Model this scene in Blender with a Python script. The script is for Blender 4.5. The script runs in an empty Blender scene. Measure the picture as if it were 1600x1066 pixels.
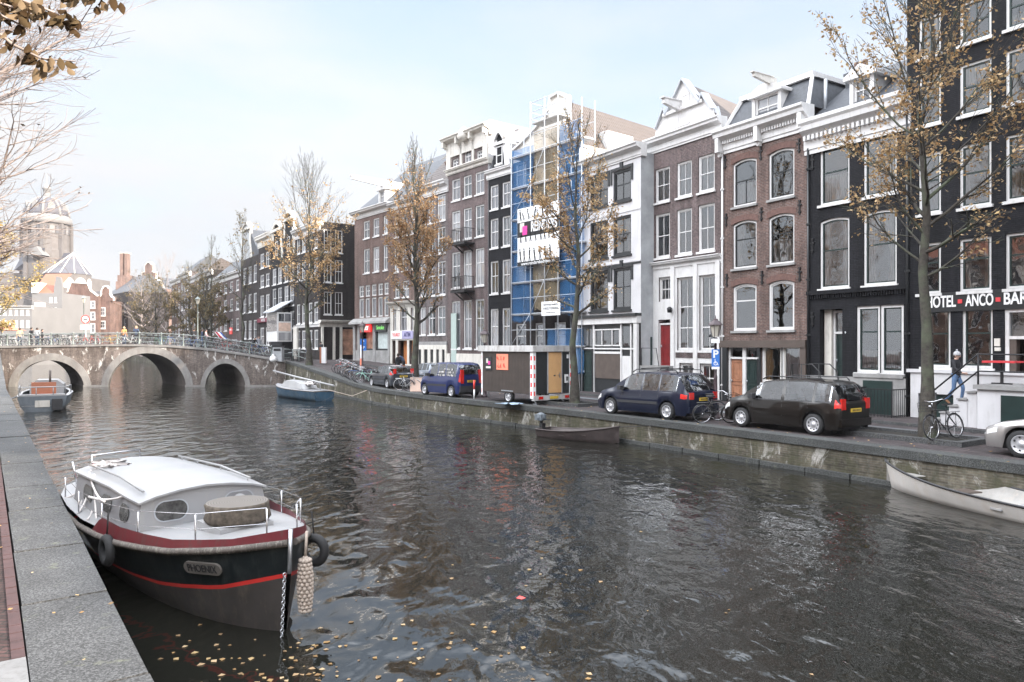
import bpy, math, random
import numpy as np
from mathutils import Vector, Matrix
R = math.radians
C = bpy.context.scene.collection
S = bpy.context.scene
# ---------------------------------------------------------------- camera, sky, sun, exposure
F = 1150.0; HZ = 540.0; CZ = 3.85           # focal length in photo pixels, horizon row, eye height above the water
cd = bpy.data.cameras.new('camera'); cam = bpy.data.objects.new('camera', cd); C.objects.link(cam)
cam.location = (0, 0, CZ); cam.rotation_euler = (R(90), 0, 0)
cd.sensor_width = 36; cd.lens = F/1600*36; cd.shift_y = (HZ-533)/1600; cd.clip_end = 3000; cd.clip_start = .05
S.camera = cam
SUN_DIR = Vector((0.85, -0.53, 0.0)).normalized(); SUN_EL = 22
w = bpy.data.worlds.new('World'); S.world = w; w.use_nodes = True
wn = w.node_tree.nodes; wl = w.node_tree.links
bg = wn['Background']; bg.inputs[1].default_value = 1.0
sky = wn.new('ShaderNodeTexSky'); sky.sky_type = 'NISHITA'; sky.sun_disc = False
sky.sun_elevation = R(SUN_EL); sky.sun_rotation = math.atan2(SUN_DIR.x, SUN_DIR.y)
sky.air_density = 1.0; sky.dust_density = 1.5; sky.ozone_density = 1.5
tc = wn.new('ShaderNodeTexCoord'); mp = wn.new('ShaderNodeMapping'); mp.inputs['Scale'].default_value = (1, 1, 3.2)
nz = wn.new('ShaderNodeTexNoise'); nz.inputs['Scale'].default_value = 1.6; nz.inputs['Detail'].default_value = 7; nz.inputs['Roughness'].default_value = .55
rp = wn.new('ShaderNodeValToRGB'); rp.color_ramp.elements[0].position = .30; rp.color_ramp.elements[0].color = (.62, .62, .62, 1); rp.color_ramp.elements[1].position = .62
sep = wn.new('ShaderNodeSeparateXYZ')
mr = wn.new('ShaderNodeMapRange'); mr.inputs[1].default_value = .0; mr.inputs[2].default_value = .5; mr.inputs[3].default_value = 1.0; mr.inputs[4].default_value = 0.6
mu = wn.new('ShaderNodeMath'); mu.operation = 'MULTIPLY'
ad = wn.new('ShaderNodeMath'); ad.operation = 'ADD'; ad.use_clamp = True
mrx = wn.new('ShaderNodeMapRange'); mrx.inputs[1].default_value = .0; mrx.inputs[2].default_value = -.75; mrx.inputs[3].default_value = 0; mrx.inputs[4].default_value = .35
SKYK = 0.10
sc1 = wn.new('ShaderNodeVectorMath'); sc1.operation = 'SCALE'; sc1.inputs[3].default_value = SKYK
mx = wn.new('ShaderNodeMixRGB'); mx.inputs[2].default_value = (0.95, 0.955, 0.985, 1)
n2 = wn.new('ShaderNodeTexNoise'); n2.inputs['Scale'].default_value = 3.2; n2.inputs['Detail'].default_value = 6
cl = wn.new('ShaderNodeValToRGB'); cl.color_ramp.elements[0].position = .35; cl.color_ramp.elements[0].color = (.192, .205, .220, 1); cl.color_ramp.elements[1].position = .6; cl.color_ramp.elements[1].color = (.222, .224, .230, 1)
wl.new(tc.outputs['Generated'], mp.inputs[0]); wl.new(mp.outputs[0], nz.inputs[0]); wl.new(mp.outputs[0], n2.inputs[0])
wl.new(nz.outputs[0], rp.inputs[0]); wl.new(tc.outputs['Generated'], sep.inputs[0]); wl.new(sep.outputs[2], mr.inputs[0]); wl.new(sep.outputs[0], mrx.inputs[0])
wl.new(rp.outputs[0], mu.inputs[0]); wl.new(mr.outputs[0], mu.inputs[1]); wl.new(mu.outputs[0], ad.inputs[0]); wl.new(mrx.outputs[0], ad.inputs[1])
wl.new(sky.outputs[0], sc1.inputs[0]); wl.new(ad.outputs[0], mx.inputs[0]); wl.new(sc1.outputs[0], mx.inputs[1])
wl.new(n2.outputs[0], cl.inputs[0]); 
zen = wn.new('ShaderNodeMapRange'); zen.inputs[1].default_value = .43; zen.inputs[2].default_value = .56; zen.inputs[3].default_value = 1; zen.inputs[4].default_value = 6.6   # sky above the frame boosted to lift shaded fronts and water glints
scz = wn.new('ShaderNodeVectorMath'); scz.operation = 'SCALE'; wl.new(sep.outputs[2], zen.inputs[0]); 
azd = wn.new('ShaderNodeVectorMath'); azd.operation = 'DOT_PRODUCT'; azd.inputs[1].default_value = (-.8, -.6, .1); azm = wn.new('ShaderNodeMapRange'); azm.inputs[1].default_value = .15; azm.inputs[2].default_value = .7; azm.inputs[3].default_value = 1; azm.inputs[4].default_value = 1.8   # bright sky added behind the camera to light the shaded fronts
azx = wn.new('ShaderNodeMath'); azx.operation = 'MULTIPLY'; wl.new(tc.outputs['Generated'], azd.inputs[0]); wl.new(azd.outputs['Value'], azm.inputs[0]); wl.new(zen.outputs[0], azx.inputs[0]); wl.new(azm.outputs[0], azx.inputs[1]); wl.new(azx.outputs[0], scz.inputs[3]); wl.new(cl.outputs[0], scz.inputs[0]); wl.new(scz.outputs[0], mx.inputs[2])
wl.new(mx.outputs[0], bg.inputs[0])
sd = bpy.data.lights.new('sun', 'SUN'); sun = bpy.data.objects.new('sun', sd); C.objects.link(sun)
sd.energy = 3.0; sd.angle = R(.6); sd.color = (1.0, .88, .74)
sv = Vector((SUN_DIR.x*math.cos(R(SUN_EL)), SUN_DIR.y*math.cos(R(SUN_EL)), math.sin(R(SUN_EL))))
sun.rotation_euler = sv.to_track_quat('Z', 'Y').to_euler(); sun.location = (20, -20, 40)
S.view_settings.view_transform = 'Standard'; S.view_settings.look = 'None'; S.view_settings.exposure = 2.1; S.view_settings.gamma = 1
S.cycles.max_bounces = 6; S.cycles.diffuse_bounces = 3; S.cycles.glossy_bounces = 4; S.cycles.transmission_bounces = 4; S.cycles.transparent_max_bounces = 12
S.cycles.caustics_reflective = False; S.cycles.caustics_refractive = False; S.cycles.sample_clamp_indirect = 4

# ---------------------------------------------------------------- measuring helpers
def U(x): return (x-800)/F
def P2(x, Y): return Vector((U(x)*Y, Y))
def ZP(y, Y): return CZ+(HZ-y)*Y/F
def lerp(a, b, t): return a+(b-a)*t
def interp(x, xs, ys): return float(np.interp(x, xs, ys))

# ---------------------------------------------------------------- materials
M = {}
def nodes(name):
    m = bpy.data.materials.new(name); m.use_nodes = True; M[name] = m
    return m, m.node_tree.nodes, m.node_tree.links, m.node_tree.nodes['Principled BSDF']
def ramp(n, stops):
    r = n.new('ShaderNodeValToRGB'); e = r.color_ramp.elements
    while len(e) > 1: e.remove(e[-1])
    e[0].position = stops[0][0]; e[0].color = (*stops[0][1], 1)
    for p, c in stops[1:]:
        q = e.new(p); q.color = (*c, 1)
    return r
def noise(n, l, vec, scale, detail=4, rough=.55, dist=0):
    t = n.new('ShaderNodeTexNoise'); t.inputs['Scale'].default_value = scale; t.inputs['Detail'].default_value = detail
    t.inputs['Roughness'].default_value = rough; t.inputs['Distortion'].default_value = dist
    if vec is not None: l.new(vec, t.inputs['Vector'])
    return t
def mix(n, l, a, b, f, mode='MIX'):
    m = n.new('ShaderNodeMixRGB'); m.blend_type = mode
    for i, v in ((0, f), (1, a), (2, b)):
        if hasattr(v, 'links') or hasattr(v, 'is_linked'): l.new(v, m.inputs[i])
        elif i == 0: m.inputs[0].default_value = v
        else: m.inputs[i].default_value = (*v, 1)
    return m.outputs[0]
def bump(n, l, h, b, strength=.3, dist=.02):
    k = n.new('ShaderNodeBump'); k.inputs['Strength'].default_value = strength; k.inputs['Distance'].default_value = dist
    l.new(h, k.inputs['Height']); l.new(k.outputs[0], b.inputs['Normal'])
def mat(name, col, rough=.6, metal=0, var=.25, scale=3, bmp=0, spec=.5, coat=0, dirt=None):
    """plain coloured surface with a little uneven tone, optional grime of its own colour"""
    m, n, l, b = nodes(name)
    t = n.new('ShaderNodeTexCoord')
    a = noise(n, l, t.outputs['Object'], scale, 6, .6)
    dark = tuple(c*(1-var) for c in col); lite = tuple(min(1, c*(1+var*.6)) for c in col)
    r = ramp(n, [(.3, dark), (.7, lite)]); l.new(a.outputs[0], r.inputs[0])
    out = r.outputs[0]
    if dirt:
        ms = n.new('ShaderNodeMapping'); ms.inputs['Scale'].default_value = (1.4, 1.4, .35); l.new(t.outputs['Object'], ms.inputs[0]); d = noise(n, l, ms.outputs[0], scale*2.3, 8, .72); dr = ramp(n, [(.5, (0,0,0)), (.68, (1,1,1))]); l.new(d.outputs[0], dr.inputs[0])
        out = mix(n, l, out, dirt, dr.outputs[0])
    l.new(out, b.inputs['Base Color']); b.inputs['Roughness'].default_value = rough; b.inputs['Metallic'].default_value = metal
    b.inputs['Specular IOR Level'].default_value = spec; b.inputs['Coat Weight'].default_value = coat
    if coat: b.inputs['Coat Roughness'].default_value = .04
    if bmp:
        e = noise(n, l, t.outputs['Object'], scale*8, 5); bump(n, l, e.outputs[0], b, bmp, .01)
    return m
def brick(name, c1, c2, mortar, bw=.22, bh=.066, axes='xz', stain=(.5, .5, .5), stainf=.35, rough=.85, white=0, mort=.012, patch=None, moss=None):
    """running bond in the wall's own plane; big soft weathering; optional white bloom or moss patches"""
    m, n, l, b = nodes(name)
    t = n.new('ShaderNodeTexCoord'); s = n.new('ShaderNodeSeparateXYZ'); l.new(t.outputs['Object'], s.inputs[0])
    c = n.new('ShaderNodeCombineXYZ')
    if axes == 'xz':
        a = n.new('ShaderNodeMath'); a.operation = 'ADD'; l.new(s.outputs[0], a.inputs[0]); l.new(s.outputs[1], a.inputs[1])
        l.new(a.outputs[0], c.inputs[0]); l.new(s.outputs[2], c.inputs[1])
    else:
        l.new(s.outputs[0], c.inputs[0]); l.new(s.outputs[1], c.inputs[1])
    k = n.new('ShaderNodeTexBrick'); l.new(c.outputs[0], k.inputs['Vector'])
    k.inputs['Scale'].default_value = 1; k.inputs['Brick Width'].default_value = bw; k.inputs['Row Height'].default_value = bh
    k.inputs['Mortar Size'].default_value = mort; k.inputs['Mortar Smooth'].default_value = .3; k.inputs['Bias'].default_value = 0
    k.inputs['Color1'].default_value = (*c1, 1); k.inputs['Color2'].default_value = (*c2, 1); k.inputs['Mortar'].default_value = (*mortar, 1)
    a = noise(n, l, t.outputs['Object'], .7, 6, .65); r = ramp(n, [(.3, stain), (.65, (1.12, 1.1, 1.08))]); l.new(a.outputs[0], r.inputs[0])
    out = mix(n, l, k.outputs[0], r.outputs[0], stainf*2 if stainf < .5 else 1, 'MULTIPLY')
    ms = n.new('ShaderNodeMapping'); ms.inputs['Scale'].default_value = (2.2, 2.2, .22); l.new(t.outputs['Object'], ms.inputs[0])
    a5 = noise(n, l, ms.outputs[0], 1.0, 7, .7); r5 = ramp(n, [(.40, (.55, .54, .53)), (.58, (1.04, 1.03, 1.02))]); l.new(a5.outputs[0], r5.inputs[0]); out = mix(n, l, out, r5.outputs[0], .75, 'MULTIPLY')
    a2 = noise(n, l, t.outputs['Object'], 9, 4, .6); r2 = ramp(n, [(.35, (.66, .66, .66)), (.65, (1.3, 1.28, 1.26))]); l.new(a2.outputs[0], r2.inputs[0])
    out = mix(n, l, out, r2.outputs[0], .8, 'MULTIPLY')
    if white:
        mpp = n.new('ShaderNodeMapping'); mpp.inputs['Scale'].default_value = (1.4, 1.4, .7); l.new(t.outputs['Object'], mpp.inputs[0])
        a3 = noise(n, l, mpp.outputs[0], 1.0, 10, .72, .6); r3 = ramp(n, [(.565, (0,0,0)), (.62, (1,1,1))]); l.new(a3.outputs[0], r3.inputs[0])
        mm = n.new('ShaderNodeMath'); mm.operation = 'MULTIPLY'; mm.inputs[1].default_value = white; l.new(r3.outputs[0], mm.inputs[0])
        out = mix(n, l, out, (.62, .60, .57), mm.outputs[0])
    if moss:
        a4 = noise(n, l, t.outputs['Object'], 1.3, 8, .7, .4); r4 = ramp(n, [(.45, (0,0,0)), (.62, (1,1,1))]); l.new(a4.outputs[0], r4.inputs[0])
        mm = n.new('ShaderNodeMath'); mm.operation = 'MULTIPLY'; mm.inputs[1].default_value = .75; l.new(r4.outputs[0], mm.inputs[0])
        out = mix(n, l, out, moss, mm.outputs[0])
    l.new(out, b.inputs['Base Color']); b.inputs['Roughness'].default_value = rough; b.inputs['Specular IOR Level'].default_value = .25
    bump(n, l, k.outputs['Fac'], b, .5, -.01)
    return m
def tiles(name, c1, c2, tw=.22, th=.3):
    """pan tiles: ridges run down the slope, rows across it"""
    m, n, l, b = nodes(name)
    t = n.new('ShaderNodeTexCoord'); s = n.new('ShaderNodeSeparateXYZ'); l.new(t.outputs['Object'], s.inputs[0])
    def wav(sock, period):
        a = n.new('ShaderNodeMath'); a.operation = 'MULTIPLY'; a.inputs[1].default_value = 2*math.pi/period; l.new(sock, a.inputs[0])
        q = n.new('ShaderNodeMath'); q.operation = 'SINE'; l.new(a.outputs[0], q.inputs[0])
        k = n.new('ShaderNodeMapRange'); k.inputs[1].default_value = -1; k.inputs[2].default_value = 1; l.new(q.outputs[0], k.inputs[0]); return k.outputs[0]
    u = wav(s.outputs[1], tw); v = wav(s.outputs[2], th)
    h = n.new('ShaderNodeMath'); h.operation = 'ADD'; l.new(u, h.inputs[0]); l.new(v, h.inputs[1])
    a = noise(n, l, t.outputs['Object'], 4, 8, .7); r = ramp(n, [(.3, c1), (.7, c2)]); l.new(a.outputs[0], r.inputs[0])
    r2 = ramp(n, [(.0, (.55, .55, .55)), (.5, (1, 1, 1))]); l.new(u, r2.inputs[0])
    out = mix(n, l, r.outputs[0], r2.outputs[0], .7, 'MULTIPLY')
    l.new(out, b.inputs['Base Color']); b.inputs['Roughness'].default_value = .8
    bump(n, l, h.outputs[0], b, .8, .03)
    return m
def glass(name, f0ior=2.1, tint=(.9, .92, .95), wob=.25, opaque=None):
    m, n, l, b = nodes(name); o = n['Material Output']
    t = n.new('ShaderNodeTexCoord'); geo = n.new('ShaderNodeNewGeometry')
    a = noise(n, l, geo.outputs['Position'], 1.3, 2, .4)
    k = n.new('ShaderNodeBump'); k.inputs['Strength'].default_value = wob; k.inputs['Distance'].default_value = .05; l.new(a.outputs[0], k.inputs['Height'])
    g = n.new('ShaderNodeBsdfGlossy'); g.inputs['Roughness'].default_value = .015; g.inputs['Color'].default_value = (*tint, 1); l.new(k.outputs[0], g.inputs['Normal'])
    fr = n.new('ShaderNodeFresnel'); fr.inputs['IOR'].default_value = f0ior
    if opaque is None:
        q = n.new('ShaderNodeBsdfTransparent'); q.inputs['Color'].default_value = (.93, .94, .94, 1)
    else:
        q = n.new('ShaderNodeBsdfDiffuse'); oi = n.new('ShaderNodeObjectInfo')
        rr = ramp(n, opaque); rr.color_ramp.interpolation = 'CONSTANT'; l.new(oi.outputs['Random'], rr.inputs[0]); l.new(rr.outputs[0], q.inputs['Color'])
    x = n.new('ShaderNodeMixShader'); l.new(fr.outputs[0], x.inputs[0]); l.new(q.outputs[0], x.inputs[1]); l.new(g.outputs[0], x.inputs[2]); l.new(x.outputs[0], o.inputs[0])
    return m
def emit(name, col, s):
    m, n, l, b = nodes(name); b.inputs['Base Color'].default_value = (*col, 1); b.inputs['Emission Color'].default_value = (*col, 1); b.inputs['Emission Strength'].default_value = s
    return m
def leafmat(name, cols, trans=.35):
    m, n, l, b = nodes(name); o = n['Material Output']
    g = n.new('ShaderNodeNewGeometry'); r = ramp(n, [(i/len(cols), c) for i, c in enumerate(cols)]); r.color_ramp.interpolation = 'CONSTANT'
    l.new(g.outputs['Random Per Island'], r.inputs[0])
    d = n.new('ShaderNodeBsdfDiffuse'); q = n.new('ShaderNodeBsdfTranslucent'); l.new(r.outputs[0], d.inputs[0]); l.new(r.outputs[0], q.inputs[0])
    x = n.new('ShaderNodeMixShader'); x.inputs[0].default_value = trans; l.new(d.outputs[0], x.inputs[1]); l.new(q.outputs[0], x.inputs[2]); l.new(x.outputs[0], o.inputs[0])
    return m

brick('brick_brown', (.175, .105, .088), (.115, .072, .064), (.22, .19, .18), stainf=.3)
brick('brick_plum', (.15, .105, .105), (.10, .074, .076), (.2, .18, .18))
brick('brick_grey', (.17, .14, .14), (.12, .10, .105), (.2, .19, .19))
brick('brick_red', (.20, .105, .08), (.14, .075, .06), (.2, .17, .16))
brick('brick_pink', (.27, .165, .135), (.21, .13, .11), (.27, .23, .21))
brick('brick_black', (.019, .020, .025), (.013, .014, .018), (.009, .009, .011), rough=.85)
brick('brick_dark', (.042, .034, .034), (.028, .024, .025), (.04, .036, .036), rough=.85)
brick('quay_brick', (.16, .145, .115), (.09, .08, .065), (.15, .145, .125), stain=(.3, .3, .28), stainf=.5, white=.5, moss=(.055, .055, .03))
brick('bridge_brick', (.20, .165, .15), (.135, .11, .10), (.20, .185, .175), stain=(.45, .42, .4), stainf=.5, white=.85)
brick('street_brick', (.10, .082, .085), (.07, .06, .064), (.035, .034, .034), bw=.2, bh=.1, axes='xy', stain=(.6, .6, .62), rough=.7)
brick('left_street_brick', (.075, .042, .04), (.05, .032, .03), (.03, .026, .024), bw=.2, bh=.075, axes='xy', stain=(.6, .6, .62), rough=.8)
mat('white_paint', (.62, .61, .605), .5, var=.07, scale=1.5, dirt=(.5, .49, .47))
mat('cream_paint', (.62, .59, .54), .5, var=.08, scale=1.5, dirt=(.42, .4, .36))
mat('white_plaster', (.54, .53, .54), .8, var=.10, scale=.8, dirt=(.45, .44, .44))
mat('grey_plaster', (.36, .37, .38), .85, var=.3, scale=.9)
mat('grey_stone', (.27, .265, .26), .8, var=.3, scale=1.6, bmp=.3)
mat('black_paint', (.018, .02, .022), .35, var=.2)
mat('green_black_paint', (.015, .03, .028), .35, var=.25)
mat('brown_paint', (.085, .065, .055), .5, var=.2)
mat('red_door_paint', (.20, .018, .02), .35, var=.25)
mat('oak_door', (.33, .15, .085), .5, var=.3, scale=5)
mat('pale_green_paint', (.38, .46, .43), .5, var=.1)
mat('iron', (.02, .02, .022), .5, .2)
mat('rail_green', (.16, .19, .18), .5, .1, scale=6, dirt=(.3, .3, .29))
mat('zinc', (.42, .44, .47), .5, .3, var=.2)
mat('pole_pale', (.50, .52, .55), .5, .1, var=.2, scale=8); mat('galvanised', (.50, .52, .55), .35, .85, var=.2, scale=8)
mat('slate', (.055, .06, .07), .6, var=.4, scale=6, bmp=.5)
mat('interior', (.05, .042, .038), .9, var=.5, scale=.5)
mat('tar_roof', (.12, .12, .12), .9)
tiles('roof_tile', (.075, .063, .06), (.125, .105, .097)); tiles('roof_tile_red', (.24, .085, .05), (.34, .13, .08))
mat('church_stone', (.135, .124, .12), .85, var=.2, scale=.3)
mat('church_white', (.19, .186, .186), .8, var=.1, scale=.3); mat('church_roof', (.085, .085, .10), .7, var=.2, scale=.4)
glass('pane', 2.5, wob=.16); glass('pane_far', 2.4, wob=.16, opaque=[(0, (.03, .035, .04)), (.35, (.10, .10, .11)), (.6, (.25, .25, .26)), (.8, (.05, .05, .06))])
glass('car_glass', 2.5, wob=.03)
m, n, l, b = nodes('curtain'); b.inputs['Base Color'].default_value = (.78, .77, .76, 1); b.inputs['Roughness'].default_value = .9; b.inputs['Transmission Weight'].default_value = 0
wv = n.new('ShaderNodeTexWave'); wv.inputs['Scale'].default_value = 3.2; wv.inputs['Distortion'].default_value = 5; tcx = n.new('ShaderNodeTexCoord'); l.new(tcx.outputs['Object'], wv.inputs[0])
rr = ramp(n, [(0, (.6, .59, .59)), (.7, (.88, .87, .86))]); l.new(wv.outputs[0], rr.inputs[0]); l.new(rr.outputs[0], b.inputs['Base Color']); bump(n, l, wv.outputs[0], b, .6, .03)

# ---------------------------------------------------------------- mesh builder
class MB:
    def __init__(s): s.v = []; s.f = []; s.m = []; s.mats = []; s.sm = []
    def mi(s, name):
        if name not in s.mats: s.mats.append(name)
        return s.mats.index(name)
    def add(s, vs, fs, mt=0, sm=False):
        o = len(s.v); s.v += [tuple(v) for v in vs]
        for f in fs: s.f.append([o+i for i in f]); s.m.append(mt); s.sm.append(sm)
    def box(s, x0, x1, y0, y1, z0, z1, mt=0):
        s.add([(x0,y0,z0),(x1,y0,z0),(x1,y1,z0),(x0,y1,z0),(x0,y0,z1),(x1,y0,z1),(x1,y1,z1),(x0,y1,z1)],
              [(0,3,2,1),(4,5,6,7),(0,1,5,4),(1,2,6,5),(2,3,7,6),(3,0,4,7)], mt); return s
    def bar(s, a, b, w, h=None, mt=0):
        """square bar from a to b"""
        a = Vector(a); b = Vector(b); d = (b-a).normalized(); up = Vector((0,0,1)) if abs(d.z) < .95 else Vector((0,1,0))
        e = d.cross(up).normalized()*w/2; g = e.cross(d).normalized()*(h or w)/2
        vs = [a-e-g, a+e-g, a+e+g, a-e+g, b-e-g, b+e-g, b+e+g, b-e+g]
        s.add(vs, [(0,3,2,1),(4,5,6,7),(0,1,5,4),(1,2,6,5),(2,3,7,6),(3,0,4,7)], mt); return s
    def tube(s, pts, r, n=6, mt=0, cap=True, sm=True):
        pts = [Vector(p) for p in pts]; k = len(pts); rs = r if isinstance(r, (list, tuple)) else [r]*k
        o = len(s.v); e = None
        for i, p in enumerate(pts):
            d = (pts[min(i+1, k-1)]-pts[max(i-1, 0)]).normalized()
            if e is None:
                e = d.cross(Vector((0,0,1)) if abs(d.z) < .9 else Vector((1,0,0))).normalized()
            else:
                e = (e-d*e.dot(d)).normalized()
            g = d.cross(e)
            for j in range(n):
                a = 2*math.pi*j/n; q = p+(e*math.cos(a)+g*math.sin(a))*rs[i]; s.v.append((q.x, q.y, q.z))
        for i in range(k-1):
            for j in range(n):
                j2 = (j+1) % n; s.f.append([o+i*n+j, o+i*n+j2, o+(i+1)*n+j2, o+(i+1)*n+j]); s.m.append(mt); s.sm.append(sm)
        if cap:
            s.f.append([o+j for j in range(n)][::-1]); s.m.append(mt); s.sm.append(False)
            s.f.append([o+(k-1)*n+j for j in range(n)]); s.m.append(mt); s.sm.append(False)
        return s
    def lathe(s, prof, n=12, mt=0, c=(0,0,0), sm=True):
        o = len(s.v)
        for r, z in prof:
            for j in range(n):
                a = 2*math.pi*j/n; s.v.append((c[0]+r*math.cos(a), c[1]+r*math.sin(a), c[2]+z))
        for i in range(len(prof)-1):
            for j in range(n):
                j2 = (j+1) % n; s.f.append([o+i*n+j, o+i*n+j2, o+(i+1)*n+j2, o+(i+1)*n+j]); s.m.append(mt); s.sm.append(sm)
        s.f.append([o+j for j in range(n)][::-1]); s.m.append(mt); s.sm.append(False)
        s.f.append([o+(len(prof)-1)*n+j for j in range(n)]); s.m.append(mt); s.sm.append(False)
        return s
    def prism(s, pts, y0, y1, mt=0):
        """outline in x,z (counter-clockwise seen from -y) extruded along y"""
        k = len(pts); s.add([(x, y0, z) for x, z in pts]+[(x, y1, z) for x, z in pts],
            [list(range(k)), list(range(k, 2*k))[::-1]]+[(i, k+i, k+(i+1) % k, (i+1) % k) for i in range(k)], mt); return s
    def prismz(s, pts, z0, z1, mt=0):
        k = len(pts); s.add([(x, y, z0) for x, y in pts]+[(x, y, z1) for x, y in pts],
            [list(range(k))[::-1], list(range(k, 2*k))]+[(i, (i+1) % k, k+(i+1) % k, k+i) for i in range(k)], mt); return s
    def prof(s, pts, x0, x1, mt=0):
        """profile in y,z extruded along x"""
        k = len(pts); s.add([(x0, y, z) for y, z in pts]+[(x1, y, z) for y, z in pts],
            [list(range(k)), list(range(k, 2*k))[::-1]]+[(i, (i+1) % k, k+(i+1) % k, k+i) for i in range(k)], mt); return s
    def ring(s, outer, inner, y0, y1, mt=0):
        """flat ring between two x,z outlines of equal length, extruded along y"""
        k = len(outer); o = len(s.v)
        for pts, y in ((outer, y0), (inner, y0), (outer, y1), (inner, y1)): s.v += [(x, y, z) for x, z in pts]
        for i in range(k):
            j = (i+1) % k
            for q in ((i, j, k+j, k+i), (2*k+i, 3*k+i, 3*k+j, 2*k+j), (i, 2*k+i, 2*k+j, j), (k+i, k+j, 3*k+j, 3*k+i)):
                s.f.append([o+a for a in q]); s.m.append(mt); s.sm.append(False)
        return s
    def ball(s, c, r, n=8, mt=0, sz=1):
        prof = [(r*math.sin(math.pi*i/n)+1e-4, -r*sz*math.cos(math.pi*i/n)) for i in range(n+1)]
        return s.lathe(prof, n+2, mt, c)
    def mesh(s, name, mats):
        me = bpy.data.meshes.new(name); me.from_pydata(s.v, [], s.f)
        for x in (mats if isinstance(mats, (list, tuple)) else [mats]): me.materials.append(M[x])
        me.polygons.foreach_set('material_index', s.m); me.polygons.foreach_set('use_smooth', s.sm); me.update()
        return me
    def build(s, name, mats, parent=None, loc=(0,0,0), rz=0):
        return place(name, s.mesh(name, mats), parent, loc, rz)
def place(name, me, parent=None, loc=(0,0,0), rz=0):
    o = bpy.data.objects.new(name, me); C.objects.link(o); o.location = loc; o.rotation_euler = (0, 0, rz)
    if parent: o.parent = parent
    return o
def tag(o, label=None, cat=None, group=None, kind=None):
    if label: o['label'] = label
    if cat: o['category'] = cat
    if group: o['group'] = group
    if kind: o['kind'] = kind
    return o
def thing(name, label, cat, loc=(0,0,0), rz=0, group=None):
    o = bpy.data.objects.new(name, None); C.objects.link(o); o.location = loc; o.rotation_euler = (0,0,rz); o.empty_display_size = .2
    return tag(o, label, cat, group)
KIDS = {}
def copytree(src, label=None, loc=None, rz=None, group=None, swap=None):
    def kids(o): return [c for c in bpy.data.objects if c.parent == o]
    def rec(o, par):
        c = o.copy(); C.objects.link(c)
        if par: c.parent = par
        if swap and c.type == 'MESH' and o.name.split('.')[0] in swap: c.data = swap[o.name.split('.')[0]]
        if o.name not in KIDS: KIDS[o.name] = kids(o)
        for k in KIDS[o.name]: rec(k, c)
        return c
    r = rec(src, None)
    if loc is not None: r.location = loc
    if rz is not None: r.rotation_euler[2] = rz
    if label: r['label'] = label
    if group: r['group'] = group
    return r
def text(body, size, mt, parent, loc, rz=0, rx=90, ext=.008, align='CENTER', name='lettering', sx=1, bold=0):
    cu = bpy.data.curves.new(name, 'FONT'); cu.body = body; cu.size = size; cu.extrude = ext; cu.align_x = align; cu.align_y = 'CENTER'; cu.offset = bold
    t = bpy.data.objects.new(name, cu); C.objects.link(t); dg = bpy.context.evaluated_depsgraph_get(); dg.update()
    me = bpy.data.meshes.new_from_object(t.evaluated_get(dg)); bpy.data.objects.remove(t); bpy.data.curves.remove(cu); me.materials.clear(); me.materials.append(M[mt]); me.name = name
    o = bpy.data.objects.new(name, me); C.objects.link(o); o.parent = parent; o.location = loc
    o.rotation_euler = (R(rx), 0, rz); o.scale = (sx, 1, 1); return o
def struct(o): o['kind'] = 'structure'; return o
# ---------------------------------------------------------------- plan of the place
ZR = 1.15                                     # both quays lie about 1.15 m above the water
QR = [(19.0, 4.0), (13.5, 13.2), (11.5, 16.5), (8.5, 21.3), (5.0, 26.6), (2.0, 31.0), (-.4, 34.0), (-2.6, 36.8), (-5.1, 40.4), (-8.0, 45.0), (-11.0, 50.3), (-20.0, 65.0)]
def zstreet(Y):                               # the right-hand street climbs to the bridge and falls again behind it
    return interp(Y, [0, 46, 50, 64, 78, 112, 400], [ZR, ZR, 1.28, 2.48, 2.5, 1.6, 1.4])
BD = Vector((-.61, .79)); BW = 9.0            # direction and length of the bridge's vaults
BY = 65.0
QR_FAR = [(-20+BD.x*BW, 65+BD.y*BW), (-40.0, 98.0), (-62.0, 132.0), (-92.0, 178.0)]
def ql(Y): return -2.82-.7165*(Y-5.79)        # left quay edge
QL = [(ql(Y), Y) for Y in (-30, 0, 20, 45, 65)]
# facade line of the right-hand row
LN = (14.7, 26.9, -.61); LM = (4.2, 44.1, -.80); LF = (-18.0, 70.0, -.66)
def onl(x, ln, off=0):
    """where the sight line through photo column x meets a facade line set 'off' metres towards the canal"""
    k = math.sqrt(1+ln[2]**2); px = ln[0]-off/k; py = ln[1]+off*ln[2]/k
    Y = (px-ln[2]*py)/(U(x)-ln[2]); return Vector((U(x)*Y, Y))

# ---------------------------------------------------------------- water, banks, streets
def strip(name, left, right, mt, kind='structure', parent=None):
    b = MB(); n = len(left)
    b.add([*left, *right], [(i, i+1, n+i+1, n+i) for i in range(n-1)]); o = b.build(name, mt, parent)
    if kind: o['kind'] = kind
    return o
m, n, l, b = nodes('water')
geo = n.new('ShaderNodeNewGeometry'); mpn = n.new('ShaderNodeMapping'); mpn.inputs['Rotation'].default_value = (0, 0, R(-35)); mpn.inputs['Scale'].default_value = (1.0, .62, 1)
l.new(geo.outputs['Position'], mpn.inputs[0])
a1 = noise(n, l, mpn.outputs[0], 1.7, 2, .4, .5); a2 = noise(n, l, mpn.outputs[0], 4.2, 3, .55, .4); a3 = noise(n, l, mpn.outputs[0], 13, 2, .5)
big = noise(n, l, geo.outputs['Position'], .10, 3, .6)
def mth(op, a, bb):
    q = n.new('ShaderNodeMath'); q.operation = op
    for i, v in ((0, a), (1, bb)):
        if isinstance(v, (int, float)): q.inputs[i].default_value = v
        else: l.new(v, q.inputs[i])
    return q.outputs[0]
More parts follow.
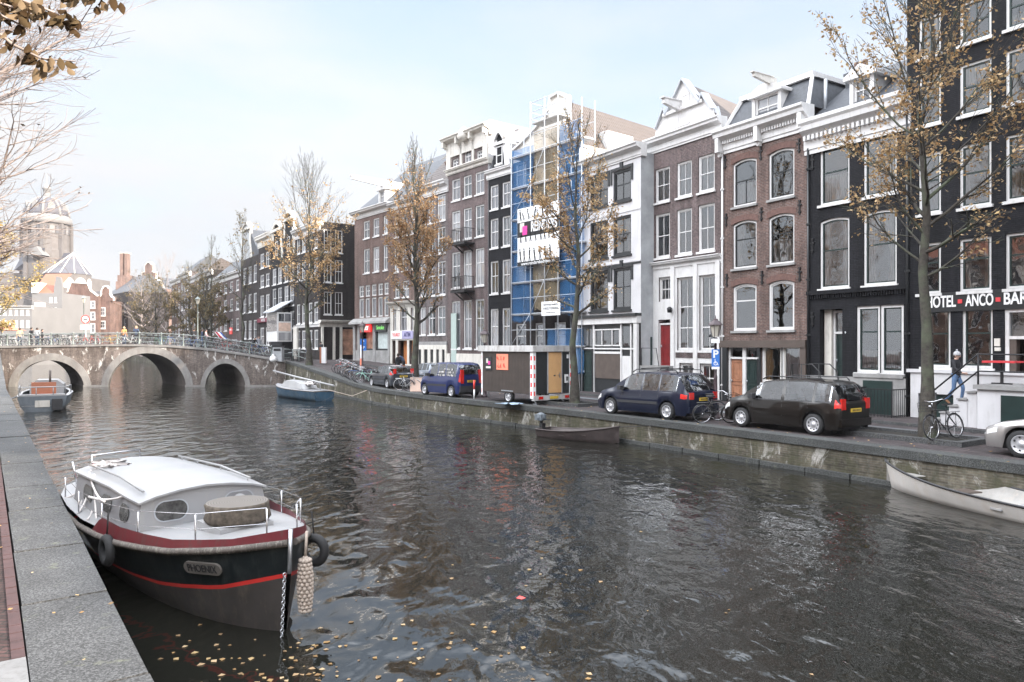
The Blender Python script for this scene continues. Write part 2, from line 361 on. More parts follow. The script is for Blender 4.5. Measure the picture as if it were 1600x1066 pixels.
sp = n.new('ShaderNodeSeparateXYZ'); l.new(geo.outputs['Position'], sp.inputs[0])
# calmer water in the lee of the near left bank
calm = n.new('ShaderNodeMapRange'); calm.inputs[1].default_value = 1.5; calm.inputs[2].default_value = 9; calm.inputs[3].default_value = .22; calm.inputs[4].default_value = 1
l.new(mth('ADD', sp.outputs[0], mth('MULTIPLY', sp.outputs[1], .30)), calm.inputs[0])
pat = n.new('ShaderNodeMapRange'); pat.inputs[1].default_value = .35; pat.inputs[2].default_value = .65; pat.inputs[3].default_value = .45; pat.inputs[4].default_value = 1.25; l.new(big.outputs[0], pat.inputs[0])
fine = mth('MULTIPLY', mth('ADD', mth('MULTIPLY', a2.outputs[0], .24), mth('MULTIPLY', a3.outputs[0], .05)), mth('MULTIPLY', calm.outputs[0], pat.outputs[0]))
h = mth('ADD', mth('MULTIPLY', a1.outputs[0], .55), fine)
bp = n.new('ShaderNodeBump'); bp.inputs['Strength'].default_value = 1.0; bp.inputs['Distance'].default_value = .12; l.new(h, bp.inputs['Height']); l.new(bp.outputs[0], b.inputs['Normal'])
b.inputs['Base Color'].default_value = (.010, .010, .008, 1); b.inputs['Roughness'].default_value = .03; b.inputs['IOR'].default_value = 1.5
wb = MB(); wb.add([(-260, -40, .2), (60, -40, .2), (60, 260, .2), (-260, 260, .2)], [(0, 1, 2, 3)]); struct(wb.build('water', 'water'))
# far ground under everything beyond the canal
m = mat('far_ground', (.12, .11, .105), .9)
fz = 1.2
g = MB(); g.add([(-1500, 178, fz), (1500, 178, fz), (1500, 2500, fz), (-1500, 2500, fz)], [(0, 1, 2, 3)]); struct(g.build('ground', 'far_ground'))
# right bank: coping, street, quay wall
def coping_mat(name, c):
    m, n, l, b = nodes(name); t = n.new('ShaderNodeTexCoord')
    a = noise(n, l, t.outputs['Object'], 42, 3, .85); r = ramp(n, [(.38, tuple(x*.3 for x in c)), (.5, c), (.62, tuple(min(1, x*2.6) for x in c))]); l.new(a.outputs[0], r.inputs[0])
    a2 = noise(n, l, t.outputs['Object'], 1.1, 7, .65); r2 = ramp(n, [(.3, (.62, .62, .62)), (.7, (1.15, 1.15, 1.15))]); l.new(a2.outputs[0], r2.inputs[0])
    a3 = noise(n, l, t.outputs['Object'], 3.5, 6, .7); r3 = ramp(n, [(.60, (0, 0, 0)), (.70, (1, 1, 1))]); l.new(a3.outputs[0], r3.inputs[0])
    o = mix(n, l, r.outputs[0], r2.outputs[0], 1, 'MULTIPLY'); o = mix(n, l, o, (.11, .115, .085), r3.outputs[0])
    l.new(o, b.inputs['Base Color']); b.inputs['Roughness'].default_value = .8; bump(n, l, a.outputs[0], b, .35, .01); return m
coping_mat('granite', (.048, .049, .050)); coping_mat('dark_granite', (.042, .044, .043)); mat('pale_slab', (.17, .17, .172), .8, var=.18, scale=5, dirt=(.11, .11, .105))
def offset(pts, d):
    out = []
    for i, p in enumerate(pts):
        a = Vector(pts[max(i-1, 0)]); b2 = Vector(pts[min(i+1, len(pts)-1)]); t = (b2-a).normalized(); nn = Vector((t.y, -t.x)); q = Vector(p)+nn*d; out.append((q.x, q.y))
    return out
RB = [(x, y) for x, y in QR]
fine_pts = []
for i in range(len(RB)-1):
    for k in range(4): fine_pts.append((lerp(RB[i][0], RB[i+1][0], k/4), lerp(RB[i][1], RB[i+1][1], k/4)))
fine_pts.append(RB[-1])
zc = lambda y: zstreet(y)
b = MB(); c1 = fine_pts; c2 = offset(c1, .62); nP = len(c1)                      # coping: top, outer nose, front
vs = [(x, y, zc(y)+.02) for x, y in c1]+[(x, y, zc(y)+.02) for x, y in c2]+[(x, y, zc(y)-.2) for x, y in c1]
b.add(vs, [(i, i+1, nP+i+1, nP+i) for i in range(nP-1)]+[(i, 2*nP+i, 2*nP+i+1, i+1) for i in range(nP-1)])
cp = b.build('quay_wall', 'dark_granite'); tag(cp, 'worn dark stone coping and brick quay wall below the parked cars', 'quay wall')
b = MB(); inn = offset(c1, .05)
b.add([(x, y, -1.5) for x, y in inn]+[(x, y, zc(y)-.2) for x, y in inn]+[(x, y, zc(y)-.2) for x, y in c1], [(i, i+1, nP+i+1, nP+i) for i in range(nP-1)]+[(nP+i, nP+i+1, 2*nP+i+1, 2*nP+i) for i in range(nP-1)])
b.build('brick_face', 'quay_brick', cp)
b = MB()
for i in range(1, nP-1, 1):                                                        # ledge stones at the waterline
    a = Vector(c1[i]); b2 = Vector(c1[i+1]); 
    if i % 2: b.bar((a.x, a.y, .26), (lerp(a.x, b2.x, .97), lerp(a.y, b2.y, .97), .26), .16, .16)
    else: b.bar((a.x, a.y, .25), (lerp(a.x, b2.x, .97), lerp(a.y, b2.y, .97), .25), .13, .14)
b.build('waterline_ledge', 'dark_granite', cp)
# street sheet: from the coping to far behind the houses, following the ramp
ys = [-30, 4, 13.2, 20, 26.6, 31, 36, 41, 46, 50.3, 55, 60, 65, 72, 80, 90, 100, 112, 140, 178]
qx = lambda Y: float(np.interp(Y, [4, 13.2, 16.5, 21.3, 26.6, 31, 34, 36.8, 40.4, 45, 50.3, 65, 65+BD.y*BW, 98, 132, 178], [19, 13.5, 11.5, 8.5, 5, 2, -.4, -2.6, -5.1, -8, -11, -20, -20+BD.x*BW, -40, -62, -92]))
def qx_(Y): return 19+(4-Y)*.6 if Y < 4 else qx(Y)
ys2 = sorted(set(ys+[y for _, y in fine_pts]))
strip('street', [(qx_(Y)+.5, Y, zstreet(Y)) for Y in ys2], [(qx_(Y)+260, Y, zstreet(Y)) for Y in ys2], 'street_brick')
# pale kerb line and pavement in front of the houses
def fl(Y, off):                                # facade line X at depth Y, moved towards the canal
    for P in (LN, LM, LF):
        pass
    X = LN[0]+LN[2]*(Y-LN[1]) if Y < 44.1 else (LM[0]+LM[2]*(Y-LM[1]) if Y < 68 else LF[0]+LF[2]*(Y-LF[1]))
    return X-off*1.2
kys = [y for y in ys2 if 4 <= y <= 64]
strip('pavement', [(fl(Y, 2.3), Y, zstreet(Y)+.09) for Y in kys], [(fl(Y, 0)+1.5, Y, zstreet(Y)+.09) for Y in kys], 'street_brick')
kb = MB(); nn_ = len(kys)
kb.add([(fl(Y, 2.3)-.16, Y, zstreet(Y)+.004) for Y in kys]+[(fl(Y, 2.3)-.16, Y, zstreet(Y)+.1) for Y in kys]+[(fl(Y, 2.3)+.02, Y, zstreet(Y)+.1) for Y in kys],
       [(i, i+1, nn_+i+1, nn_+i) for i in range(nn_-1)]+[(nn_+i, nn_+i+1, 2*nn_+i+1, 2*nn_+i) for i in range(nn_-1)])
struct(kb.build('kerb', 'granite'))
mat('asphalt_band', (.14, .15, .16), .7, var=.3, scale=2)
strip('road', [(fl(Y, 3.9), Y, zstreet(Y)+.006) for Y in kys], [(fl(Y, 3.3), Y, zstreet(Y)+.006) for Y in kys], 'asphalt_band')
# left bank
qlz = 1.2
YL = [-30, 0, 5.97, 7.97, 9.9, 14, 20, 30, 45, 65]
lb = MB(); coords = []
wc = .78*1.22                                    # coping width measured along x
def lz(Y): return qlz+interp(Y, [0, 45, 60, 66], [0, 0, 1.6, 2.5])
j = 0; Y = -6.0
stones = [-6, -1.2, 1.6, 3.8, 5.97, 7.97, 9.9, 12.2, 14.1, 16.8, 19, 21.6]+[21.6+2.3*k for k in range(1, 19)]
for a_, b_ in zip(stones[:-1], stones[1:]):
    g_ = .02; k_ = .582/.813*0
    y0, y1 = a_+g_, b_-g_; zt = qlz+random.Random(int(a_*10)).uniform(-.008, .008)
    pts = [(ql(y0), y0), (ql(y1), y1), (ql(y1)-.62, y1-.46), (ql(y0)-.62, y0-.46)]
    zz = [lz(y0), lz(y1), lz(y1), lz(y0)]; o_ = zt-qlz
    rq_ = random.Random(int(a_*7)+99); pts = [(p[0]+rq_.uniform(-.012, .012), p[1]+rq_.uniform(-.01, .01)) for p in pts]
    lb.add([(p[0], p[1], z_+o_) for p, z_ in zip(pts, zz)]+[(p[0], p[1], z_-.28) for p, z_ in zip(pts, zz)],
           [(0, 1, 2, 3), (0, 4, 5, 1), (1, 5, 6, 2), (2, 6, 7, 3), (3, 7, 4, 0)])
lw = lb.build('quay_wall', 'granite'); tag(lw, 'speckled grey granite coping of the near quay beside the red and black boat', 'quay wall')
b = MB(); b.add([(ql(-30)-.04, -30, -1.5), (ql(65)-.04, 65, -1.5), (ql(65)-.04, 65, 1.5), (ql(45)-.04, 45, qlz-.28), (ql(-30)-.04, -30, qlz-.28)], [(0, 4, 3, 2, 1)]); b.build('brick_face', 'quay_brick', lw)
yl = [-30, 0, 10, 20, 30, 45, 52, 60, 66, 90, 178]
strip('left_street', [(ql(Y)-1.2*.5-.2, Y-.42, lz(Y)-.02) for Y in yl], [(ql(Y)-120, Y-.42, lz(Y)-.02) for Y in yl], 'left_street_brick')
# soldier course of red bricks along the coping, and the pale slab at the camera's feet
mat('brick_red_row', (.06, .03, .03), .8, var=.3, scale=6)
b = MB(); y = -5.5; rnd = random.Random(3)
dx, dy = -.582, .813; nx_, ny_ = -.813, -.582
base = Vector((ql(0), 0))
def QLp(s, off, z=0): return (base.x+dx*s+nx_*off, base.y+dy*s+ny_*off, z)
def obox(b, s0, s1, o0, o1, z0, z1):
    ps = [QLp(s0, o0), QLp(s1, o0), QLp(s1, o1), QLp(s0, o1)]
    b.prismz([(p[0], p[1]) for p in ps][::-1], z0, z1)
s_ = 8.3
while s_ < 46:
    obox(b, s_, s_+.21, .80, .90, qlz-.1, qlz+rnd.uniform(-.004, .006)); s_ += .222
struct(b.build('kerb', 'brick_red_row'))
b = MB(); obox(b, 4.2, 8.25, .80, 2.2, qlz-.1, qlz+.012); struct(b.build('path', 'pale_slab'))
# quay walls beyond the bridge
b = MB(); q = QR_FAR
b.add([(x, y, -1) for x, y in q]+[(x, y, zstreet(y)) for x, y in q], [(i, i+1, len(q)+i+1, len(q)+i) for i in range(len(q)-1)])
tag(b.build('quay_wall', 'quay_brick'), 'shaded brick quay wall seen through the bridge arches', 'quay wall')
b = MB(); q = [(ql(65), 65), (ql(120), 120), (ql(178)+6, 178), (-92, 178.02)]
b.add([(x, y, -1) for x, y in q]+[(x, y, 1.4) for x, y in q], [(i, i+1, len(q)+i+1, len(q)+i) for i in range(len(q)-1)])
tag(b.build('quay_wall', 'quay_brick'), 'distant low brick quay wall closing the canal behind the bridge', 'quay wall')

# ---------------------------------------------------------------- bridge
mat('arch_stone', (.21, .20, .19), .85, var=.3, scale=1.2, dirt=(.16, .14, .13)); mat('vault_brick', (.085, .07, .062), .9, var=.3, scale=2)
def ztop(X): return interp(X, [-60, -45.5, -40, -36, -33, -30, -27, -23, -20, -17], [3.3, 3.78, 3.88, 3.94, 3.94, 3.84, 3.6, 3.02, 2.5, 2.3])
ARCH = [(-40.8, 3.05, 2.55), (-32.2, 3.45, 3.17), (-25.3, 1.8, 2.27)]
def zarch(X):
    for c, hw, ht in ARCH:
        if abs(X-c) < hw: return ht*math.sqrt(max(0, 1-((X-c)/hw)**2))
    return None
br = thing('bridge', 'three arched brick canal bridge with stone arch rings and an iron railing', 'bridge', (0, BY, 0))
b = MB(); xs = set(np.linspace(-49, -20, 30).tolist())
for c, hw, ht in ARCH:
    for k in range(25): xs.add(round(c-hw*math.cos(math.pi*k/24), 4))
xs = sorted(xs); N_ = len(xs)
for face, (ox, oy) in enumerate(((0, 0), (BD.x*BW, BD.y*BW))):
    for i in range(N_-1):
        x0, x1 = xs[i], xs[i+1]; xm = (x0+x1)/2
        inside = any(abs(xm-c) < hw for c, hw, ht in ARCH)
        z0 = (zarch(x0) or 0) if inside else -1; z1 = (zarch(x1) or 0) if inside else -1
        q = [(x0+ox, oy, z0), (x1+ox, oy, z1), (x1+ox, oy, ztop(x1)), (x0+ox, oy, ztop(x0))]
        b.add(q if face == 0 else q[::-1], [(0, 1, 2, 3)])
b.build('wall', 'bridge_brick', br)
b = MB()
for c, hw, ht in ARCH:
    K = 24; e = [(c-hw*math.cos(math.pi*k/K), ht*math.sin(math.pi*k/K)) for k in range(K+1)]
    e = [(e[0][0], -1)]+e+[(e[-1][0], -1)]
    b.add([(x, 0, z) for x, z in e]+[(x+BD.x*BW, BD.y*BW, z) for x, z in e], [(i, i+1, len(e)+i+1, len(e)+i) for i in range(len(e)-1)])
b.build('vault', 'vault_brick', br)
for c, hw, ht in ARCH:
    b = MB(); K = 24; rw = .62 if hw > 2 else .42
    inn_ = [(c-hw*math.cos(math.pi*k/K), ht*math.sin(math.pi*k/K)) for k in range(K+1)]
    out_ = [(c-(hw+rw)*math.cos(math.pi*k/K), (ht+rw)*math.sin(math.pi*k/K)) for k in range(K+1)]
    vs = [(x, -.05, z) for x, z in inn_]+[(x, -.05, z) for x, z in out_]+[(x, .25, z) for x, z in inn_]+[(x, 0.0, z) for x, z in out_]
    k = K+1; b.add(vs, [(i+1, i, k+i, k+i+1) for i in range(K)]+[(i, i+1, 2*k+i+1, 2*k+i) for i in range(K)]+[(k+i+1, k+i, 3*k+i, 3*k+i+1) for i in range(K)])
    b.build('arch_ring', 'arch_stone', br)
b = MB()
for x0, x1 in ((-37.75, -35.65), (-28.75, -27.1), (-23.5, -19.9)): b.box(x0-.05, x1+.05, -.14, .02, -.5, .36)
b.build('pier_foot', 'arch_stone', br)
b = MB(); xx = np.linspace(-49, -19.6, 60)
for i in range(59):
    x0, x1 = xx[i], xx[i+1]; z0, z1 = ztop(x0), ztop(x1)
    b.add([(x0, -.1, z0-.16), (x1, -.1, z1-.16), (x1, -.1, z1+.02), (x0, -.1, z0+.02), (x0, .35, z0+.02), (x1, .35, z1+.02)], [(0, 1, 2, 3), (3, 2, 5, 4), (1, 0, 4, 5)])
b.build('coping', 'arch_stone', br)
b = MB()
for i in range(59):
    x0, x1 = xx[i], xx[i+1]; z0, z1 = ztop(x0)-.06, ztop(x1)-.06
    b.add([(x0, .1, z0), (x1, .1, z1), (x1+BD.x*BW, BD.y*BW, z1), (x0+BD.x*BW, BD.y*BW, z0)], [(0, 1, 2, 3)])
b.build('deck', 'street_brick', br)
for ox, oy in ((0, .18), (BD.x*(BW-.3), BD.y*(BW-.3))):
    b = MB()
    for hgt, rr_ in ((1.02, .035), (.62, .022), (.28, .022)):
        b.tube([(x+ox, oy, ztop(x)+hgt) for x in xx], rr_, 5)
    b.build('rail', 'rail_green', br)
    x = -48.6
    while x < -20:
        pb = MB(); z = ztop(x); pb.lathe([(.10, 0), (.10, .12), (.06, .18), (.055, .98), (.075, 1.0), (.075, 1.08), (.02, 1.14)], 8, c=(x+ox, oy, z)); pb.build('post', 'rail_green', br); x += 1.95
# road behind the bridge linking both banks
g = MB(); g.add([(-20.2, 65, 2.45), (-14, 62, 2.2), (-14, 74, 2.4), (-20+BD.x*BW, 65+BD.y*BW, 2.47)], [(0, 1, 2, 3)])
b = MB(); b.add([(-49, 65, ztop(-49)-.07), (-49+BD.x*BW, 65+BD.y*BW, ztop(-49)-.07), (-75, 72, 2.6), (-75, 60, 2.6)], [(0, 1, 2, 3)]); struct(b.build('road', 'street_brick'))
# ---------------------------------------------------------------- houses
def outline(w, h, rise, ins=0, n=8):
    """opening outline, counter-clockwise from bottom left; segmental top when rise > 0"""
    x0, x1 = ins, w-ins; z0 = ins; top = h-ins
    pts = [(x0, z0), (x1, z0)]
    if rise <= 0: return pts+[(x1, top), (x0, top)]
    for k in range(n+1):
        x = x1+(x0-x1)*k/n; t = (x-w/2)/(w/2-ins); pts.append((x, top-rise*t*t))
    return pts
WC = {}
def wpart(key, fn):
    if key not in WC: WC[key] = fn()
    return WC[key]
def window(parent, s0, s1, z0, z1, fr='white_paint', sash='white_paint', rows=(.5,), cols=(), ucols=None, rise=0, cur=None, sill='white_paint', far=False, fw=.085, sw=.05, y=.06, gl=None, head=None, lite=False):
    w_, h_ = round(s1-s0, 2), round(z1-z0, 2)
    def f_frame():
        b = MB(); b.ring(outline(w_, h_, rise), outline(w_, h_, rise*.95, fw), y, y+.12); return b.mesh('window', fr)
    def f_sash():
        b = MB(); iw, ih = w_, h_
        b.ring(outline(w_, h_, rise*.95, fw), outline(w_, h_, rise*.9, fw+sw), y+.03, y+.09)
        zs = [fw]+[fw+(h_-2*fw)*r for r in rows]+[h_-fw]
        for r in rows: zz = fw+(h_-2*fw)*r; b.box(fw+sw*.5, w_-fw-sw*.5, y+.032, y+.088, zz-sw*.55, zz+sw*.55)
        for i in range(len(zs)-1):
            cc = cols if (ucols is None or i < len(zs)-2) else ucols
            for c in cc:
                xx_ = fw+(w_-2*fw)*c; tp = zs[i+1]-(rise*.5 if i == len(zs)-2 else 0); b.box(xx_-.014, xx_+.014, y+.04, y+.08, zs[i], tp)
        return b.mesh('sash', sash)
    def f_pane():
        b = MB(); o_ = outline(w_, h_, rise*.95, fw+sw*.5); b.add([(x, y+.06, z) for x, z in o_], [list(range(len(o_)))]); return b.mesh('pane', gl or ('pane_far' if far else 'pane'))
    if far:
        # distant windows: the frame carries its bars
        def f_all():
            b = MB(); b.ring(outline(w_, h_, rise), outline(w_, h_, rise*.95, fw), y, y+.1)
            for r in rows: zz = fw+(h_-2*fw)*r; b.box(fw, w_-fw, y+.02, y+.08, zz-.03, zz+.03)
            for c in cols: xx_ = fw+(w_-2*fw)*c; b.box(xx_-.02, xx_+.02, y+.03, y+.07, fw, h_-fw-rise*.5)
            if sill: b.box(-.06, w_+.06, -.06, y+.02, -.1, .002)
            return b.mesh('window', fr)
        o = place('window', wpart(('A', w_, h_, rise, fr, rows, cols, sill, fw, y), f_all), parent, (s0, 0, z0))
        place('pane', wpart(('P', w_, h_, rise, fw, sw, y, 1), f_pane), o); return o
    o = place('window', wpart(('F', w_, h_, rise, fr, fw, y), f_frame), parent, (s0, 0, z0))
    place('sash', wpart(('S', w_, h_, rise, sash, rows, cols, ucols, fw, sw, y), f_sash), o)
    place('pane', wpart(('P', w_, h_, rise, fw, sw, y, gl), f_pane), o)
    if sill:
        def f_sill(): b = MB(); b.box(-.07, w_+.07, -.09, y+.01, -.1, .0); return b.mesh('sill', sill)
        place('sill', wpart(('L', w_, sill, y), f_sill), o)
    if cur:
        def f_cur():
            b = MB(); yb = y+.13; K = 24
            def sheet(xa, xb, za, zb, pinch=0):
                vs = []; 
                for k in range(K+1):
                    t = k/K; x = lerp(xa, xb, t); yy = yb+.025*math.sin(t*40)
                    if pinch: vs += [(x, yy, zb), (lerp(x, xa if pinch == 1 else xb, .55), yy, lerp(za, zb, .35)), (lerp(x, xa if pinch == 1 else xb, .35), yy, za)]
                    else: vs += [(x, yy, zb), (x, yy, (za+zb)/2), (x, yy, za)]
                b.add(vs, [(3*k+q_, 3*k+3+q_, 3*k+4+q_, 3*k+1+q_) for k in range(K) for q_ in (0, 1)])
            if cur == 'half': sheet(.04, w_-.04, .04, h_*.5)
            elif cur == 'low': sheet(.04, w_-.04, .04, h_*.33)
            elif cur == 'full': sheet(.04, w_-.04, .04, h_-.05)
            elif cur == 'drape': sheet(.04, w_/2, .04, h_-.05, 1); sheet(w_/2, w_-.04, .04, h_-.05, 2)
            elif cur == 'sides': sheet(.03, w_*.28, .04, h_-.05); sheet(w_*.72, w_-.03, .04, h_-.05)
            elif cur == 'blind': sheet(.04, w_-.04, h_*.62, h_-.04)
            return b.mesh('curtain', 'curtain')
        place('curtain', wpart(('C', w_, h_, cur, y), f_cur), o)
    return o

class House:
    def __init__(s, name, label, x0, x1, ln=LN, off=0, cat='house', depth=9.5, zb=None, pts=None, group=None):
        if pts: s.A, s.B = Vector(pts[0]), Vector(pts[1])
        else: s.A, s.B = onl(x0, ln, off), onl(x1, ln, off)
        s.w = (s.B-s.A).length; s.d = (s.B-s.A).normalized(); s.n = Vector((-s.d.y, s.d.x))
        s.zb = zstreet((s.A.y+s.B.y)/2)+.05 if zb is None else zb
        s.depth = depth; s.ops = []; s.h = 10
        s.o = thing(name, label, cat, (s.A.x, s.A.y, s.zb), math.atan2(s.d.y, s.d.x), group)
    def s(s, x, o=0):
        """distance along the front (or a plane o metres behind it) where the sight line through column x crosses it"""
        u = U(x); ax, ay = s.A.x+s.n.x*o, s.A.y+s.n.y*o; return (u*ay-ax)/(s.d.x-u*s.d.y)
    def Y(s, x, o=0): return s.A.y+s.n.y*o+s.d.y*s.s(x, o)
    def z(s, x, y, o=0): return ZP(y, s.Y(x, o))-s.zb
    def win(s, pc, pr, ref, **k):
        """cols: photo columns of left/right edges; rows: photo rows of top/bottom measured at column ref"""
        ex = k.pop('each', None)
        for ri, (yt, yb) in enumerate(pr):
            zt, zb_ = s.z(ref, yt), s.z(ref, yb)
            for ci, (a, b) in enumerate(pc):
                kk = dict(k)
                if ex: kk.update(ex(ri, ci) or {})
                if kk.pop('skip', False): continue
                s.ops.append((s.s(a), s.s(b), zb_, zt, kk))
    def wall(s, h, mt='brick_brown', side=None, far=False, front0=0, th=.32, base=None, top=True):
        s.h = h; w = s.w; b = MB(); mats = [mt]
        xs = sorted({0.005, w-.005, *[round(o[0], 3) for o in s.ops], *[round(o[1], 3) for o in s.ops]}); zs = sorted({-1.2, h, *[round(o[2], 3) for o in s.ops], *[round(o[3], 3) for o in s.ops]})
        xs = [x for x in xs if 0.004 <= x <= w-.004]
        for i in range(len(xs)-1):
            zrun = None
            for j in range(len(zs)-1):
                cx, cz = (xs[i]+xs[i+1])/2, (zs[j]+zs[j+1])/2
                hole = any(o[0] < cx < o[1] and o[2] < cz < o[3] for o in s.ops)
                if not hole:
                    if zrun is None: zrun = zs[j]
                    end = zs[j+1]
                if (hole or j == len(zs)-2) and zrun is not None:
                    e = zs[j] if hole else zs[j+1]
                    b.add([(xs[i], 0, zrun), (xs[i+1], 0, zrun), (xs[i+1], 0, e), (xs[i], 0, e)], [(0, 1, 2, 3)]); zrun = None
        for s0, s1, z0, z1, k in s.ops:
            y = .22
            b.add([(s0, 0, z0), (s1, 0, z0), (s1, 0, z1), (s0, 0, z1), (s0, y, z0), (s1, y, z0), (s1, y, z1), (s0, y, z1)], [(0, 4, 5, 1), (1, 5, 6, 2), (2, 6, 7, 3), (3, 7, 4, 0)])
            rs = k.get('rise', 0)
            if rs > 0:
                o_ = [(s0+x, z0+z) for x, z in outline(s1-s0, z1-z0, rs)[2:]]
                for q in range(len(o_)-1):
                    (xa, za), (xb, zb_) = o_[q], o_[q+1]
                    b.add([(xa, 0, za), (xa, 0, z1), (xb, 0, z1), (xb, 0, zb_), (xa, y, za), (xb, y, zb_)], [(0, 1, 2, 3), (0, 3, 5, 4)])
        D = s.depth
        sm = 0
        if side: mats.append(side); sm = 1
        b.add([(.005, 0, -1.2), (.005, D, -1.2), (.005, D, h), (.005, 0, h), (w-.005, 0, -1.2), (w-.005, D, -1.2), (w-.005, D, h), (w-.005, 0, h)],
              [(0, 3, 2, 1), (4, 5, 6, 7), (1, 2, 6, 5)]+([(3, 7, 6, 2)] if top else []), sm)
        s.wallo = b.build('wall', mats, s.o)
        if not far:
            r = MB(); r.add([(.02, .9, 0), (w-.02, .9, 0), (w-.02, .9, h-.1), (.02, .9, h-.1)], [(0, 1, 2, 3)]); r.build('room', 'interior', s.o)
            M
        for s0, s1, z0, z1, k in s.ops:
            if k.get('void'): continue
            k.setdefault('far', far); window(s.o, s0, s1, z0, z1, **k)
        return s
    def cornice(s, z0, z1, out=.45, mt='white_paint', ext=.12, dent=0, x0=None, x1=None, brk=0, name='cornice'):
        h = z1-z0; b = MB(); a = -ext if x0 is None else x0; c = s.w+ext if x1 is None else x1
        b.prof([(0, z0), (-.06, z0), (-.06, z0+h*.12), (-.10, z0+h*.14), (-.10, z0+h*.5), (-out*.45, z0+h*.58), (-out*.8, z0+h*.68), (-out*.85, z0+h*.82), (-out, z0+h*.9), (-out, z1), (.3, z1+.02), (.3, z0)], a, c)
        if dent:
            k = a+.1
            while k < c-.1: b.box(k, k+dent*.55, -.10-dent*.9, -.098, z0+h*.40, z0+h*.54); k += dent
        for q in range(brk):
            t = a+.12+(c-a-.44)*q/max(1, brk-1); b.box(t, t+.2, -out*.8, -.1, z0+h*.05, z0+h*.66); b.box(t+.03, t+.17, -out*.5, -.1, z0-h*.12, z0+h*.1)
        return b.build(name, mt, s.o)
    def band(s, z0, z1, out=.08, mt='white_paint', x0=0, x1=None, name='band'):
        b = MB(); b.box(x0, s.w if x1 is None else x1, -out, .01, z0, z1); return b.build(name, mt, s.o)
    def box(s, name, mt, x0, x1, y0, y1, z0, z1, parent=None):
        b = MB(); b.box(x0, x1, y0, y1, z0, z1); return b.build(name, mt, parent or s.o)
    def gable_roof(s, z0, zr, mt='roof_tile', xr=None, back=None, skew=0, hip=0, y0=.05):
        """ridge runs back from the street"""
        w = s.w; D = back or s.depth; xr = w/2 if xr is None else xr; sx = skew*D
        b = MB(); b.add([(-.05, y0, z0), (w+.05, y0, z0), (xr, y0, zr), (-.05+sx, D, z0), (w+.05+sx, D, z0), (xr+sx, D, zr)], [(0, 1, 2), (3, 5, 4), (1, 4, 5, 2), (0, 2, 5, 3)])
        return b.build('roof', mt, s.o)
    def front_roof(s, z0, zr, mt='slate', run=3, y0=0.0):
        """slope that rises from the street front"""
        w = s.w; b = MB(); b.add([(0, y0, z0), (w, y0, z0), (w, y0+run, zr), (0, y0+run, zr), (0, s.depth, z0), (w, s.depth, z0)], [(0, 1, 2, 3), (3, 2, 5, 4), (1, 5, 2), (0, 3, 4)])
        return b.build('roof', mt, s.o)
    def gable(s, pts, mt, th=.35, y=0.0, name='gable', edge=None, ew=.12):
        b = MB(); b.prism(pts, y, y+th); o = b.build(name, mt, s.o)
        if edge:
            e = MB()
            for i in range(2, len(pts)): 
                p, q = pts[i-1], pts[i]
                e.bar((p[0], y+th/2-.05, p[1]), (q[0], y+th/2-.05, q[1]), th+.22, ew)
            e.build('coping', edge, o)
        return o
    def hoist(s, x, z, L=1.3, mt='white_paint', sz=.28):
        b = MB(); b.prof([(-L, z-sz*.1), (-L, z+sz*.8), (0, z+sz*.8), (.5, z+sz*.8), (.5, z-sz*.9), (0, z-sz*.9)], x-sz*.4, x+sz*.4); b.box(x-sz*.55, x+sz*.55, -L-.1, .3, z+sz*.8, z+sz); return b.build('hoist_beam', mt, s.o)
    def chimney(s, x, y, z, w=.9, d=.7, h=2.2, mt='brick_brown', parent=None, pots=2):
        b = MB(); b.box(x, x+w, y, y+d, z, z+h).box(x-.06, x+w+.06, y-.06, y+d+.06, z+h, z+h+.12); o = b.build('chimney', mt, parent or s.o)
        return o
    def dormer(s, x0, x1, z0, z1, y0=.25, dep=2.2, arch=0, mt='white_paint', sash='black_paint', cols=(.5,), rows=(.6,), ped=False):
        w = x1-x0; o = MB()
        o.box(x0-.16, x0, y0, y0+dep, z0, z1).box(x1, x1+.16, y0, y0+dep, z0, z1).box(x0-.16, x1+.16, y0+.3, y0+dep, z1-.1, z1)
        if arch: o.prism([(x0-.3, z1), (x1+.3, z1)]+[(x1+.3-(w+.6)*k/10, z1+.12+arch*math.sin(math.pi*k/10)) for k in range(11)], y0-.15, y0+dep)
        elif ped: o.prism([(x0-.35, z1), (x1+.35, z1), (x1+.35, z1+.15), ((x0+x1)/2, z1+ped), (x0-.35, z1+.15)], y0-.15, y0+dep)
        else: o.box(x0-.3, x1+.3, y0-.15, y0+dep, z1, z1+.22)
        d = o.build('dormer', mt, s.o)
        wd = window(d, x0, x1, z0, z1, sash=sash, cols=cols, rows=rows, sill='white_paint', y=.1, far=True); wd.location.y = y0; return d
    def rail(s, x0, x1, y, z0, z1, mt='iron', name='railing', step=.13, parent=None, ret=0):
        b = MB(); b.bar((x0, y, z1), (x1, y, z1), .04).bar((x0, y, z0+.08), (x1, y, z0+.08), .03)
        k = x0
        while k <= x1+.01: b.bar((k, y, z0), (k, y, z1), .018); k += step
        for xx_ in (x0, x1):
            if ret:
                b.bar((xx_, y, z1), (xx_, y+ret, z1), .04).bar((xx_, y, z0+.08), (xx_, y+ret, z0+.08), .03); q = 0
                while q < ret: b.bar((xx_, y+q, z0), (xx_, y+q, z1), .018); q += step
        return b.build(name, mt, parent or s.o)
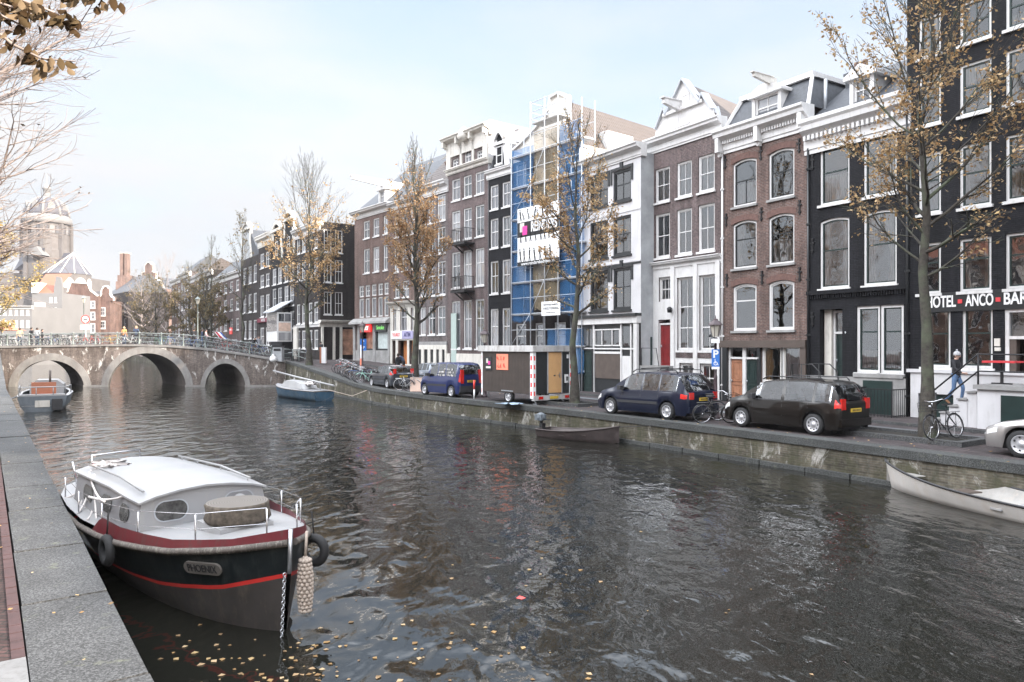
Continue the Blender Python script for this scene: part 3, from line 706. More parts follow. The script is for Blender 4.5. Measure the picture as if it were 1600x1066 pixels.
def door(H, x0, x1, z0, z1, mt, fan=0, y=.16, handle=True, panels=True, fr='white_paint', label=None):
    """panelled door leaf, with optional fanlight above"""
    b = MB(); b.box(x0, x1, y, y+.06, z0, z1); w = x1-x0; h = z1-z0
    if panels:
        for (a, c) in ((.06, .4), (.46, .94)):
            b.ring([(x0+.12*w, z0+a*h), (x1-.12*w, z0+a*h), (x1-.12*w, z0+c*h), (x0+.12*w, z0+c*h)], [(x0+.2*w, z0+(a+.025)*h), (x1-.2*w, z0+(a+.025)*h), (x1-.2*w, z0+(c-.025)*h), (x0+.2*w, z0+(c-.025)*h)], y-.025, y)
            b.box(x0+.3*w, x1-.3*w, y-.015, y, z0+(a+.06)*h, z0+(c-.06)*h)
    d = b.build('door', mt, H.o)
    if label: d['label'] = label
    if handle: k = MB(); k.ball((x0+.1*w, y-.06, z0+.48*h), .04, 6); k.box(x0+.08*w, x0+.12*w, y-.05, y+.01, z0+.45*h, z0+.51*h); k.build('handle', 'galvanised', d)
    f = MB(); f.box(x0-.09, x0-.002, y-.08, y+.1, z0, z1+fan+.1).box(x1+.002, x1+.09, y-.08, y+.1, z0, z1+fan+.1).box(x0-.002, x1+.002, y-.08, y+.1, z1+.002, z1+.09)
    if fan: f.box(x0-.002, x1+.002, y-.08, y+.1, z1+fan, z1+fan+.1)
    f.build('door_frame', fr, H.o)
    if fan: g = MB(); g.add([(x0, y, z1+.09), (x1, y, z1+.09), (x1, y, z1+fan), (x0, y, z1+fan)], [(0, 1, 2, 3)]); g.build('pane', 'pane', H.o)
    return d
def anchor(H, pts, mt='iron'):
    for x, z in pts:
        b = MB(); b.box(x-.025, x+.025, -.05, 0, z-.28, z+.28).box(x-.1, x+.1, -.05, 0, z+.1, z+.16).box(x-.07, x+.07, -.055, 0, z-.2, z-.15).box(x-.05, x+.05, -.06, 0, z+.26, z+.33); b.build('wall_anchor', mt, H.o)
WG = dict(fr='white_paint', sash='green_black_paint')

# ---- hotel, tall black corner of the picture
H = House('hotel', 'tall black brick hotel with white window frames and HOTEL ANCO BAR lettering', 1417, 1680, depth=11)
sx = H.s
def ho(ri, ci): return {}
cols = [(1435, 1470), (1499, 1549), (1571, 1628), (1650, 1668)]
def zz(x, y): return H.z(x, y)
def hrow(yt, yb, ref, cur=(None,)*4, **k):
    zt, zb_ = H.z(ref, yt), H.z(ref, yb)
    for i, (a, b) in enumerate(cols):
        H.ops.append((H.s(a), H.s(b), zb_, zt, dict(WG, cur=cur[i], **k)))
hrow(6, 72, 1500, rows=(.5,), cols=(.5,), cur=('full', None, 'low', None))
hrow(103, 183, 1500, rows=(.55,), cur=(None, 'blind', 'sides', 'half'))
hrow(228, 326, 1503, rows=(.55,), cur=('half', 'drape', 'half', None))
hrow(374, 456, 1503, rows=(.62,), cur=(None, 'sides', None, None))
zt, zb_ = H.z(1504, 481), H.z(1504, 575)
H.ops.append((H.s(1441), H.s(1485), zb_, zt, dict(WG, rows=(.58,), cur='sides')))
H.ops.append((H.s(1503), H.s(1551), zb_, zt, dict(WG, rows=(.58,), cur=None)))
dz0 = H.z(1570, 598); dzt = H.z(1570, 482)
d0, d1 = H.s(1570), H.s(1618)
H.ops.append((d0, d1, dz0, dzt, dict(void=True)))
H.ops.append((H.s(1630), H.s(1668), zb_, zt, dict(WG, rows=(.58,))))
bz = H.z(1440, 582)
for a, c in ((H.s(1437), H.s(1492)),): H.ops.append((a, c, .02, bz-.75, dict(void=True)))
H.wall(H.z(1425, -60), 'brick_black')
H.box('door_frame', 'white_paint', d0, d0+.12, .02, .25, dz0, dzt); H.box('door_frame', 'white_paint', d1-.12, d1, .02, .25, dz0, dzt); H.box('door_frame', 'white_paint', d0, d1, .015, .25, dzt-.14, dzt)
H.box('door_frame', 'white_paint', d0+.12, d1-.12, .02, .22, dzt-1.02, dzt-.92)
H.box('door_frame', 'brown_paint', d0+.12, d0+.32, .05, .3, dz0, dzt-1.02)
g = MB(); g.add([(d0+.12, .12, dzt-.92), (d1-.12, .12, dzt-.92), (d1-.12, .12, dzt-.14), (d0+.12, .12, dzt-.14)], [(0, 1, 2, 3)]); g.build('pane', 'pane', H.o)
b = MB(); b.box(H.s(1420), H.w, -.16, .01, bz, bz+.12)
b.box(H.s(1425), H.s(1437), -.1, .01, -.6, bz); b.box(H.s(1437), H.s(1492), -.1, .01, bz-.75, bz); b.box(H.s(1492), H.w, -.1, .01, -.6, bz); b.build('plinth', 'white_plaster', H.o)
b = MB(); b.box(H.s(1438), H.s(1491), .0, .06, -.3, bz-.78); b.build('cellar_door', 'green_black_paint', H.o)
# lettering
lz_ = H.z(1525, 470)
b = MB(); b.box(H.s(1452), H.s(1668), -.05, .005, lz_-.34, lz_+.34); fas = b.build('fascia', 'black_paint', H.o)
mat('sign_white', (.8, .8, .8), .4, var=.03)
for body, xa, xb in (('HOTEL', 1449, 1494.5), ('ANCO', 1510, 1554), ('BAR', 1569, 1607)):
    sa, sb = H.s(xa), H.s(xb)
    t_ = text(body, .56, 'sign_white', H.o, ((sa+sb)/2, -.06, lz_), bold=.012); vx = [v.co.x for v in t_.data.vertices]; t_.scale = ((sb-sa)/(max(vx)-min(vx)), 1, 1)
mat('red_dot', (.6, .05, .06), .4, var=.05)
for x in (1501.5, 1561):
    b = MB(); b.box(H.s(x)-.07, H.s(x)+.07, -.075, -.05, lz_-.07, lz_+.07); b.build('red_mark', 'red_dot', H.o)
b = MB(); b.box(H.s(1554), H.s(1563), -.03, .0, H.z(1558, 541), H.z(1558, 529)).box(H.s(1554.5), H.s(1564), -.03, .0, H.z(1558, 548.5), H.z(1558, 543)); b.build('notice', 'cream_paint', H.o)
# front steps and landing
stp = thing('steps', 'white plastered stone steps and landing in front of the hotel door', 'steps', H.o.location, H.o.rotation_euler[2])
lx0, lx1 = H.s(1546)-.0, H.s(1680); top = dz0; sd_ = 2.0
b = MB(); b.box(lx0+.6, lx1, -sd_, -.11, -.2, top-.14); b.build('landing', 'white_plaster', stp)
b = MB(); b.box(lx0+.52, lx1, -sd_-.1, -.105, top-.138, top-.0); b.build('slab', 'grey_stone', stp)
ns = 5
for i in range(ns):
    zz_ = top-.0-(i+1)*(top/(ns+1)); b = MB(); b.box(lx0+.5-.28*(i+1), lx0+.52-.28*i, -sd_+.15, -.9, -.2, zz_-.05); b.build('riser', 'white_plaster', stp)
    b = MB(); b.box(lx0+.47-.28*(i+1), lx0+.52-.28*i, -sd_+.1, -.88, zz_-.048, zz_); b.build('tread', 'grey_stone', stp)
b = MB(); b.box(lx0+1.3, lx0+2.9, -sd_-.04, -sd_+.1, .05, top-.3); b.build('cellar_window', 'green_black_paint', stp)
b = MB(); yy = -sd_+.02
for dz in (.95, .42): b.tube([(lx0-.95, yy, dz+.05), (lx0+.62, yy, top+dz-.0), (lx1-.2, yy, top+dz)], .028, 6)
for px_ in (lx0+.62, lx0+2.4): b.tube([(px_, yy, top-.1), (px_, yy, top+.97)], .028, 6)
b.tube([(lx0-.7, yy, 0), (lx0-.7, yy, 1.1)], .028, 6); b.build('handrail', 'iron', stp)
HOT = H; STEP = (lx0, top, sd_, ns)
b = MB(); b.box(H.s(1572), H.s(1592), -.8, -.5, top+.98-.35, top+1.04-.35); 
tb = thing('table', 'small red topped table on the landing by the hotel door', 'table', H.o.location, H.o.rotation_euler[2])
tb.parent = None
tx = H.s(1600); b = MB(); b.box(tx-.55, tx+.4, -1.5, -.9, top+.68, top+.74); b.build('table_top', 'red_dot', tb); b = MB(); b.bar((tx-.1, -1.2, top), (tx-.1, -1.2, top+.68), .07); b.bar((tx-.4, -1.2, top+.02), (tx+.2, -1.2, top+.02), .05); b.build('leg', 'iron', tb)

# ---- black house with the white dentil cornice
H = House('house', 'black brick house with white dentil cornice and dormer beside the hotel', 1262, 1419, depth=10)
wk = dict(WG, rise=.09)
H.win([(1281, 1327), (1349, 1401)], [(231, 322), (344, 452)], 1281, rows=(.55,), cols=(), sill='white_paint', **wk, each=lambda r, c: dict(cur=[['half', 'half'], ['sides', 'drape']][r][c]))
zt, zb_ = H.z(1338, 479), H.z(1338, 582)
xa, xm, xb = H.s(1338), H.s(1375), H.s(1412)
H.ops += [(xa, xm, zb_, zt, dict(WG, rows=(.62,), cur='low', fw=.11)), (xm, xb, zb_, zt, dict(WG, rows=(.62,), cur='low', fw=.11))]
dx0, dx1 = H.s(1281), H.s(1316); dzt = H.z(1281, 484); dz0 = 1.05
H.ops.append((dx0, dx1, dz0, dzt, dict(void=True)))
H.wall(H.z(1262, 243), 'brick_black')
b = MB(); b.box(0, H.w, -.10, .01, -.8, H.z(1338, 589)).box(H.s(1336), H.s(1414), -.14, .01, H.z(1338, 589), H.z(1338, 583)); b.build('plinth', 'grey_stone', H.o)
door(H, dx0+.42, dx1-.1, dz0, dzt-1.0, 'green_black_paint', fan=.85, y=.5); 
b = MB(); b.box(dx0+.0, dx0+.32, .3, .55, dz0, dzt); b.build('door_frame', 'cream_paint', H.o)
H.band(H.z(1262, 462), H.z(1262, 456), .12, 'brick_black'); b = MB()
for i in range(40): b.box(.05+i*H.w/40, .05+(i+.5)*H.w/40, -.08, 0, H.z(1262, 468), H.z(1262, 462))
b.build('brick_frieze', 'brick_black', H.o)
for a_, c_ in ((1281, 1327), (1349, 1401)): H.box('panel', 'white_paint', H.s(a_)-.03, H.s(c_)+.03, -.03, .0, H.z(1281, 463)+.14, H.z(1281, 453)-.1) 
H.cornice(H.z(1262, 243), H.z(1262, 191), .5, dent=.2)
H.front_roof(H.z(1262, 191), H.z(1262, 191)+2.6, run=3.5)
H.dormer(H.s(1321), H.s(1347), H.z(1321, 165), H.z(1321, 122), y0=.5, ped=.55)
H.chimney(.1, 2.4, H.h, .8, 1.0, 3.7, 'slate')
for k in range(2): b = MB(); b.lathe([(.13, 0), (.11, .55)], 8, c=(.3+.4*k, 2.9, H.h+3.8)); b.build('chimney_pot', 'brick_red', H.o)
H.box('cellar_door', 'green_black_paint', H.s(1352), H.s(1397), -.16, -.1, .02, H.z(1352, 594))
H.rail(H.s(1358), H.s(1421), -1.1, .02, 1.05, ret=.9, name='area_railing')
b = MB(); b.lathe([(.16, 0), (.16, .02)], 14, c=(0, 0, 0)); rd = b.build('round_sign', 'sign_white', H.o, (H.s(1362), -1.14, .82)); rd.rotation_euler = (R(90), 0, 0)
b = MB(); b.lathe([(.15, 0), (.15, .012)], 14).bar((-.09, .09, .016), (.09, -.09, .016), .03, .01); r2 = b.build('red_ring', 'red_dot', rd, (0, 0, .012)); r2.scale = (.75, .75, 1)
b = MB()
for z in (.35, .7, 1.05): pass
b.box(H.s(1281)-.3, H.s(1316)+.2, -1.3, -.1, -.1, .52).box(H.s(1281)-.1, H.s(1316)+.2, -.9, -.1, .52, 1.03); b.build('stoop', 'grey_stone', H.o)
b = MB()
for q in (-1.25, -.15):
    b.tube([(H.s(1262)+.2, q, 0), (H.s(1262)+.2, q, 1.9), (H.s(1300), q, 1.9), (H.s(1312), q, 1.6), (H.s(1316), q, .6)], .025, 6)
    b.tube([(H.s(1283), q, .5), (H.s(1283), q, 1.9)], .02, 6)
b.build('handrail', 'iron', H.o)
anchor(H, [(H.s(1270), H.z(1270, y_)) for y_ in (255, 385, 500)])
text('9', .12, 'sign_white', H.o, (H.s(1321), -.01, H.z(1321, 520)))

# ---- brown house with mansard
H = House('house', 'brown brick house with fanned window heads, slate mansard and low dark shopfront', 1127, 1261.5, depth=10)
H.win([(1145, 1182), (1201, 1241)], [(253.5, 325), (348, 421), (445, 517.5)], 1145, rows=(.55,), rise=.13, sill='grey_stone',
      each=lambda r, c: [dict(fr='white_paint', sash='black_paint', cur=['half', None][c], cols=(.5,), ucols=()), dict(fr='white_paint', sash='black_paint', cur='half' if c else 'drape', rows=(.62,)), dict(fr='white_paint', sash='white_paint', rows=(.65,) if c == 0 else (), cur=None)][r])
sz1 = H.z(1135, 540)
H.ops += [(H.s(1190), H.s(1221), 1.0, sz1, dict(fr='white_paint', sash='cream_paint', rows=(), cur='sides')), (H.s(1221), H.s(1252), 1.0, sz1, dict(fr='white_paint', sash='cream_paint', rows=(), cur='sides'))]
dz1 = H.z(1150, 561)
H.ops.append((H.s(1138), H.s(1184.5), .05, sz1, dict(void=True)))
H.wall(H.z(1127, 243), 'brick_brown')
door(H, H.s(1140.5), H.s(1159.5), .1, dz1, 'oak_door', fan=sz1-dz1-.1, y=.1, label='carved brown wooden door'); door(H, H.s(1164.5), H.s(1182.5), .1, dz1, 'green_black_paint', fan=sz1-dz1-.1, y=.1, label='dark green panelled door')
H.band(H.z(1127, 543), H.z(1127, 532.5), .16, 'brown_paint', name='shop_beam')
H.box('pilaster', 'black_paint', .0, H.s(1138), -.12, .01, -.2, sz1); H.box('pilaster', 'brown_paint', H.s(1252.5), H.w, -.12, .01, -.2, sz1); H.box('pilaster', 'black_paint', H.s(1184.8), H.s(1189.6), -.1, .01, -.2, sz1)
H.box('plinth', 'black_paint', H.s(1190), H.s(1252), -.05, .01, -.2, .9)
# brick arches over the windows stand a little proud
mat('arch_brick', (.13, .072, .06), .85, var=.35, scale=8)
for a_, c_ in ((1145, 1182), (1201, 1241)):
    for yt in (253.5, 348, 445):
        s0, s1, zt = H.s(a_)-.1, H.s(c_)+.1, H.z(1145, yt)
        n_ = 9
        up = [(s1-(s1-s0)*k/n_, zt+.28-.14*(2*k/n_-1)**2) for k in range(n_+1)]; lo = [(s0+(s1-s0)*k/n_, zt+.01-.14*(2*k/n_-1)**2) for k in range(n_+1)]
        b = MB(); b.prism(lo+up, -.02, .01); b.build('brick_arch', 'arch_brick', H.o)
H.cornice(H.z(1127, 243), H.z(1127, 207), .55, dent=.14, brk=3)
anchor(H, [(H.s(x_), H.z(x_, y_)) for x_, y_ in ((1133.5, 255), (1189, 241), (1249, 229), (1135, 345), (1190, 336), (1250, 325), (1136, 439), (1191, 435), (1250, 430))])
mz0 = H.z(1127, 207); mz1 = mz0+1.5
b = MB(); w_ = H.w
b.add([(0, .1, mz0), (w_, .1, mz0), (w_-.45, 1.0, mz1), (.45, 1.0, mz1), (0, 9, mz0), (w_, 9, mz0), (w_-.45, 8, mz1), (.45, 8, mz1)], [(0, 1, 2, 3), (1, 5, 6, 2), (0, 3, 7, 4), (3, 2, 6, 7), (4, 7, 6, 5)]); rf = b.build('roof', 'slate', H.o)
b = MB(); b.box(.35, w_-.35, .82, 1.1, mz1-.02, mz1+.2).bar((0, .06, mz0), (.42, .9, mz1), .14).bar((w_, .06, mz0), (w_-.42, .9, mz1), .14).box(w_-.55, w_-.33, 1.1, 8, mz1-.02, mz1+.18); b.build('roof_trim', 'white_paint', rf)
H.dormer(H.s(1174), H.s(1210), H.z(1180, 194), H.z(1180, 151), y0=.22, arch=.38)
H.hoist(H.s(1200), mz1+.15, .95, sz=.18, mt='cream_paint')
b = MB(); b.tube([(w_+.2, .9, mz0-.2), (w_+.15, 1.0, mz1-.3)], .07, 8); b.build('downpipe', 'zinc', rf)
text('91', .14, 'sign_white', H.o, (H.s(1186), -.11, dz1+.05))

# ---- neck gable house with white ground floor
H = House('house', 'red brick house with white bell gable, white ground floor and tall shop windows', 1015, 1126.5, depth=11)
ct = H.z(1025, 411)
H.win([(1024, 1046.5), (1057.5, 1081), (1091, 1116.5)], [(265, 318), (336, 404)], 1026, rows=(.5,), cols=(.5,), sill='white_paint', each=lambda r, c: dict(cur=[['full', 'full', 'full'], [None, None, None]][r][c]), sw=.04)
zA, zB = H.z(1100, 430), H.z(1100, 548); zM = lerp(zB, zA, .58)
for a_, c_ in ((1058.5, 1086.5), (1093, 1121)):
    H.ops.append((H.s(a_), H.s(c_), zB, zA, dict(rows=(.30, .60), cols=(.5,), cur='drape', sill='white_paint')))
H.ops.append((H.s(1030), H.s(1050), H.z(1030, 472), H.z(1030, 434), dict(rows=(.5,), cols=(.33, .66), cur=None, sill=None)))
for a_, c_ in ((1062, 1086), (1094, 1119)): H.ops.append((H.s(a_), H.s(c_), .35, H.z(1062, 567), dict(rows=(.5,), cols=(.5,), cur='full', sill=None)))
H.ops.append((H.s(1029.5), H.s(1050.5), H.z(1030, 571), H.z(1030, 500), dict(void=True, rise=.2)))
H.wall(H.z(1015, 243), 'brick_plum')
# white ground floor skin built in piers round the openings
b = MB(); G = [o for o in H.ops if o[3] < ct-.1]; w_ = H.w
xs = sorted({0, w_, *[o[0] for o in G], *[o[1] for o in G]}); zs = sorted({-.5, ct-.25, *[o[2] for o in G], *[o[3] for o in G]})
for i in range(len(xs)-1):
    for j in range(len(zs)-1):
        cx, cz = (xs[i]+xs[i+1])/2, (zs[j]+zs[j+1])/2
        if not any(o[0] < cx < o[1] and o[2] < cz < o[3] for o in G): b.box(xs[i], xs[i+1], -.05, .0, zs[j], zs[j+1])
b.build('white_front', 'white_paint', H.o)
H.box('brick_panel', 'brick_plum', H.s(1057), H.s(1121), -.07, -.05, H.z(1100, 560), H.z(1100, 551))
for x_ in (1017, 1053, 1088.5, 1123.5): H.box('pilaster', 'white_paint', H.s(x_)-.13, H.s(x_)+.13, -.13, -.052, .1, ct-.3)
H.cornice(ct-.42, ct, .32)
door(H, H.s(1030.5), H.s(1049.5), H.z(1030, 571), H.z(1030, 508), 'red_door_paint', fan=0, y=.1, label='dark red panelled door with a rounded head')
g = MB(); g.lathe([(.11, 0), (.14, .22), (.06, .3)], 6, c=(H.s(1053), -.3, H.z(1052, 489))).bar((H.s(1053), -.3, H.z(1052, 487)), (H.s(1053), 0, H.z(1052, 484)), .03); g.build('wall_lantern', 'iron', H.o)
b = MB(); dz_ = H.z(1030, 571); b.box(H.s(1022), H.s(1055), -1.0, -.06, -.2, dz_); b.build('stoop', 'grey_stone', H.o)
b = MB()
for q in (-.95,):
    b.tube([(H.s(1024), q, dz_), (H.s(1024), q, dz_+.9), (H.s(1047), q, dz_+.9), (H.s(1058), q, .2)], .022, 6)
b.build('handrail', 'iron', H.o)
H.cornice(H.z(1015, 243), H.z(1015, 221), .42)
gz = H.z(1015, 221); GX = lambda x: H.s(x); GZ = lambda x, y: H.z(x, y)
cx = w_/2
zs_ = GZ(1066, 171); za = GZ(1066, 124)
pts = [(.35, gz), (w_-.35, gz), (w_-.5, gz+.5), (w_-.85, gz+.95), (w_-1.15, gz+1.45), (w_-1.3, zs_), (cx, za), (1.3, zs_), (1.15, gz+1.45), (.85, gz+.95), (.5, gz+.5)]
gb = H.gable(pts, 'white_paint', .3, edge='zinc', ew=.08)
window(gb, cx-.42, cx+.42, gz+.25, gz+1.75, rows=(.5,), cols=(.5,), cur='full').location.y = -.08
b = MB(); b.prism([(1.1, zs_-.05), (w_-1.1, zs_-.05), (w_-1.1, zs_+.1), (1.1, zs_+.1)], -.14, -.002); b.build('moulding', 'white_paint', gb)
H.hoist(cx-.25, zs_+.2, 1.1, sz=.28); H.gable_roof(gz-.15, za-.15, 'roof_tile', skew=-.2, back=10)

# ---- white pub house
H = House('house', 'white plastered house with black window surrounds above a black pub front', 905, 1001.5, off=.9, depth=9.5)
Bk = dict(fr='black_paint', sash='black_paint', sill='black_paint', rows=(.55,), cols=(.5,), ucols=(.5,))
H.win([(922, 950), (958, 986)], [(264, 314), (337, 398), (418, 484)], 975, **Bk, each=lambda r, c: dict(cur=[[None, None], ['blind', 'drape'], [None, None]][r][c], fw=.11))
H.wall(H.z(1001, 237), 'white_plaster', side='grey_plaster')
for (yt) in (264, 418):
    zt = H.z(975, yt); b = MB()
    for a_, c_ in ((922, 950), (958, 986)):
        b.box(H.s(a_)-.18, H.s(c_)+.18, -.05, 0, zt+.02, zt+.16).box((H.s(a_)+H.s(c_))/2-.12, (H.s(a_)+H.s(c_))/2+.12, -.08, 0, zt+.02, zt+.4)
        b.box(H.s(a_)-.18, H.s(a_)-.05, -.05, 0, zt-.7, zt+.02).box(H.s(c_)+.05, H.s(c_)+.18, -.05, 0, zt-.7, zt+.02)
    b.box(0, H.w, -.045, 0, zt+.42-.3*(yt == 418), zt+.5-.3*(yt == 418)); b.build('hood_mould', 'black_paint', H.o)
for yy_ in (333, 412): H.band(H.z(975, yy_)+.03, H.z(975, yy_)+.12, .03, 'white_plaster', name='string_course')
H.cornice(H.z(1001, 244), H.z(1001, 223), .5)
pz = H.z(990, 494)
H.box('pub_fascia', 'white_paint', -.05, H.w+.02, -.3, 0, H.z(990, 505), pz); H.box('cornice', 'black_paint', -.05, H.w+.05, -.42, 0, pz, pz+.14)
ph = H.z(990, 506)
b = MB(); b.box(0, H.w, -.12, -.002, -.2, ph); fr_ = b.build('pub_front', 'black_paint', H.o)
H.box('pilaster', 'white_paint', 0.02, .22, -.28, -.12, -.1, ph-.003); H.box('pilaster', 'white_paint', H.w-.28, H.w-.02, -.28, -.12, -.1, ph-.003)
def fbox(n_, mt_, x0_, x1_, y0_, y1_, d_=-.16): return H.box(n_, mt_, H.s(x0_), H.s(x1_), d_, -.118, H.z(960, y0_), H.z(960, y1_))
fbox('upper_window', 'pane', 916, 929, 541, 513, -.14); fbox('upper_window', 'pane', 934, 972, 539, 517, -.14); fbox('upper_window', 'pane', 977, 989, 541, 511, -.14)
for a_, c_ in ((933, 973),):
    b = MB(); b.ring([(H.s(a_), H.z(960, 541)), (H.s(c_), H.z(960, 541)), (H.s(c_), H.z(960, 514)), (H.s(a_), H.z(960, 514))], [(H.s(a_)+.07, H.z(960, 541)+.07), (H.s(c_)-.07, H.z(960, 541)+.07), (H.s(c_)-.07, H.z(960, 514)-.07), (H.s(a_)+.07, H.z(960, 514)-.07)], -.2, -.12)
    for t_ in (.3, .7): b.box(lerp(H.s(a_), H.s(c_), t_)-.03, lerp(H.s(a_), H.s(c_), t_)+.03, -.2, -.141, H.z(960, 541), H.z(960, 514))
    b.build('window_frame', 'white_paint', fr_)
b = MB()
for x_ in (931.5, 974.5, 990): b.box(H.s(x_)-.05, H.s(x_)+.05, -.2, -.12, 0, ph)
b.box(.2, H.w-.25, -.21, -.12, H.z(960, 545)-.04, H.z(960, 545)+.04); b.box(H.s(933), H.s(973), -.2, -.12, H.z(960, 553), H.z(960, 549.5)); b.build('glazing_bars', 'white_paint', fr_)
H.box('roller_door', 'brown_paint', H.s(933.5), H.s(973), -.17, -.118, H.z(960, 592), H.z(960, 553))
H.box('side_panel', 'white_paint', H.s(976), H.s(988.5), -.17, -.118, H.z(960, 610), H.z(960, 556))
door(H, H.s(916), H.s(930), .05, H.z(960, 548), 'green_black_paint', y=-.16, fr='black_paint')
# green gate between the two
Gt = House('gate', 'dark green wooden gate in the gap beside the pub front', 1001.5, 1017, off=.25, cat='gate', depth=.2)
b = MB(); b.box(0, Gt.w, 0, .1, 0, 3.1)
for k in range(1, 5): b.box(k*Gt.w/5-.01, k*Gt.w/5+.01, -.02, 0, .1, 3)
b.build('panel', 'green_black_paint', Gt.o); b = MB(); b.bar((.05, -.06, 2.2), (Gt.w-.05, -.06, 2.2), .05).bar((.05, -.06, .8), (Gt.w-.05, -.06, .8), .05); b.build('strap', 'iron', Gt.o)

# ---- scaffolded house
H = House('house', 'brick house with stepped white gable and long tiled roof behind the scaffolding', 799, 905, ln=LM, depth=12)
H.win([(806, 822), (836, 852), (866, 884)], [(245, 285), (320, 365), (400, 440), (505, 545)], 840, rows=(.5,), far=True)
top_ = H.z(870, 235)
H.wall(top_, 'brick_dark', side='cream_paint', far=True)
gx = H.s(868); gt = H.z(868, 150)
pts = [(.2, top_), (H.w-.1, top_), (H.w-.1, top_+.7), (H.w-.9, top_+.9), (H.w-1.3, gt-1.8), (gx+.9, gt-1.6), (gx+.8, gt-.2), (gx+.35, gt+.1), (gx-.5, gt), (gx-.7, gt-1.0), (1.9, gt-1.9), (1.2, top_+1.2), (.3, top_+.9)]
H.gable(pts, 'cream_paint', .4, edge='white_paint')
H.gable_roof(top_-.2, gt-.1, 'roof_tile', xr=gx, skew=-.05, back=15)
b = MB(); b.box(H.w-1.5, H.w-.2, 2.6, 5.0, top_-.2, H.z(905, 190)); d_ = b.build('dormer', 'white_paint', H.o)
SC = H

# ---- narrow black house
H = House('house', 'narrow black house with small neck gable squeezed left of the scaffolding', 763, 799, ln=LM, depth=10)
H.win([(766, 778.5), (784.5, 797)], [(291, 329), (343, 389), (409, 460), (483, 544)], 766, rows=(.55,), cols=(.5,), far=True, fw=.1)
H.wall(H.z(763, 268), 'brick_black', side='white_plaster', far=True)
H.cornice(H.z(763, 282), H.z(763, 268), .3)
b0 = H.h; zt = H.z(781, 206)
arc = [(H.w-.75-(H.w-1.5)*k/8, zt-.5+.5*math.sin(math.pi*k/8)) for k in range(9)]
H.gable([(.45, b0), (H.w-.45, b0), (H.w-.6, b0+1.0), (H.w-.75, b0+1.6)]+arc+[(.75, b0+1.6), (.6, b0+1.0)], 'brick_black', .3, edge='white_paint', ew=.22)
b = MB(); b.box(.7, H.w-.7, -.14, 0, zt-.9, zt-.7); b.build('moulding', 'white_paint', H.o)
window(H.o, H.w/2-.35, H.w/2+.35, b0+.25, b0+1.5, far=True).location.y = -.1
H.chimney(H.w/2-.2, 1.5, b0+2, .4, .4, H.z(781, 197)-b0-2, 'white_plaster')
H.gable_roof(b0, zt-.6, 'slate')

# ---- tall house with moulded attic
H = House('house', 'tall grey brown brick house with big moulded cream cornice and two small balconies', 699.5, 762.5, ln=LM, depth=10)
H.win([(706, 719), (724, 737), (742.5, 756.5)], [(281.5, 315), (331, 378), (395, 451), (471, 545)], 707, rows=(.62,), cols=(.5,), far=True, fw=.1)
for a_, c_ in ((707, 716), (726, 735.5), (745, 754)): H.ops.append((H.s(a_), H.s(c_), H.z(707, 262), H.z(707, 250 if a_ != 726 else 243), dict(rows=(.5,), cols=(.5,), fw=.08, sill=None)))
H.wall(H.z(700, 222)-.3, 'brick_plum', side='white_plaster', far=True)
z1_ = H.z(700, 265); b = MB(); w_ = H.w
b.box(-.02, .5, -.12, 0, z1_-.2, H.h).box(w_-.5, w_+.02, -.12, 0, z1_-.2, H.h).box(.5, w_-.5, -.09, 0, z1_-.2, z1_+.02).box(.5, w_-.5, -.09, 0, H.z(707, 246), H.h)
for x_ in (.36, .66): b.box(w_*x_-.12, w_*x_+.12, -.09, 0, z1_, H.h)
b.build('attic_front', 'cream_paint', H.o)
H.cornice(z1_-.5, z1_-.1, .3, 'cream_paint', name='string_cornice'); H.cornice(H.h-.25, H.z(700, 222)+.15, .6, 'cream_paint', ext=.25, brk=4)
b = MB(); b.box(.3, w_-.2, .3, 4, H.h, H.h+.9); b.build('parapet', 'cream_paint', H.o)
b = MB(); b.lathe([(.35, 0), (.5, .3), (.3, .8), (.1, 1.0)], 8, c=(w_/2, -.3, H.h-.2)); b.build('ornament', 'cream_paint', H.o)
for y_ in (381, 455): 
    z_ = H.z(730, y_); x0_, x1_ = H.s(720), H.s(741); bo = H.rail(x0_, x1_, -.85, z_, z_+1.0, name='balcony', ret=.85, step=.16); b = MB(); b.box(x0_-.05, x1_+.05, -.9, 0, z_-.14, z_).bar((x0_+.2, 0, z_-.6), (x0_+.2, -.7, z_-.1), .08).bar((x1_-.2, 0, z_-.6), (x1_-.2, -.7, z_-.1), .08); b.build('balcony_floor', 'iron', bo)
H.box('door', 'pale_green_paint', H.s(705.5), H.s(713.5), -.05, .05, .3, H.z(707, 490)); H.box('plinth', 'cream_paint', H.s(714.5), w_, -.1, 0, -.3, H.z(740, 553)); H.box('plinth', 'cream_paint', 0, H.s(704.5), -.1, 0, -.3, H.z(740, 553))

# ---- grey house with three windows and cafe base, then the ticket shop house, then the bay-window house
H = House('house', 'grey brick house with white window frames, white stone base and tall chimney', 652, 699.5, ln=LM, depth=10)
H.win([(656.5, 665), (669, 680), (683.5, 696)], [(303.5, 345), (354.5, 396), (408, 461), (478, 523)], 690, rows=(.6,), cols=(.5,), far=True, fw=.1)
H.wall(H.z(698, 290), 'brick_grey', far=True); w_ = H.w
H.cornice(H.z(698, 300), H.z(698, 281), .5)
bz = H.z(690, 537); b = MB(); b.box(0, w_, -.1, 0, bz-.1, bz+.15); b.build('base_cornice', 'grey_stone', H.o)
b = MB()
for x_ in (653, 662, 672, 681, 690, 699): b.box(H.s(x_)-.2, min(w_, H.s(x_)+.2), -.12, 0, -.3, bz-.1)
b.box(0, w_, -.11, 0, bz-.45, bz-.1); b.build('stone_base', 'cream_paint', H.o)
b = MB()
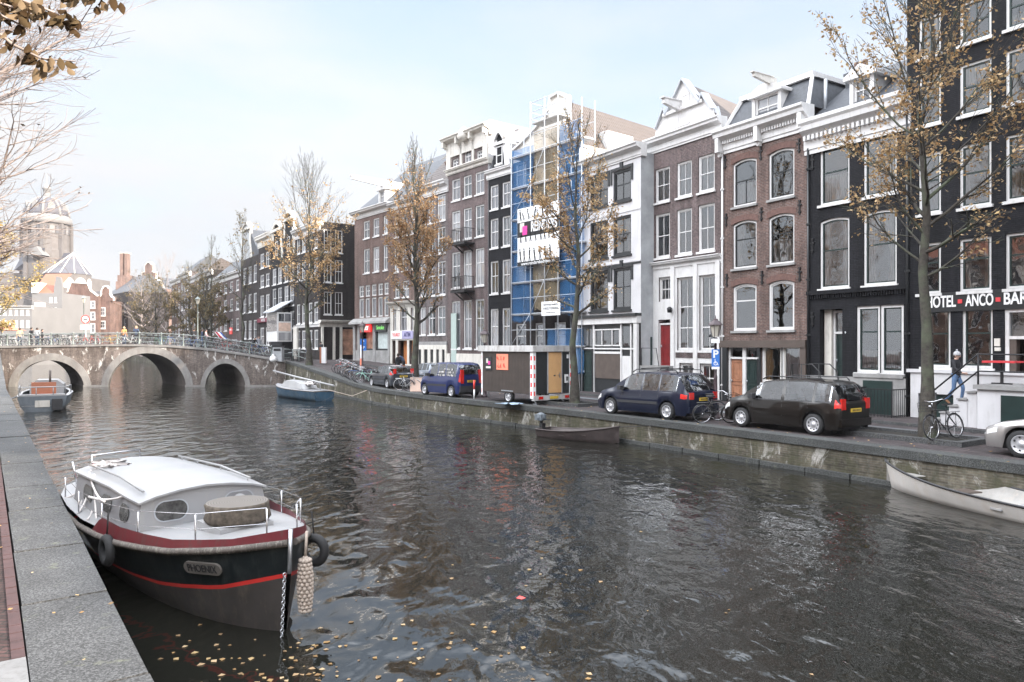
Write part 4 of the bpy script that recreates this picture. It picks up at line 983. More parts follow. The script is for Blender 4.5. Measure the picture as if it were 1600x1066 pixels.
for x_ in (657.5, 667, 676.5, 685.5, 694.5): b.box(H.s(x_)-.28, H.s(x_)+.28, -.03, 0, 0, bz-.45)
b.build('dark_doors', 'black_paint', H.o)
H.front_roof(H.h+.5, H.h+3.4, 'roof_tile', run=3); H.chimney(1.0, 2.0, H.h, 1.6, 1.2, H.z(660, 250)-H.h, 'brick_pink'); 
b = MB(); z_ = H.z(690, 268)
for k in range(12): b.bar((3.2+k*.35, 3, z_), (3.2+k*.35, 3, z_+1.4), .07)
b.bar((3.1, 3, z_+1.4), (7.2, 3, z_+1.4), .12).bar((3.1, 3, z_+.7), (7.2, 3, z_+.7), .06).box(3.1, 7.2, 3.3, 4.2, z_-1.6, z_); b.build('roof_balustrade', 'white_paint', H.o)

H = House('house', 'reddish brick house above a white shopfront with a cash machine sign', 610.5, 652, ln=LM, depth=10)
H.win([(616, 623), (628, 637), (642, 650)], [(330, 372), (388, 426)], 616, rows=(.5,), cols=(.5,), far=True, fw=.1)
H.ops.append((H.s(617), H.s(625), H.z(616, 466), H.z(616, 441), dict(rows=(.5,), cols=(.5,)))); H.ops.append((H.s(629), H.s(639), H.z(616, 466), H.z(616, 441), dict(rows=(.5,), cols=(.5,))))
for a_, c_ in ((615, 620), (626, 636.5), (642.5, 647)): H.ops.append((H.s(a_), H.s(c_), H.z(630, 517), H.z(630, 482), dict(rows=(.62,), cols=(.5,), sill=None, fw=.06)))
for a_, c_ in ((613.5, 619), (622.5, 637), (640, 648)): H.ops.append((H.s(a_), H.s(c_), .1, H.z(630, 532), dict(void=True)))
H.wall(H.z(612, 322), 'brick_brown', far=True); w_ = H.w
G = [o for o in H.ops if o[3] < H.z(612, 470)]; xs = sorted({0, w_, *[o[0] for o in G], *[o[1] for o in G]}); b = MB()
for i in range(len(xs)-1):
    zz2 = sorted({-.4, H.z(612, 476), *[o[2] for o in G], *[o[3] for o in G]})
    for j in range(len(zz2)-1):
        cx, cz = (xs[i]+xs[i+1])/2, (zz2[j]+zz2[j+1])/2
        if not any(o[0] < cx < o[1] and o[2] < cz < o[3] for o in G): b.box(xs[i], xs[i+1], -.06, 0, zz2[j], zz2[j+1])
b.build('shopfront', 'cream_paint', H.o); H.cornice(H.z(612, 482), H.z(612, 473), .45, 'cream_paint')
H.cornice(H.z(612, 330), H.z(612, 318), .45); H.front_roof(H.h, H.h+4, 'slate', run=3.5)
mat('orange_glow', (.55, .2, .07), .6); mat('sign_purple', (.35, .33, .5), .5, var=.05); mat('ink_blue', (.06, .06, .16), .5); mat('sign_red', (.75, .06, .05), .4, var=.05)
H.box('shop_interior', 'orange_glow', H.s(622.5), H.s(637), .5, .6, .1, H.z(630, 532))
zs_ = H.z(630, 523.5)
H.box('sign', 'sign_white', H.s(613), H.s(630), -.14, -.06, zs_-.32, zs_+.32); text('TOURIST', .4, 'sign_red', H.o, ((H.s(613)+H.s(630))/2, -.15, zs_), sx=.8)
H.box('sign', 'sign_purple', H.s(630.3), H.s(647), -.14, -.06, zs_-.32, zs_+.32); text('ATM', .5, 'ink_blue', H.o, ((H.s(631)+H.s(646.5))/2, -.15, zs_), bold=.01)

H = House('house', 'brown brick house with ten-light bay windows, white dormer and red lit shop sign', 554, 610.5, ln=LM, depth=14)
H.win([(568, 577.5), (583, 592.5), (599, 606)], [(346.5, 374), (390, 428)], 568, rows=(.5,), cols=(.5,), far=True, fw=.11, each=lambda r, c: dict(skip=(c == 2 and False)))
H.win([(561, 568.5), (570.5, 578), (580.5, 588), (590.5, 598), (600, 607)], [(447, 465), (467, 497)], 563, rows=(), cols=(), far=True, fw=.13, sill=None, each=lambda r, c: dict(cols=(.5,) if r == 0 else (), rows=(.5,) if r == 0 else ()))
sh = H.z(575, 508)
for a_, c_ in ((564, 584), (588, 608)): H.ops.append((H.s(a_), H.s(c_), .9, sh, dict(void=True)))
H.wall(H.z(554, 338), 'brick_brown', side='brick_dark', far=True); w_ = H.w
H.cornice(H.z(554, 345), H.z(554, 333), .55)
b = MB(); b.prof([(0, H.z(563, 507)), (-.55, H.z(563, 507)), (-.5, H.z(563, 504)), (0, H.z(563, 498))], -.2, w_); b.build('stone_band', 'grey_stone', H.o)
H.box('plinth', 'grey_stone', 0, w_, -.08, 0, -.4, .9); 
for x_ in (555, 562, 586, 609.5): b = MB(); b.box(H.s(x_)-.22, min(w_, H.s(x_)+.22), -.12, 0, -.3, sh); b.build('pilaster', 'grey_stone', H.o)
mat('shop_warm', (.45, .25, .17), .6, var=.7, scale=1.2); mat('shop_pale', (.5, .56, .55), .5, var=.2)
H.box('shop_interior', 'shop_warm', H.s(564), H.s(584), .5, .6, .9, sh); H.box('shop_window', 'shop_pale', H.s(588), H.s(608), .08, .1, .9, sh-.6)
for a_, c_ in ((564, 584), (588, 608)): b = MB(); b.ring([(H.s(a_), .9), (H.s(c_), .9), (H.s(c_), sh), (H.s(a_), sh)], [(H.s(a_)+.15, 1.05), (H.s(c_)-.15, 1.05), (H.s(c_)-.15, sh-.1), (H.s(a_)+.15, sh-.1)], .0, .12); b.build('shop_frame', 'black_paint', H.o)
emit('neon_red', (.8, .03, .03), .45); emit('neon_green', (.2, .6, .15), .3); emit('neon_white', (1, .85, .8), .6)
H.box('lit_sign', 'neon_red', H.s(567), H.s(582.5), -.25, -.13, sh-.62, sh+.02); text('SEXY', .52, 'neon_white', H.o, ((H.s(567)+H.s(582.5))/2, -.26, sh-.3))
H.box('sign_board', 'black_paint', H.s(588), H.s(607), -.2, -.13, sh-.62, sh+.02); text('Smoke', .5, 'neon_green', H.o, ((H.s(588)+H.s(607))/2, -.21, sh-.28))
H.front_roof(H.z(554, 333), H.z(554, 333)+5.2, 'slate', run=6); H.dormer(H.s(586.5), H.s(594), H.z(588, 319), H.z(588, 297), y0=.4, ped=.9); H.hoist(H.s(592), H.z(588, 287), 2.6)

# drainpipes down the joints between the fronts
for (x_, yt, mt_, off_) in ((1128.5, 232, 'white_paint', 0), (1262.5, 232, 'black_paint', 0), (1417.5, 120, 'black_paint', 0)):
    A_ = onl(x_, LN, .08); zt_ = ZP(yt, A_.y); t = thing('drainpipe', {1128.5: 'white drainpipe between the bell gable house and the brown mansard house', 1262.5: 'black drainpipe between the brown house and the black dentil cornice house', 1417.5: 'black drainpipe at the corner of the hotel front'}[x_], 'drainpipe', (A_.x, A_.y, zstreet(A_.y)), 0, 'drainpipes')
    b = MB(); b.tube([(0, 0, 0), (0, 0, zt_-zstreet(A_.y))], .05, 7); b.build('pipe', mt_, t); b = MB()
    for q in range(5): b.box(-.075, .075, -.06, .06, .8+q*2.3, .88+q*2.3)
    b.build('bracket', mt_, t)
# ---- corner shop and the row beyond the side street
def simple(name, label, x0, x1, ln, cols, rows, ref, topy, mt, fr='white_paint', corn=None, fw=.14, wrows=(.5,), wcols=(), side=None, depth=10, roof=None, cornmt='white_paint', pts=None, zb=None, cat='house', rise=0):
    H = House(name, label, x0, x1, ln=ln, depth=depth, pts=pts, zb=zb, cat=cat)
    if cols: H.win(cols, rows, ref, rows_=None, fr=fr, fw=fw, far=True) if False else [H.ops.append((H.s(a), H.s(c), H.z(ref, yb), H.z(ref, yt), dict(fr=fr, rows=wrows, cols=wcols, fw=fw, rise=rise))) for (yt, yb) in rows for a, c in cols]
    H.wall(H.z(x0+1, topy), mt, far=True, side=side)
    if corn: H.cornice(H.h-corn, H.h+.05, .5, cornmt)
    if roof: H.front_roof(H.h+.05, H.h+roof[1], roof[0], run=roof[1]*1.1)
    return H
def neck(H, x0, x1, h, mt, edge='cream_paint', wz=True):
    b0 = H.h; w = x1-x0
    arc = [(x1-.16*w-(w*.68)*k/8, b0+h-.3+.5*math.sin(math.pi*k/8)) for k in range(9)]
    g = H.gable([(x0, b0), (x1, b0), (x1-.12*w, b0+h*.45)]+arc+[(x0+.12*w, b0+h*.45)], mt, .35, edge=edge, ew=.3)
    b = MB(); b.box(x0+.1, x1-.1, -.2, 0, b0+h-.75, b0+h-.45); b.build('moulding', edge, g)
    if wz: window(g, (x0+x1)/2-.45, (x0+x1)/2+.45, b0+.4, b0+2.0, far=True, sill=None).location.y = -.1
    H.gable_roof(b0, b0+h-.8, 'slate')
    return g
H = simple('house', 'black corner house above the white bakery front at the side street', 461, 500, LF, [(463.5, 469), (471.5, 477.5), (482, 488), (490.5, 497)], [(372, 398), (412, 440), (476, 507), (517, 545)], 464, 362, 'brick_dark', corn=.9, side='brick_dark', wcols=(.5,))
A = H
# side wall and shopfront turn the corner
B0 = A.B; sdv = A.n; B0 = B0+A.d*.12; ea = B0+sdv*7.5
H = House('house', 'dark brick side wall above a shop with white curved cornice and glowing windows', 0, 0, pts=((B0.x, B0.y), (ea.x, ea.y)), depth=.1, cat='house')
H.ops += [(x_, x_+.75, z_, z_+2.2, dict(rows=(.5,), cols=(.5,))) for x_ in (.35, 1.45) for z_ in (4.3, 7.4, 10.3)]
H.wall(A.h-.3, 'brick_dark', far=True)
H.cornice(3.1, 3.75, .6, 'cream_paint'); b = MB()
for x_ in (0.05, 1.2, 1.9, 3.3, 4.3, 7.2): b.box(x_, x_+.2, -.25, 0, -.3, 3.1)
b.build('shopfront', 'cream_paint', H.o); H.box('shop_window', 'shop_warm', 2.1, 3.3, -.05, -.02, .4, 2.9); H.box('shop_window', 'shop_warm', 4.5, 7.2, -.05, -.02, .9, 2.9); H.box('counter', 'grey_stone', 4.5, 7.2, -.1, 0, -.2, .9); H.box('door', 'black_paint', 3.4, 4.25, -.05, -.02, 0, 2.2)
b = MB(); b.box(6.3, 7.1, -.45, 0, 6.5, 6.75).lathe([(.05, 0), (.14, .1), (.14, .2)], 8, c=(6.0, -.5, 6.35)); b.build('security_camera', 'white_paint', H.o)
H = A; H.box('door_frame', 'cream_paint', H.s(461), H.s(466.5), -.2, 0, -.2, H.z(462, 512)); H.cornice(H.z(480, 512), H.z(480, 508), .15, name='string_course'); H = simple('house', 'black brick house with paired neck gables and a wooden bay lift out front', 424, 461, LF, [(425.5, 431.5), (434, 440.5), (444, 450.5), (453, 459.5)], [(421, 446), (452, 482), (490, 515)], 426, 408, 'brick_black', wcols=(.5,))
h2 = H.z(432, 352)-H.h; neck(H, .15, H.w/2-.1, h2, 'brick_black'); neck(H, H.w/2+.1, H.w-.15, h2+.6, 'brick_black')
bx = thing('bay', 'white and peach wooden bay hanging on the black house front', 'bay window', H.o.location, H.o.rotation_euler[2])
x0_, x1_ = H.s(440), H.s(457); zt, zb_ = H.z(445, 490), H.z(445, 534)
b = MB(); b.box(x0_, x1_, -1.6, -.05, zb_, zt); b.build('frame', 'white_paint', bx); mat('peach_panel', (.62, .45, .36), .6)
b = MB(); b.box(x1_+.001, x1_+.03, -1.45, -.2, zb_+1.1, zt-1.1); b.build('panel', 'peach_panel', bx)
for q_ in ((x0_+.15, x1_-.15, -1.63, -1.601, zb_+1.1, zt-.3), (x1_+.001, x1_+.03, -1.45, -.9, zt-.95, zt-.15), (x1_+.001, x1_+.03, -.8, -.2, zt-.95, zt-.15), (x1_+.001, x1_+.03, -1.45, -.2, zb_+.12, zb_+.95)): b = MB(); b.box(*q_); b.build('pane', 'pane_far', bx)
b = MB(); b.prof([(-2.0, zt+.0), (-2.0, zt+.1), (0, zt+1.3), (0, zt+1.2)], x0_-.2, x1_+.1); b.build('roof', 'zinc', bx)
H = simple('house', 'pale cornice house with tall paired windows over the maroon hotel front', 404, 424, LF, [(406.5, 412.5), (415, 421)], [(397, 420), (430, 450), (462, 496), (512, 540)], 408, 372, 'brick_dark', corn=1.3, cornmt='cream_paint', wcols=(.5,))
mat('maroon', (.16, .02, .04), .5); H.box('fascia', 'maroon', 0.1, H.w, -.2, 0, H.z(410, 504), H.z(410, 498)); text('HOTEL', .45, 'sign_white', H.o, (H.w/2, -.22, H.z(410, 501)), sx=1.2)
hs = thing('hotel_sign', 'small square red hotel sign sticking out over the street', 'sign', H.o.location, H.o.rotation_euler[2])
b = MB(); b.box(-2.2, -1.0, -2.9, -2.8, H.z(408, 517)-.4, H.z(408, 517)+.4); b.build('board', 'sign_red', hs); text('HOTEL', .33, 'sign_white', hs, (-1.6, -2.91, H.z(408, 517)+.12)); b = MB(); b.bar((-1.3, -2.8, H.z(408, 517)), (0.2, 0, H.z(408, 517)), .05); b.build('bracket', 'iron', hs)
H = simple('house', 'brick house with a tall narrow stone chimney gable rising above its neighbours', 376, 404, LF, [(380, 385), (388, 393), (396, 401)], [(420, 446), (462, 490), (502, 530)], 380, 408, 'brick_dark', wcols=(.5,), side='cream_paint')
neck(H, .3, H.w*.62, H.z(384, 352)-H.h, 'grey_plaster', edge='cream_paint', wz=False)
specs = [(348, 376, 432, 'brick_plum', 'low brown brick house with slate roof behind the bare canal tree', ('slate', 4)), (330, 348, 438, 'brick_brown', 'brown house with white cornice in the distant row', ('slate', 3)), (312, 330, 428, 'brick_dark', 'dark distant house half hidden by the trees', None), (296, 312, 436, 'brick_brown', 'distant brick house with light cornice between two bushy trees', ('roof_tile', 3)),
         (282, 296, 430, 'brick_grey', 'grey distant house behind the brown trees', ('slate', 3)), (268, 282, 440, 'brick_brown', 'small distant brick house behind the bushy trees', ('roof_tile', 3))]
for i, (a, c, ty, mt, lab, rf_) in enumerate(specs):
    n_ = 3; cw = (c-a)/n_; simple('house', lab, a, c, LF, [(a+cw*(k+.22), a+cw*(k+.72)) for k in range(n_)], [(ty+12, ty+28), (ty+38, ty+56), (ty+68, ty+86)], a, ty, mt, corn=.8, fw=.16, roof=rf_, wcols=(.5,))
# brick house with shoulder gable at the end of the row, turned towards the canal
Yp = 205; H = House('house', 'sunlit pink brick house with stepped ornate gable above the bushy trees', 0, 0, pts=((P2(203, Yp).x, Yp), (P2(266, Yp).x, Yp-4)), zb=1.4, depth=14)
for k in range(6):
    H.ops.append((1+k*1.8, 1.9+k*1.8, 3.2, 6.2, dict(rows=(.5,), cols=(.5,), fw=.2)))
    if 0 < k < 5: H.ops.append((1+k*1.8, 1.9+k*1.8, 9.5, 12.5, dict(rows=(.5,), cols=(.5,), fw=.2)))
H.wall(H.z(232, 452), 'brick_pink', far=True, side='brick_pink')
b0 = H.h; w_ = H.w; c_ = H.s(232); tp_ = H.z(232, 410)-b0
H.gable([(.2, b0), (w_-.2, b0), (w_-1.4, b0+tp_*.28), (c_+2.4, b0+tp_*.40), (c_+2.2, b0+tp_*.62), (c_+1.3, b0+tp_*.66), (c_+1.2, b0+tp_*.9), (c_+.3, b0+tp_), (c_-.3, b0+tp_), (c_-1.2, b0+tp_*.9), (c_-1.3, b0+tp_*.66), (c_-2.2, b0+tp_*.62), (c_-2.4, b0+tp_*.40), (1.4, b0+tp_*.28)], 'brick_pink', .8, edge='cream_paint', ew=.3)
H.gable_roof(b0, b0+tp_*.5, 'slate')
b = MB(); b.lathe([(1.3, 0), (1.5, .3), (1.0, 1.0), (.3, 2.0), (.1, 3.2)], 8, c=(1.6, 1.5, b0+1)); b.build('turret', 'slate', H.o)
tw = thing('chimney_stack', 'tall slim twin brick chimney rising beside the ornate pink gable', 'chimney', (0, 0, 0))
Yc = 205; p_ = P2(193, Yc); b = MB()
for dx_ in (-.62, .62): b.box(p_.x+dx_-.42, p_.x+dx_+.42, Yc, Yc+1.6, ZP(460, Yc), ZP(396, Yc))
b.box(p_.x-1.9, p_.x+1.9, Yc-.5, Yc+3, 0, ZP(440, Yc)); b.box(p_.x-1.6, p_.x+1.6, Yc-.2, Yc+2.4, ZP(440, Yc), ZP(430, Yc)); b.build('shaft', 'brick_pink', tw)
b = MB()
for dx_ in (-.62, .62): b.box(p_.x+dx_-.52, p_.x+dx_+.52, Yc-.1, Yc+2.1, ZP(396, Yc), ZP(394.5, Yc))
b.build('cap', 'cream_paint', tw)
# dark low house in front of the chimney, left of the row
H = simple('house', 'long dark shaded brick building below the twin chimney', 167, 200, (P2(200, 190).x, 190, -.9), [(170+6*k, 173+6*k) for k in range(5)], [(478, 492), (500, 516)], 170, 462, 'brick_dark', fw=.2, roof=('slate', 5))

# ---- houses closing the view, facing us
def front(name, label, x0, x1, Y, topy, mt, **k):
    return House(name, label, x0, x1, pts=((P2(x0, Y).x, Y), (P2(x1, Y).x, Y)), depth=k.get('depth', 10), zb=1.4)
def curvy(H, x0, x1, h, mt):
    b0 = H.h; w = x1-x0; cx = (x0+x1)/2
    L = [(x0, b0), (x0+.02*w, b0+.22*h), (x0+.12*w, b0+.28*h), (x0+.22*w, b0+.5*h), (x0+.28*w, b0+.82*h), (x0+.36*w, b0+.95*h)]
    arc = L+[(cx, b0+h)]+[(x1-(p[0]-x0), p[1]) for p in L[::-1]]
    return H.gable([arc[0]]+[arc[-1]]+arc[1:-1][::-1], mt, .5, edge='white_paint', ew=.35)
Yb = 185
H = front('house', 'brown brick house with white sash windows and a sagging curved parapet', 97, 154, Yb, 0, 'brick_brown')
for a, c in ((100, 110), (113, 123), (128, 136), (141, 149)):
    for yt, yb in ((470, 482), (487, 500), (505, 521)): H.ops.append((H.s(a), H.s(c), H.z(a, yb), H.z(a, yt), dict(rows=(.5,), cols=(.5,), fw=.28)))
H.wall(H.z(100, 463), 'brick_red', far=True); H.o['label'] = 'brown brick house with a curved parapet below the church choir'
H.gable([(.5, H.h), (H.w-.2, H.h), (H.w-1.2, H.h+.8), (H.w*.78, H.h+1.4), (H.w*.7, H.h+3.2), (H.w*.25, H.h+3.5), (H.w*.15, H.h+1)], 'brick_red', .5, edge='cream_paint', ew=.3)
H.front_roof(H.h, H.h+1.5, 'roof_tile', run=3)
H = front('house', 'narrow brick house with white edged bell gable', 154, 172, Yb+1, 0, 'brick_brown')
for yt, yb in ((480, 494), (501, 514)): H.ops.append((H.s(155.5), H.s(165), H.z(156, yb), H.z(156, yt), dict(rows=(.5,), cols=(.5,), fw=.28)))
H.wall(H.z(160, 470), 'brick_red', far=True); curvy(H, 0, H.w*1.25, H.z(165, 447)-H.h, 'brick_red')
H.o['label'] = 'narrow brick house with a white edged bell gable and round attic light'
H = front('house', 'white', 50, 97, 150, 0, 'white_plaster')
for a, c in ((77, 82), (85, 89)):
    for yt, yb in ((464, 473), (480, 488), (496, 505)): H.ops.append((H.s(a), H.s(c), H.z(a, yb), H.z(a, yt), dict(rows=(.5,), fw=.2)))
H.wall(H.z(70, 458), 'church_white', far=True, side='church_white'); H.o['label'] = 'sunlit white plastered house with orange tiled roof below the church dome'
b = MB(); w_ = H.w; h_ = H.h; b.add([(0, 0, h_), (w_*.75, 0, h_), (w_*.75, 6, h_+4.5), (-1, 6, h_+4.5)], [(0, 1, 2, 3)]); b.build('roof', 'roof_tile_red', H.o)
H.gable([(w_*.72, h_), (w_, h_), (w_, h_+1.5), (w_*.95, h_+3.2), (w_*.8, h_+3.4), (w_*.74, h_+1.5)], 'church_white', .5)
H.box('door', 'white_paint', w_*.1, w_*.45, -.3, -.02, 0, h_*.85); H.box('dormer', 'white_paint', w_*.0, w_*.2, -.2, 3, h_, h_+2.2)
H = front('house', 'low', -8, 50, 135, 0, 'cream_paint')
for k in range(6):
    for yt, yb in ((484, 493), (500, 512)): H.ops.append((H.s(-4+9*k), H.s(1+9*k), H.z(0, yb), H.z(0, yt), dict(rows=(.5,), cols=(.5,), fw=.2)))
H.wall(H.z(20, 478), 'church_white', far=True); H.cornice(H.h-.6, H.h, .5); H.o['label'] = 'cream low house row behind the yellow linden'
# ---- domed church
ch = thing('church', 'grey stone church with ribbed dome, lantern and steep slate choir roof', 'church', (0, 0, 1.4))
Yd = 262; cx = P2(73, Yd).x; k_ = Yd/F
def zc_(y): return ZP(y, Yd)-1.4
def rr_(px): return px*k_*.93
b = MB(); b.lathe([(rr_(35), zc_(440)), (rr_(35), zc_(393)), (rr_(34), zc_(392)), (rr_(34), zc_(350))], 16, c=(cx, Yd, 0), sm=False); b.build('drum', 'church_stone', ch)
b = MB(); b.lathe([(rr_(35), zc_(352)), (rr_(38), zc_(350)), (rr_(37), zc_(341)), (rr_(34), zc_(340)), (rr_(33), zc_(338))], 24, c=(cx, Yd, 0)); b.build('drum_cornice', 'church_white', ch)
dome = [(rr_(32.5*math.cos(t)), zc_(339)+rr_(33)*math.sin(t)) for t in np.linspace(0, 1.28, 10)]
b = MB(); b.lathe(dome, 32, c=(cx, Yd, 0)); b.build('dome', 'church_roof', ch)
for k in range(8):
    a = 2*math.pi*(k+.5)/8; b = MB(); b.tube([(cx+r*1.0*math.cos(a), Yd+r*1.0*math.sin(a), z) for r, z in dome], .5, 5); b.build('dome_rib', 'church_white', ch)
for k in range(8):
    a = 2*math.pi*k/8; r = rr_(30.5); z = zc_(328)
    b = MB(); e = Vector((math.cos(a), math.sin(a))); t_ = Vector((-e.y, e.x))
    q = [Vector((cx, Yd))+e*r-t_*1.1, Vector((cx, Yd))+e*r+t_*1.1]; b.add([(q[0].x, q[0].y, z-1.4), (q[1].x, q[1].y, z-1.4), (q[1].x, q[1].y, z+1.2), (cx+e.x*r, Yd+e.y*r, z+2.4), (q[0].x, q[0].y, z+1.2), (q[0].x-e.x*5, q[0].y-e.y*5, z-1), (q[1].x-e.x*5, q[1].y-e.y*5, z-1), (cx+e.x*(r-6), Yd+e.y*(r-6), z+2.4)], [(0, 1, 2, 3, 4), (1, 6, 7, 3, 2), (0, 4, 3, 7, 5)]); b.build('dome_dormer', 'church_white', ch)
b = MB(); b.lathe([(rr_(9.5), zc_(312)), (rr_(8), zc_(309)), (rr_(6), zc_(308)), (rr_(5.5), zc_(297)), (rr_(7), zc_(296)), (rr_(6), zc_(293)), (rr_(3), zc_(289)), (rr_(.8), zc_(287)), (rr_(.4), zc_(272))], 12, c=(cx, Yd, 0)); b.build('lantern', 'church_white', ch)
mat('dark_opening', (.10, .10, .11), .7)
b = MB(); b2 = MB()
for k in range(24):
    a = 2*math.pi*k/24; e = Vector((math.cos(a), math.sin(a))); t_ = Vector((-e.y, e.x)); c0 = Vector((cx, Yd))+e*rr_(34.4)
    (b2 if k % 3 == 0 else b).add([(c0.x-t_.x*s_, c0.y-t_.y*s_, z) for s_, z in ((.8, zc_(367)), (-.8, zc_(367)), (-.8, zc_(356)), (0, zc_(354)), (.8, zc_(356)))], [(0, 1, 2, 3, 4)])
b.build('arched_opening', 'dark_opening', ch); b2.build('drum_panel', 'church_white', ch)
b = MB()
for k in range(8): a = 2*math.pi*(k+.5)/8; b.box(cx+rr_(35)*math.cos(a)-.6, cx+rr_(35)*math.cos(a)+.6, Yd+rr_(35)*math.sin(a)-.6, Yd+rr_(35)*math.sin(a)+.6, zc_(440), zc_(352))
b.build('buttress', 'church_stone', ch)
# body: transept with pediment, choir with polygonal steep roof
def X_(x): return P2(x, Yd).x
b = MB(); b.box(X_(-40), X_(100), Yd-4, Yd+30, 0, zc_(428)); b.build('nave', 'church_stone', ch)
b = MB(); b.add([(X_(36), Yd-5, zc_(425)), (X_(84), Yd-5, zc_(425)), (X_(92), Yd-8, zc_(392)), (X_(48), Yd-3, zc_(392)), (X_(60), Yd+6, zc_(392))], [(0, 1, 2, 3), (2, 4, 3)]); b.build('transept_roof', 'church_roof', ch)
b = MB(); b.prism([(X_(72), zc_(404)), (X_(95), zc_(404)), (X_(84), zc_(390))], Yd-10, Yd-6); b.build('pediment', 'church_white', ch)
ax = X_(122); ay = Yd-6; rad = rr_(34)
base_ = [(ax+rad*math.cos(a), ay+rad*math.sin(a)) for a in np.linspace(math.pi*1.02, 2*math.pi+.4, 7)]
b = MB(); n_ = len(base_); pts3 = [(x, y) for x, y in base_]+[(ax, ay+rad)]
b.prismz([(x, y) for x, y in pts3], 0, zc_(432)); b.build('choir', 'church_stone', ch)
b = MB(); z0 = zc_(432); zr_ = zc_(397)
vs = [(x+(x-ax)*.04, y+(y-ay)*.04, z0) for x, y in base_]+[(ax+rr_(3), ay+2, zr_), (ax-rr_(22), ay+4, zr_), (ax-rr_(30), ay+6, z0)]
b.add(vs, [(i, i+1, n_) for i in range(n_-1)]+[(0, n_, n_+1), (0, n_+1, n_+2)]); b.build('choir_roof', 'church_roof', ch)
b = MB()
for i in range(n_): v = Vector(vs[i]); b.bar(v, vs[n_], .25)
b.build('roof_seams', 'cream_paint', ch)
b = MB()
for i in range(n_-1):
    m_ = (Vector(base_[i])+Vector(base_[i+1]))/2; e = (m_-Vector((ax, ay))).normalized(); t_ = Vector((-e.y, e.x)); q = m_+e*.15
    b.add([(q.x+t_.x*1.9*math.cos(t), q.y+t_.y*1.9*math.cos(t), zc_(446)+1.9*math.sin(t)) for t in np.linspace(0, 2*math.pi, 13)[:-1]], [list(range(12))])
b.build('round_window', 'cream_paint', ch)
# ---- left bank houses (they show in the windows and water opposite)
mats_ = ['brick_red', 'white_plaster', 'brick_pink', 'brick_brown', 'cream_paint', 'brick_red', 'white_plaster', 'brick_pink']
labs = ['red brick', 'white plastered', 'pink brick', 'brown brick', 'cream painted', 'dark red brick', 'pale plastered', 'light brick']
for i in range(8):
    s0 = -14+i*6.6; a = QLp(s0, 9.5); c = QLp(s0+6.5, 9.5)
    H = House('house', labs[i]+' house with red tiled roof on the near bank behind the camera', 0, 0, pts=((a[0], a[1]), (c[0], c[1])), zb=1.2, depth=9)
    for r in range(3):
        for k in range(3): H.ops.append((.7+k*1.9, 1.9+k*1.9, 1.0+r*3.2, 3.1+r*3.2, dict(rows=(.5,), cols=(.5,), fw=.12)))
    H.wall(8.6+(i*37 % 5)*.4, mats_[i], far=True); H.cornice(H.h-.5, H.h, .4); H.front_roof(H.h, H.h+3.6, 'roof_tile_red', run=4)

# the right-hand row goes on past the picture edge towards the sun, unseen, its height raised to put the near boat and water in shade
rowp = [(H0x, H0y) for H0x, H0y in ((50, -26), (42.5, -16), (35.5, -6), (29, 4), (22.9, 13.6), (HOT.B.x+.02, HOT.B.y))]
for i in range(5):
    (x0, y0), (x1, y1) = rowp[i], rowp[i+1]
    H = House('house', ['tall brown brick', 'tall dark brick', 'tall grey brick', 'tall plum brick', 'tall black brick'][i]+' house further along the hotel side, outside the view, raised to give shade', 0, 0, pts=((x1, y1), (x0, y0)), zb=1.2, depth=10)
    for r in range(6):
        for k in range(4): H.ops.append((1.2+k*2.7, 2.6+k*2.7, 1.2+r*3.5, 3.6+r*3.5, dict(rows=(.5,), cols=(), fw=.1)))
    H.wall(25.5+i % 2, ['brick_brown', 'brick_dark', 'brick_grey', 'brick_plum', 'brick_black'][i], far=True); H.cornice(H.h-.6, H.h, .4)
# ---------------------------------------------------------------- street objects
WZ = .2                                       # water level
def G(x, y, z=None):
    """point of the right-hand street seen at photo pixel x, y"""
    Y = 30
    for _ in range(20): zz_ = zstreet(Y) if z is None else z; Y = (CZ-zz_)*F/(y-HZ)
    return Vector((U(x)*Y, Y, zz_))
mat('plate_yellow', (.62, .42, .05), .4, var=.05); mat('tyre', (.02, .02, .021), .8, var=.2); mat('chrome', (.6, .6, .62), .2, .9, var=.05); mat('hubcap', (.48, .48, .5), .35, .5, var=.1)
mat('lamp_red', (.55, .02, .015), .2, var=.1, coat=.5); mat('lamp_clear', (.7, .7, .7), .15, var=.1, coat=.5); mat('car_plastic', (.03, .03, .033), .6, var=.1)
mat('paint_brown_black', (.008, .006, .005), .35, 0, var=.1, coat=.6, spec=.2); mat('paint_navy', (.005, .008, .022), .35, 0, var=.1, coat=.6, spec=.2); mat('paint_blue', (.010, .019, .085), .35, 0, var=.1, coat=.6, spec=.3)
mat('paint_grey', (.03, .035, .045), .3, .1, var=.1, coat=1); mat('paint_silver', (.42, .40, .39), .3, .7, var=.05, coat=1); mat('paint_pale', (.30, .34, .40), .3, .6, var=.05, coat=1)
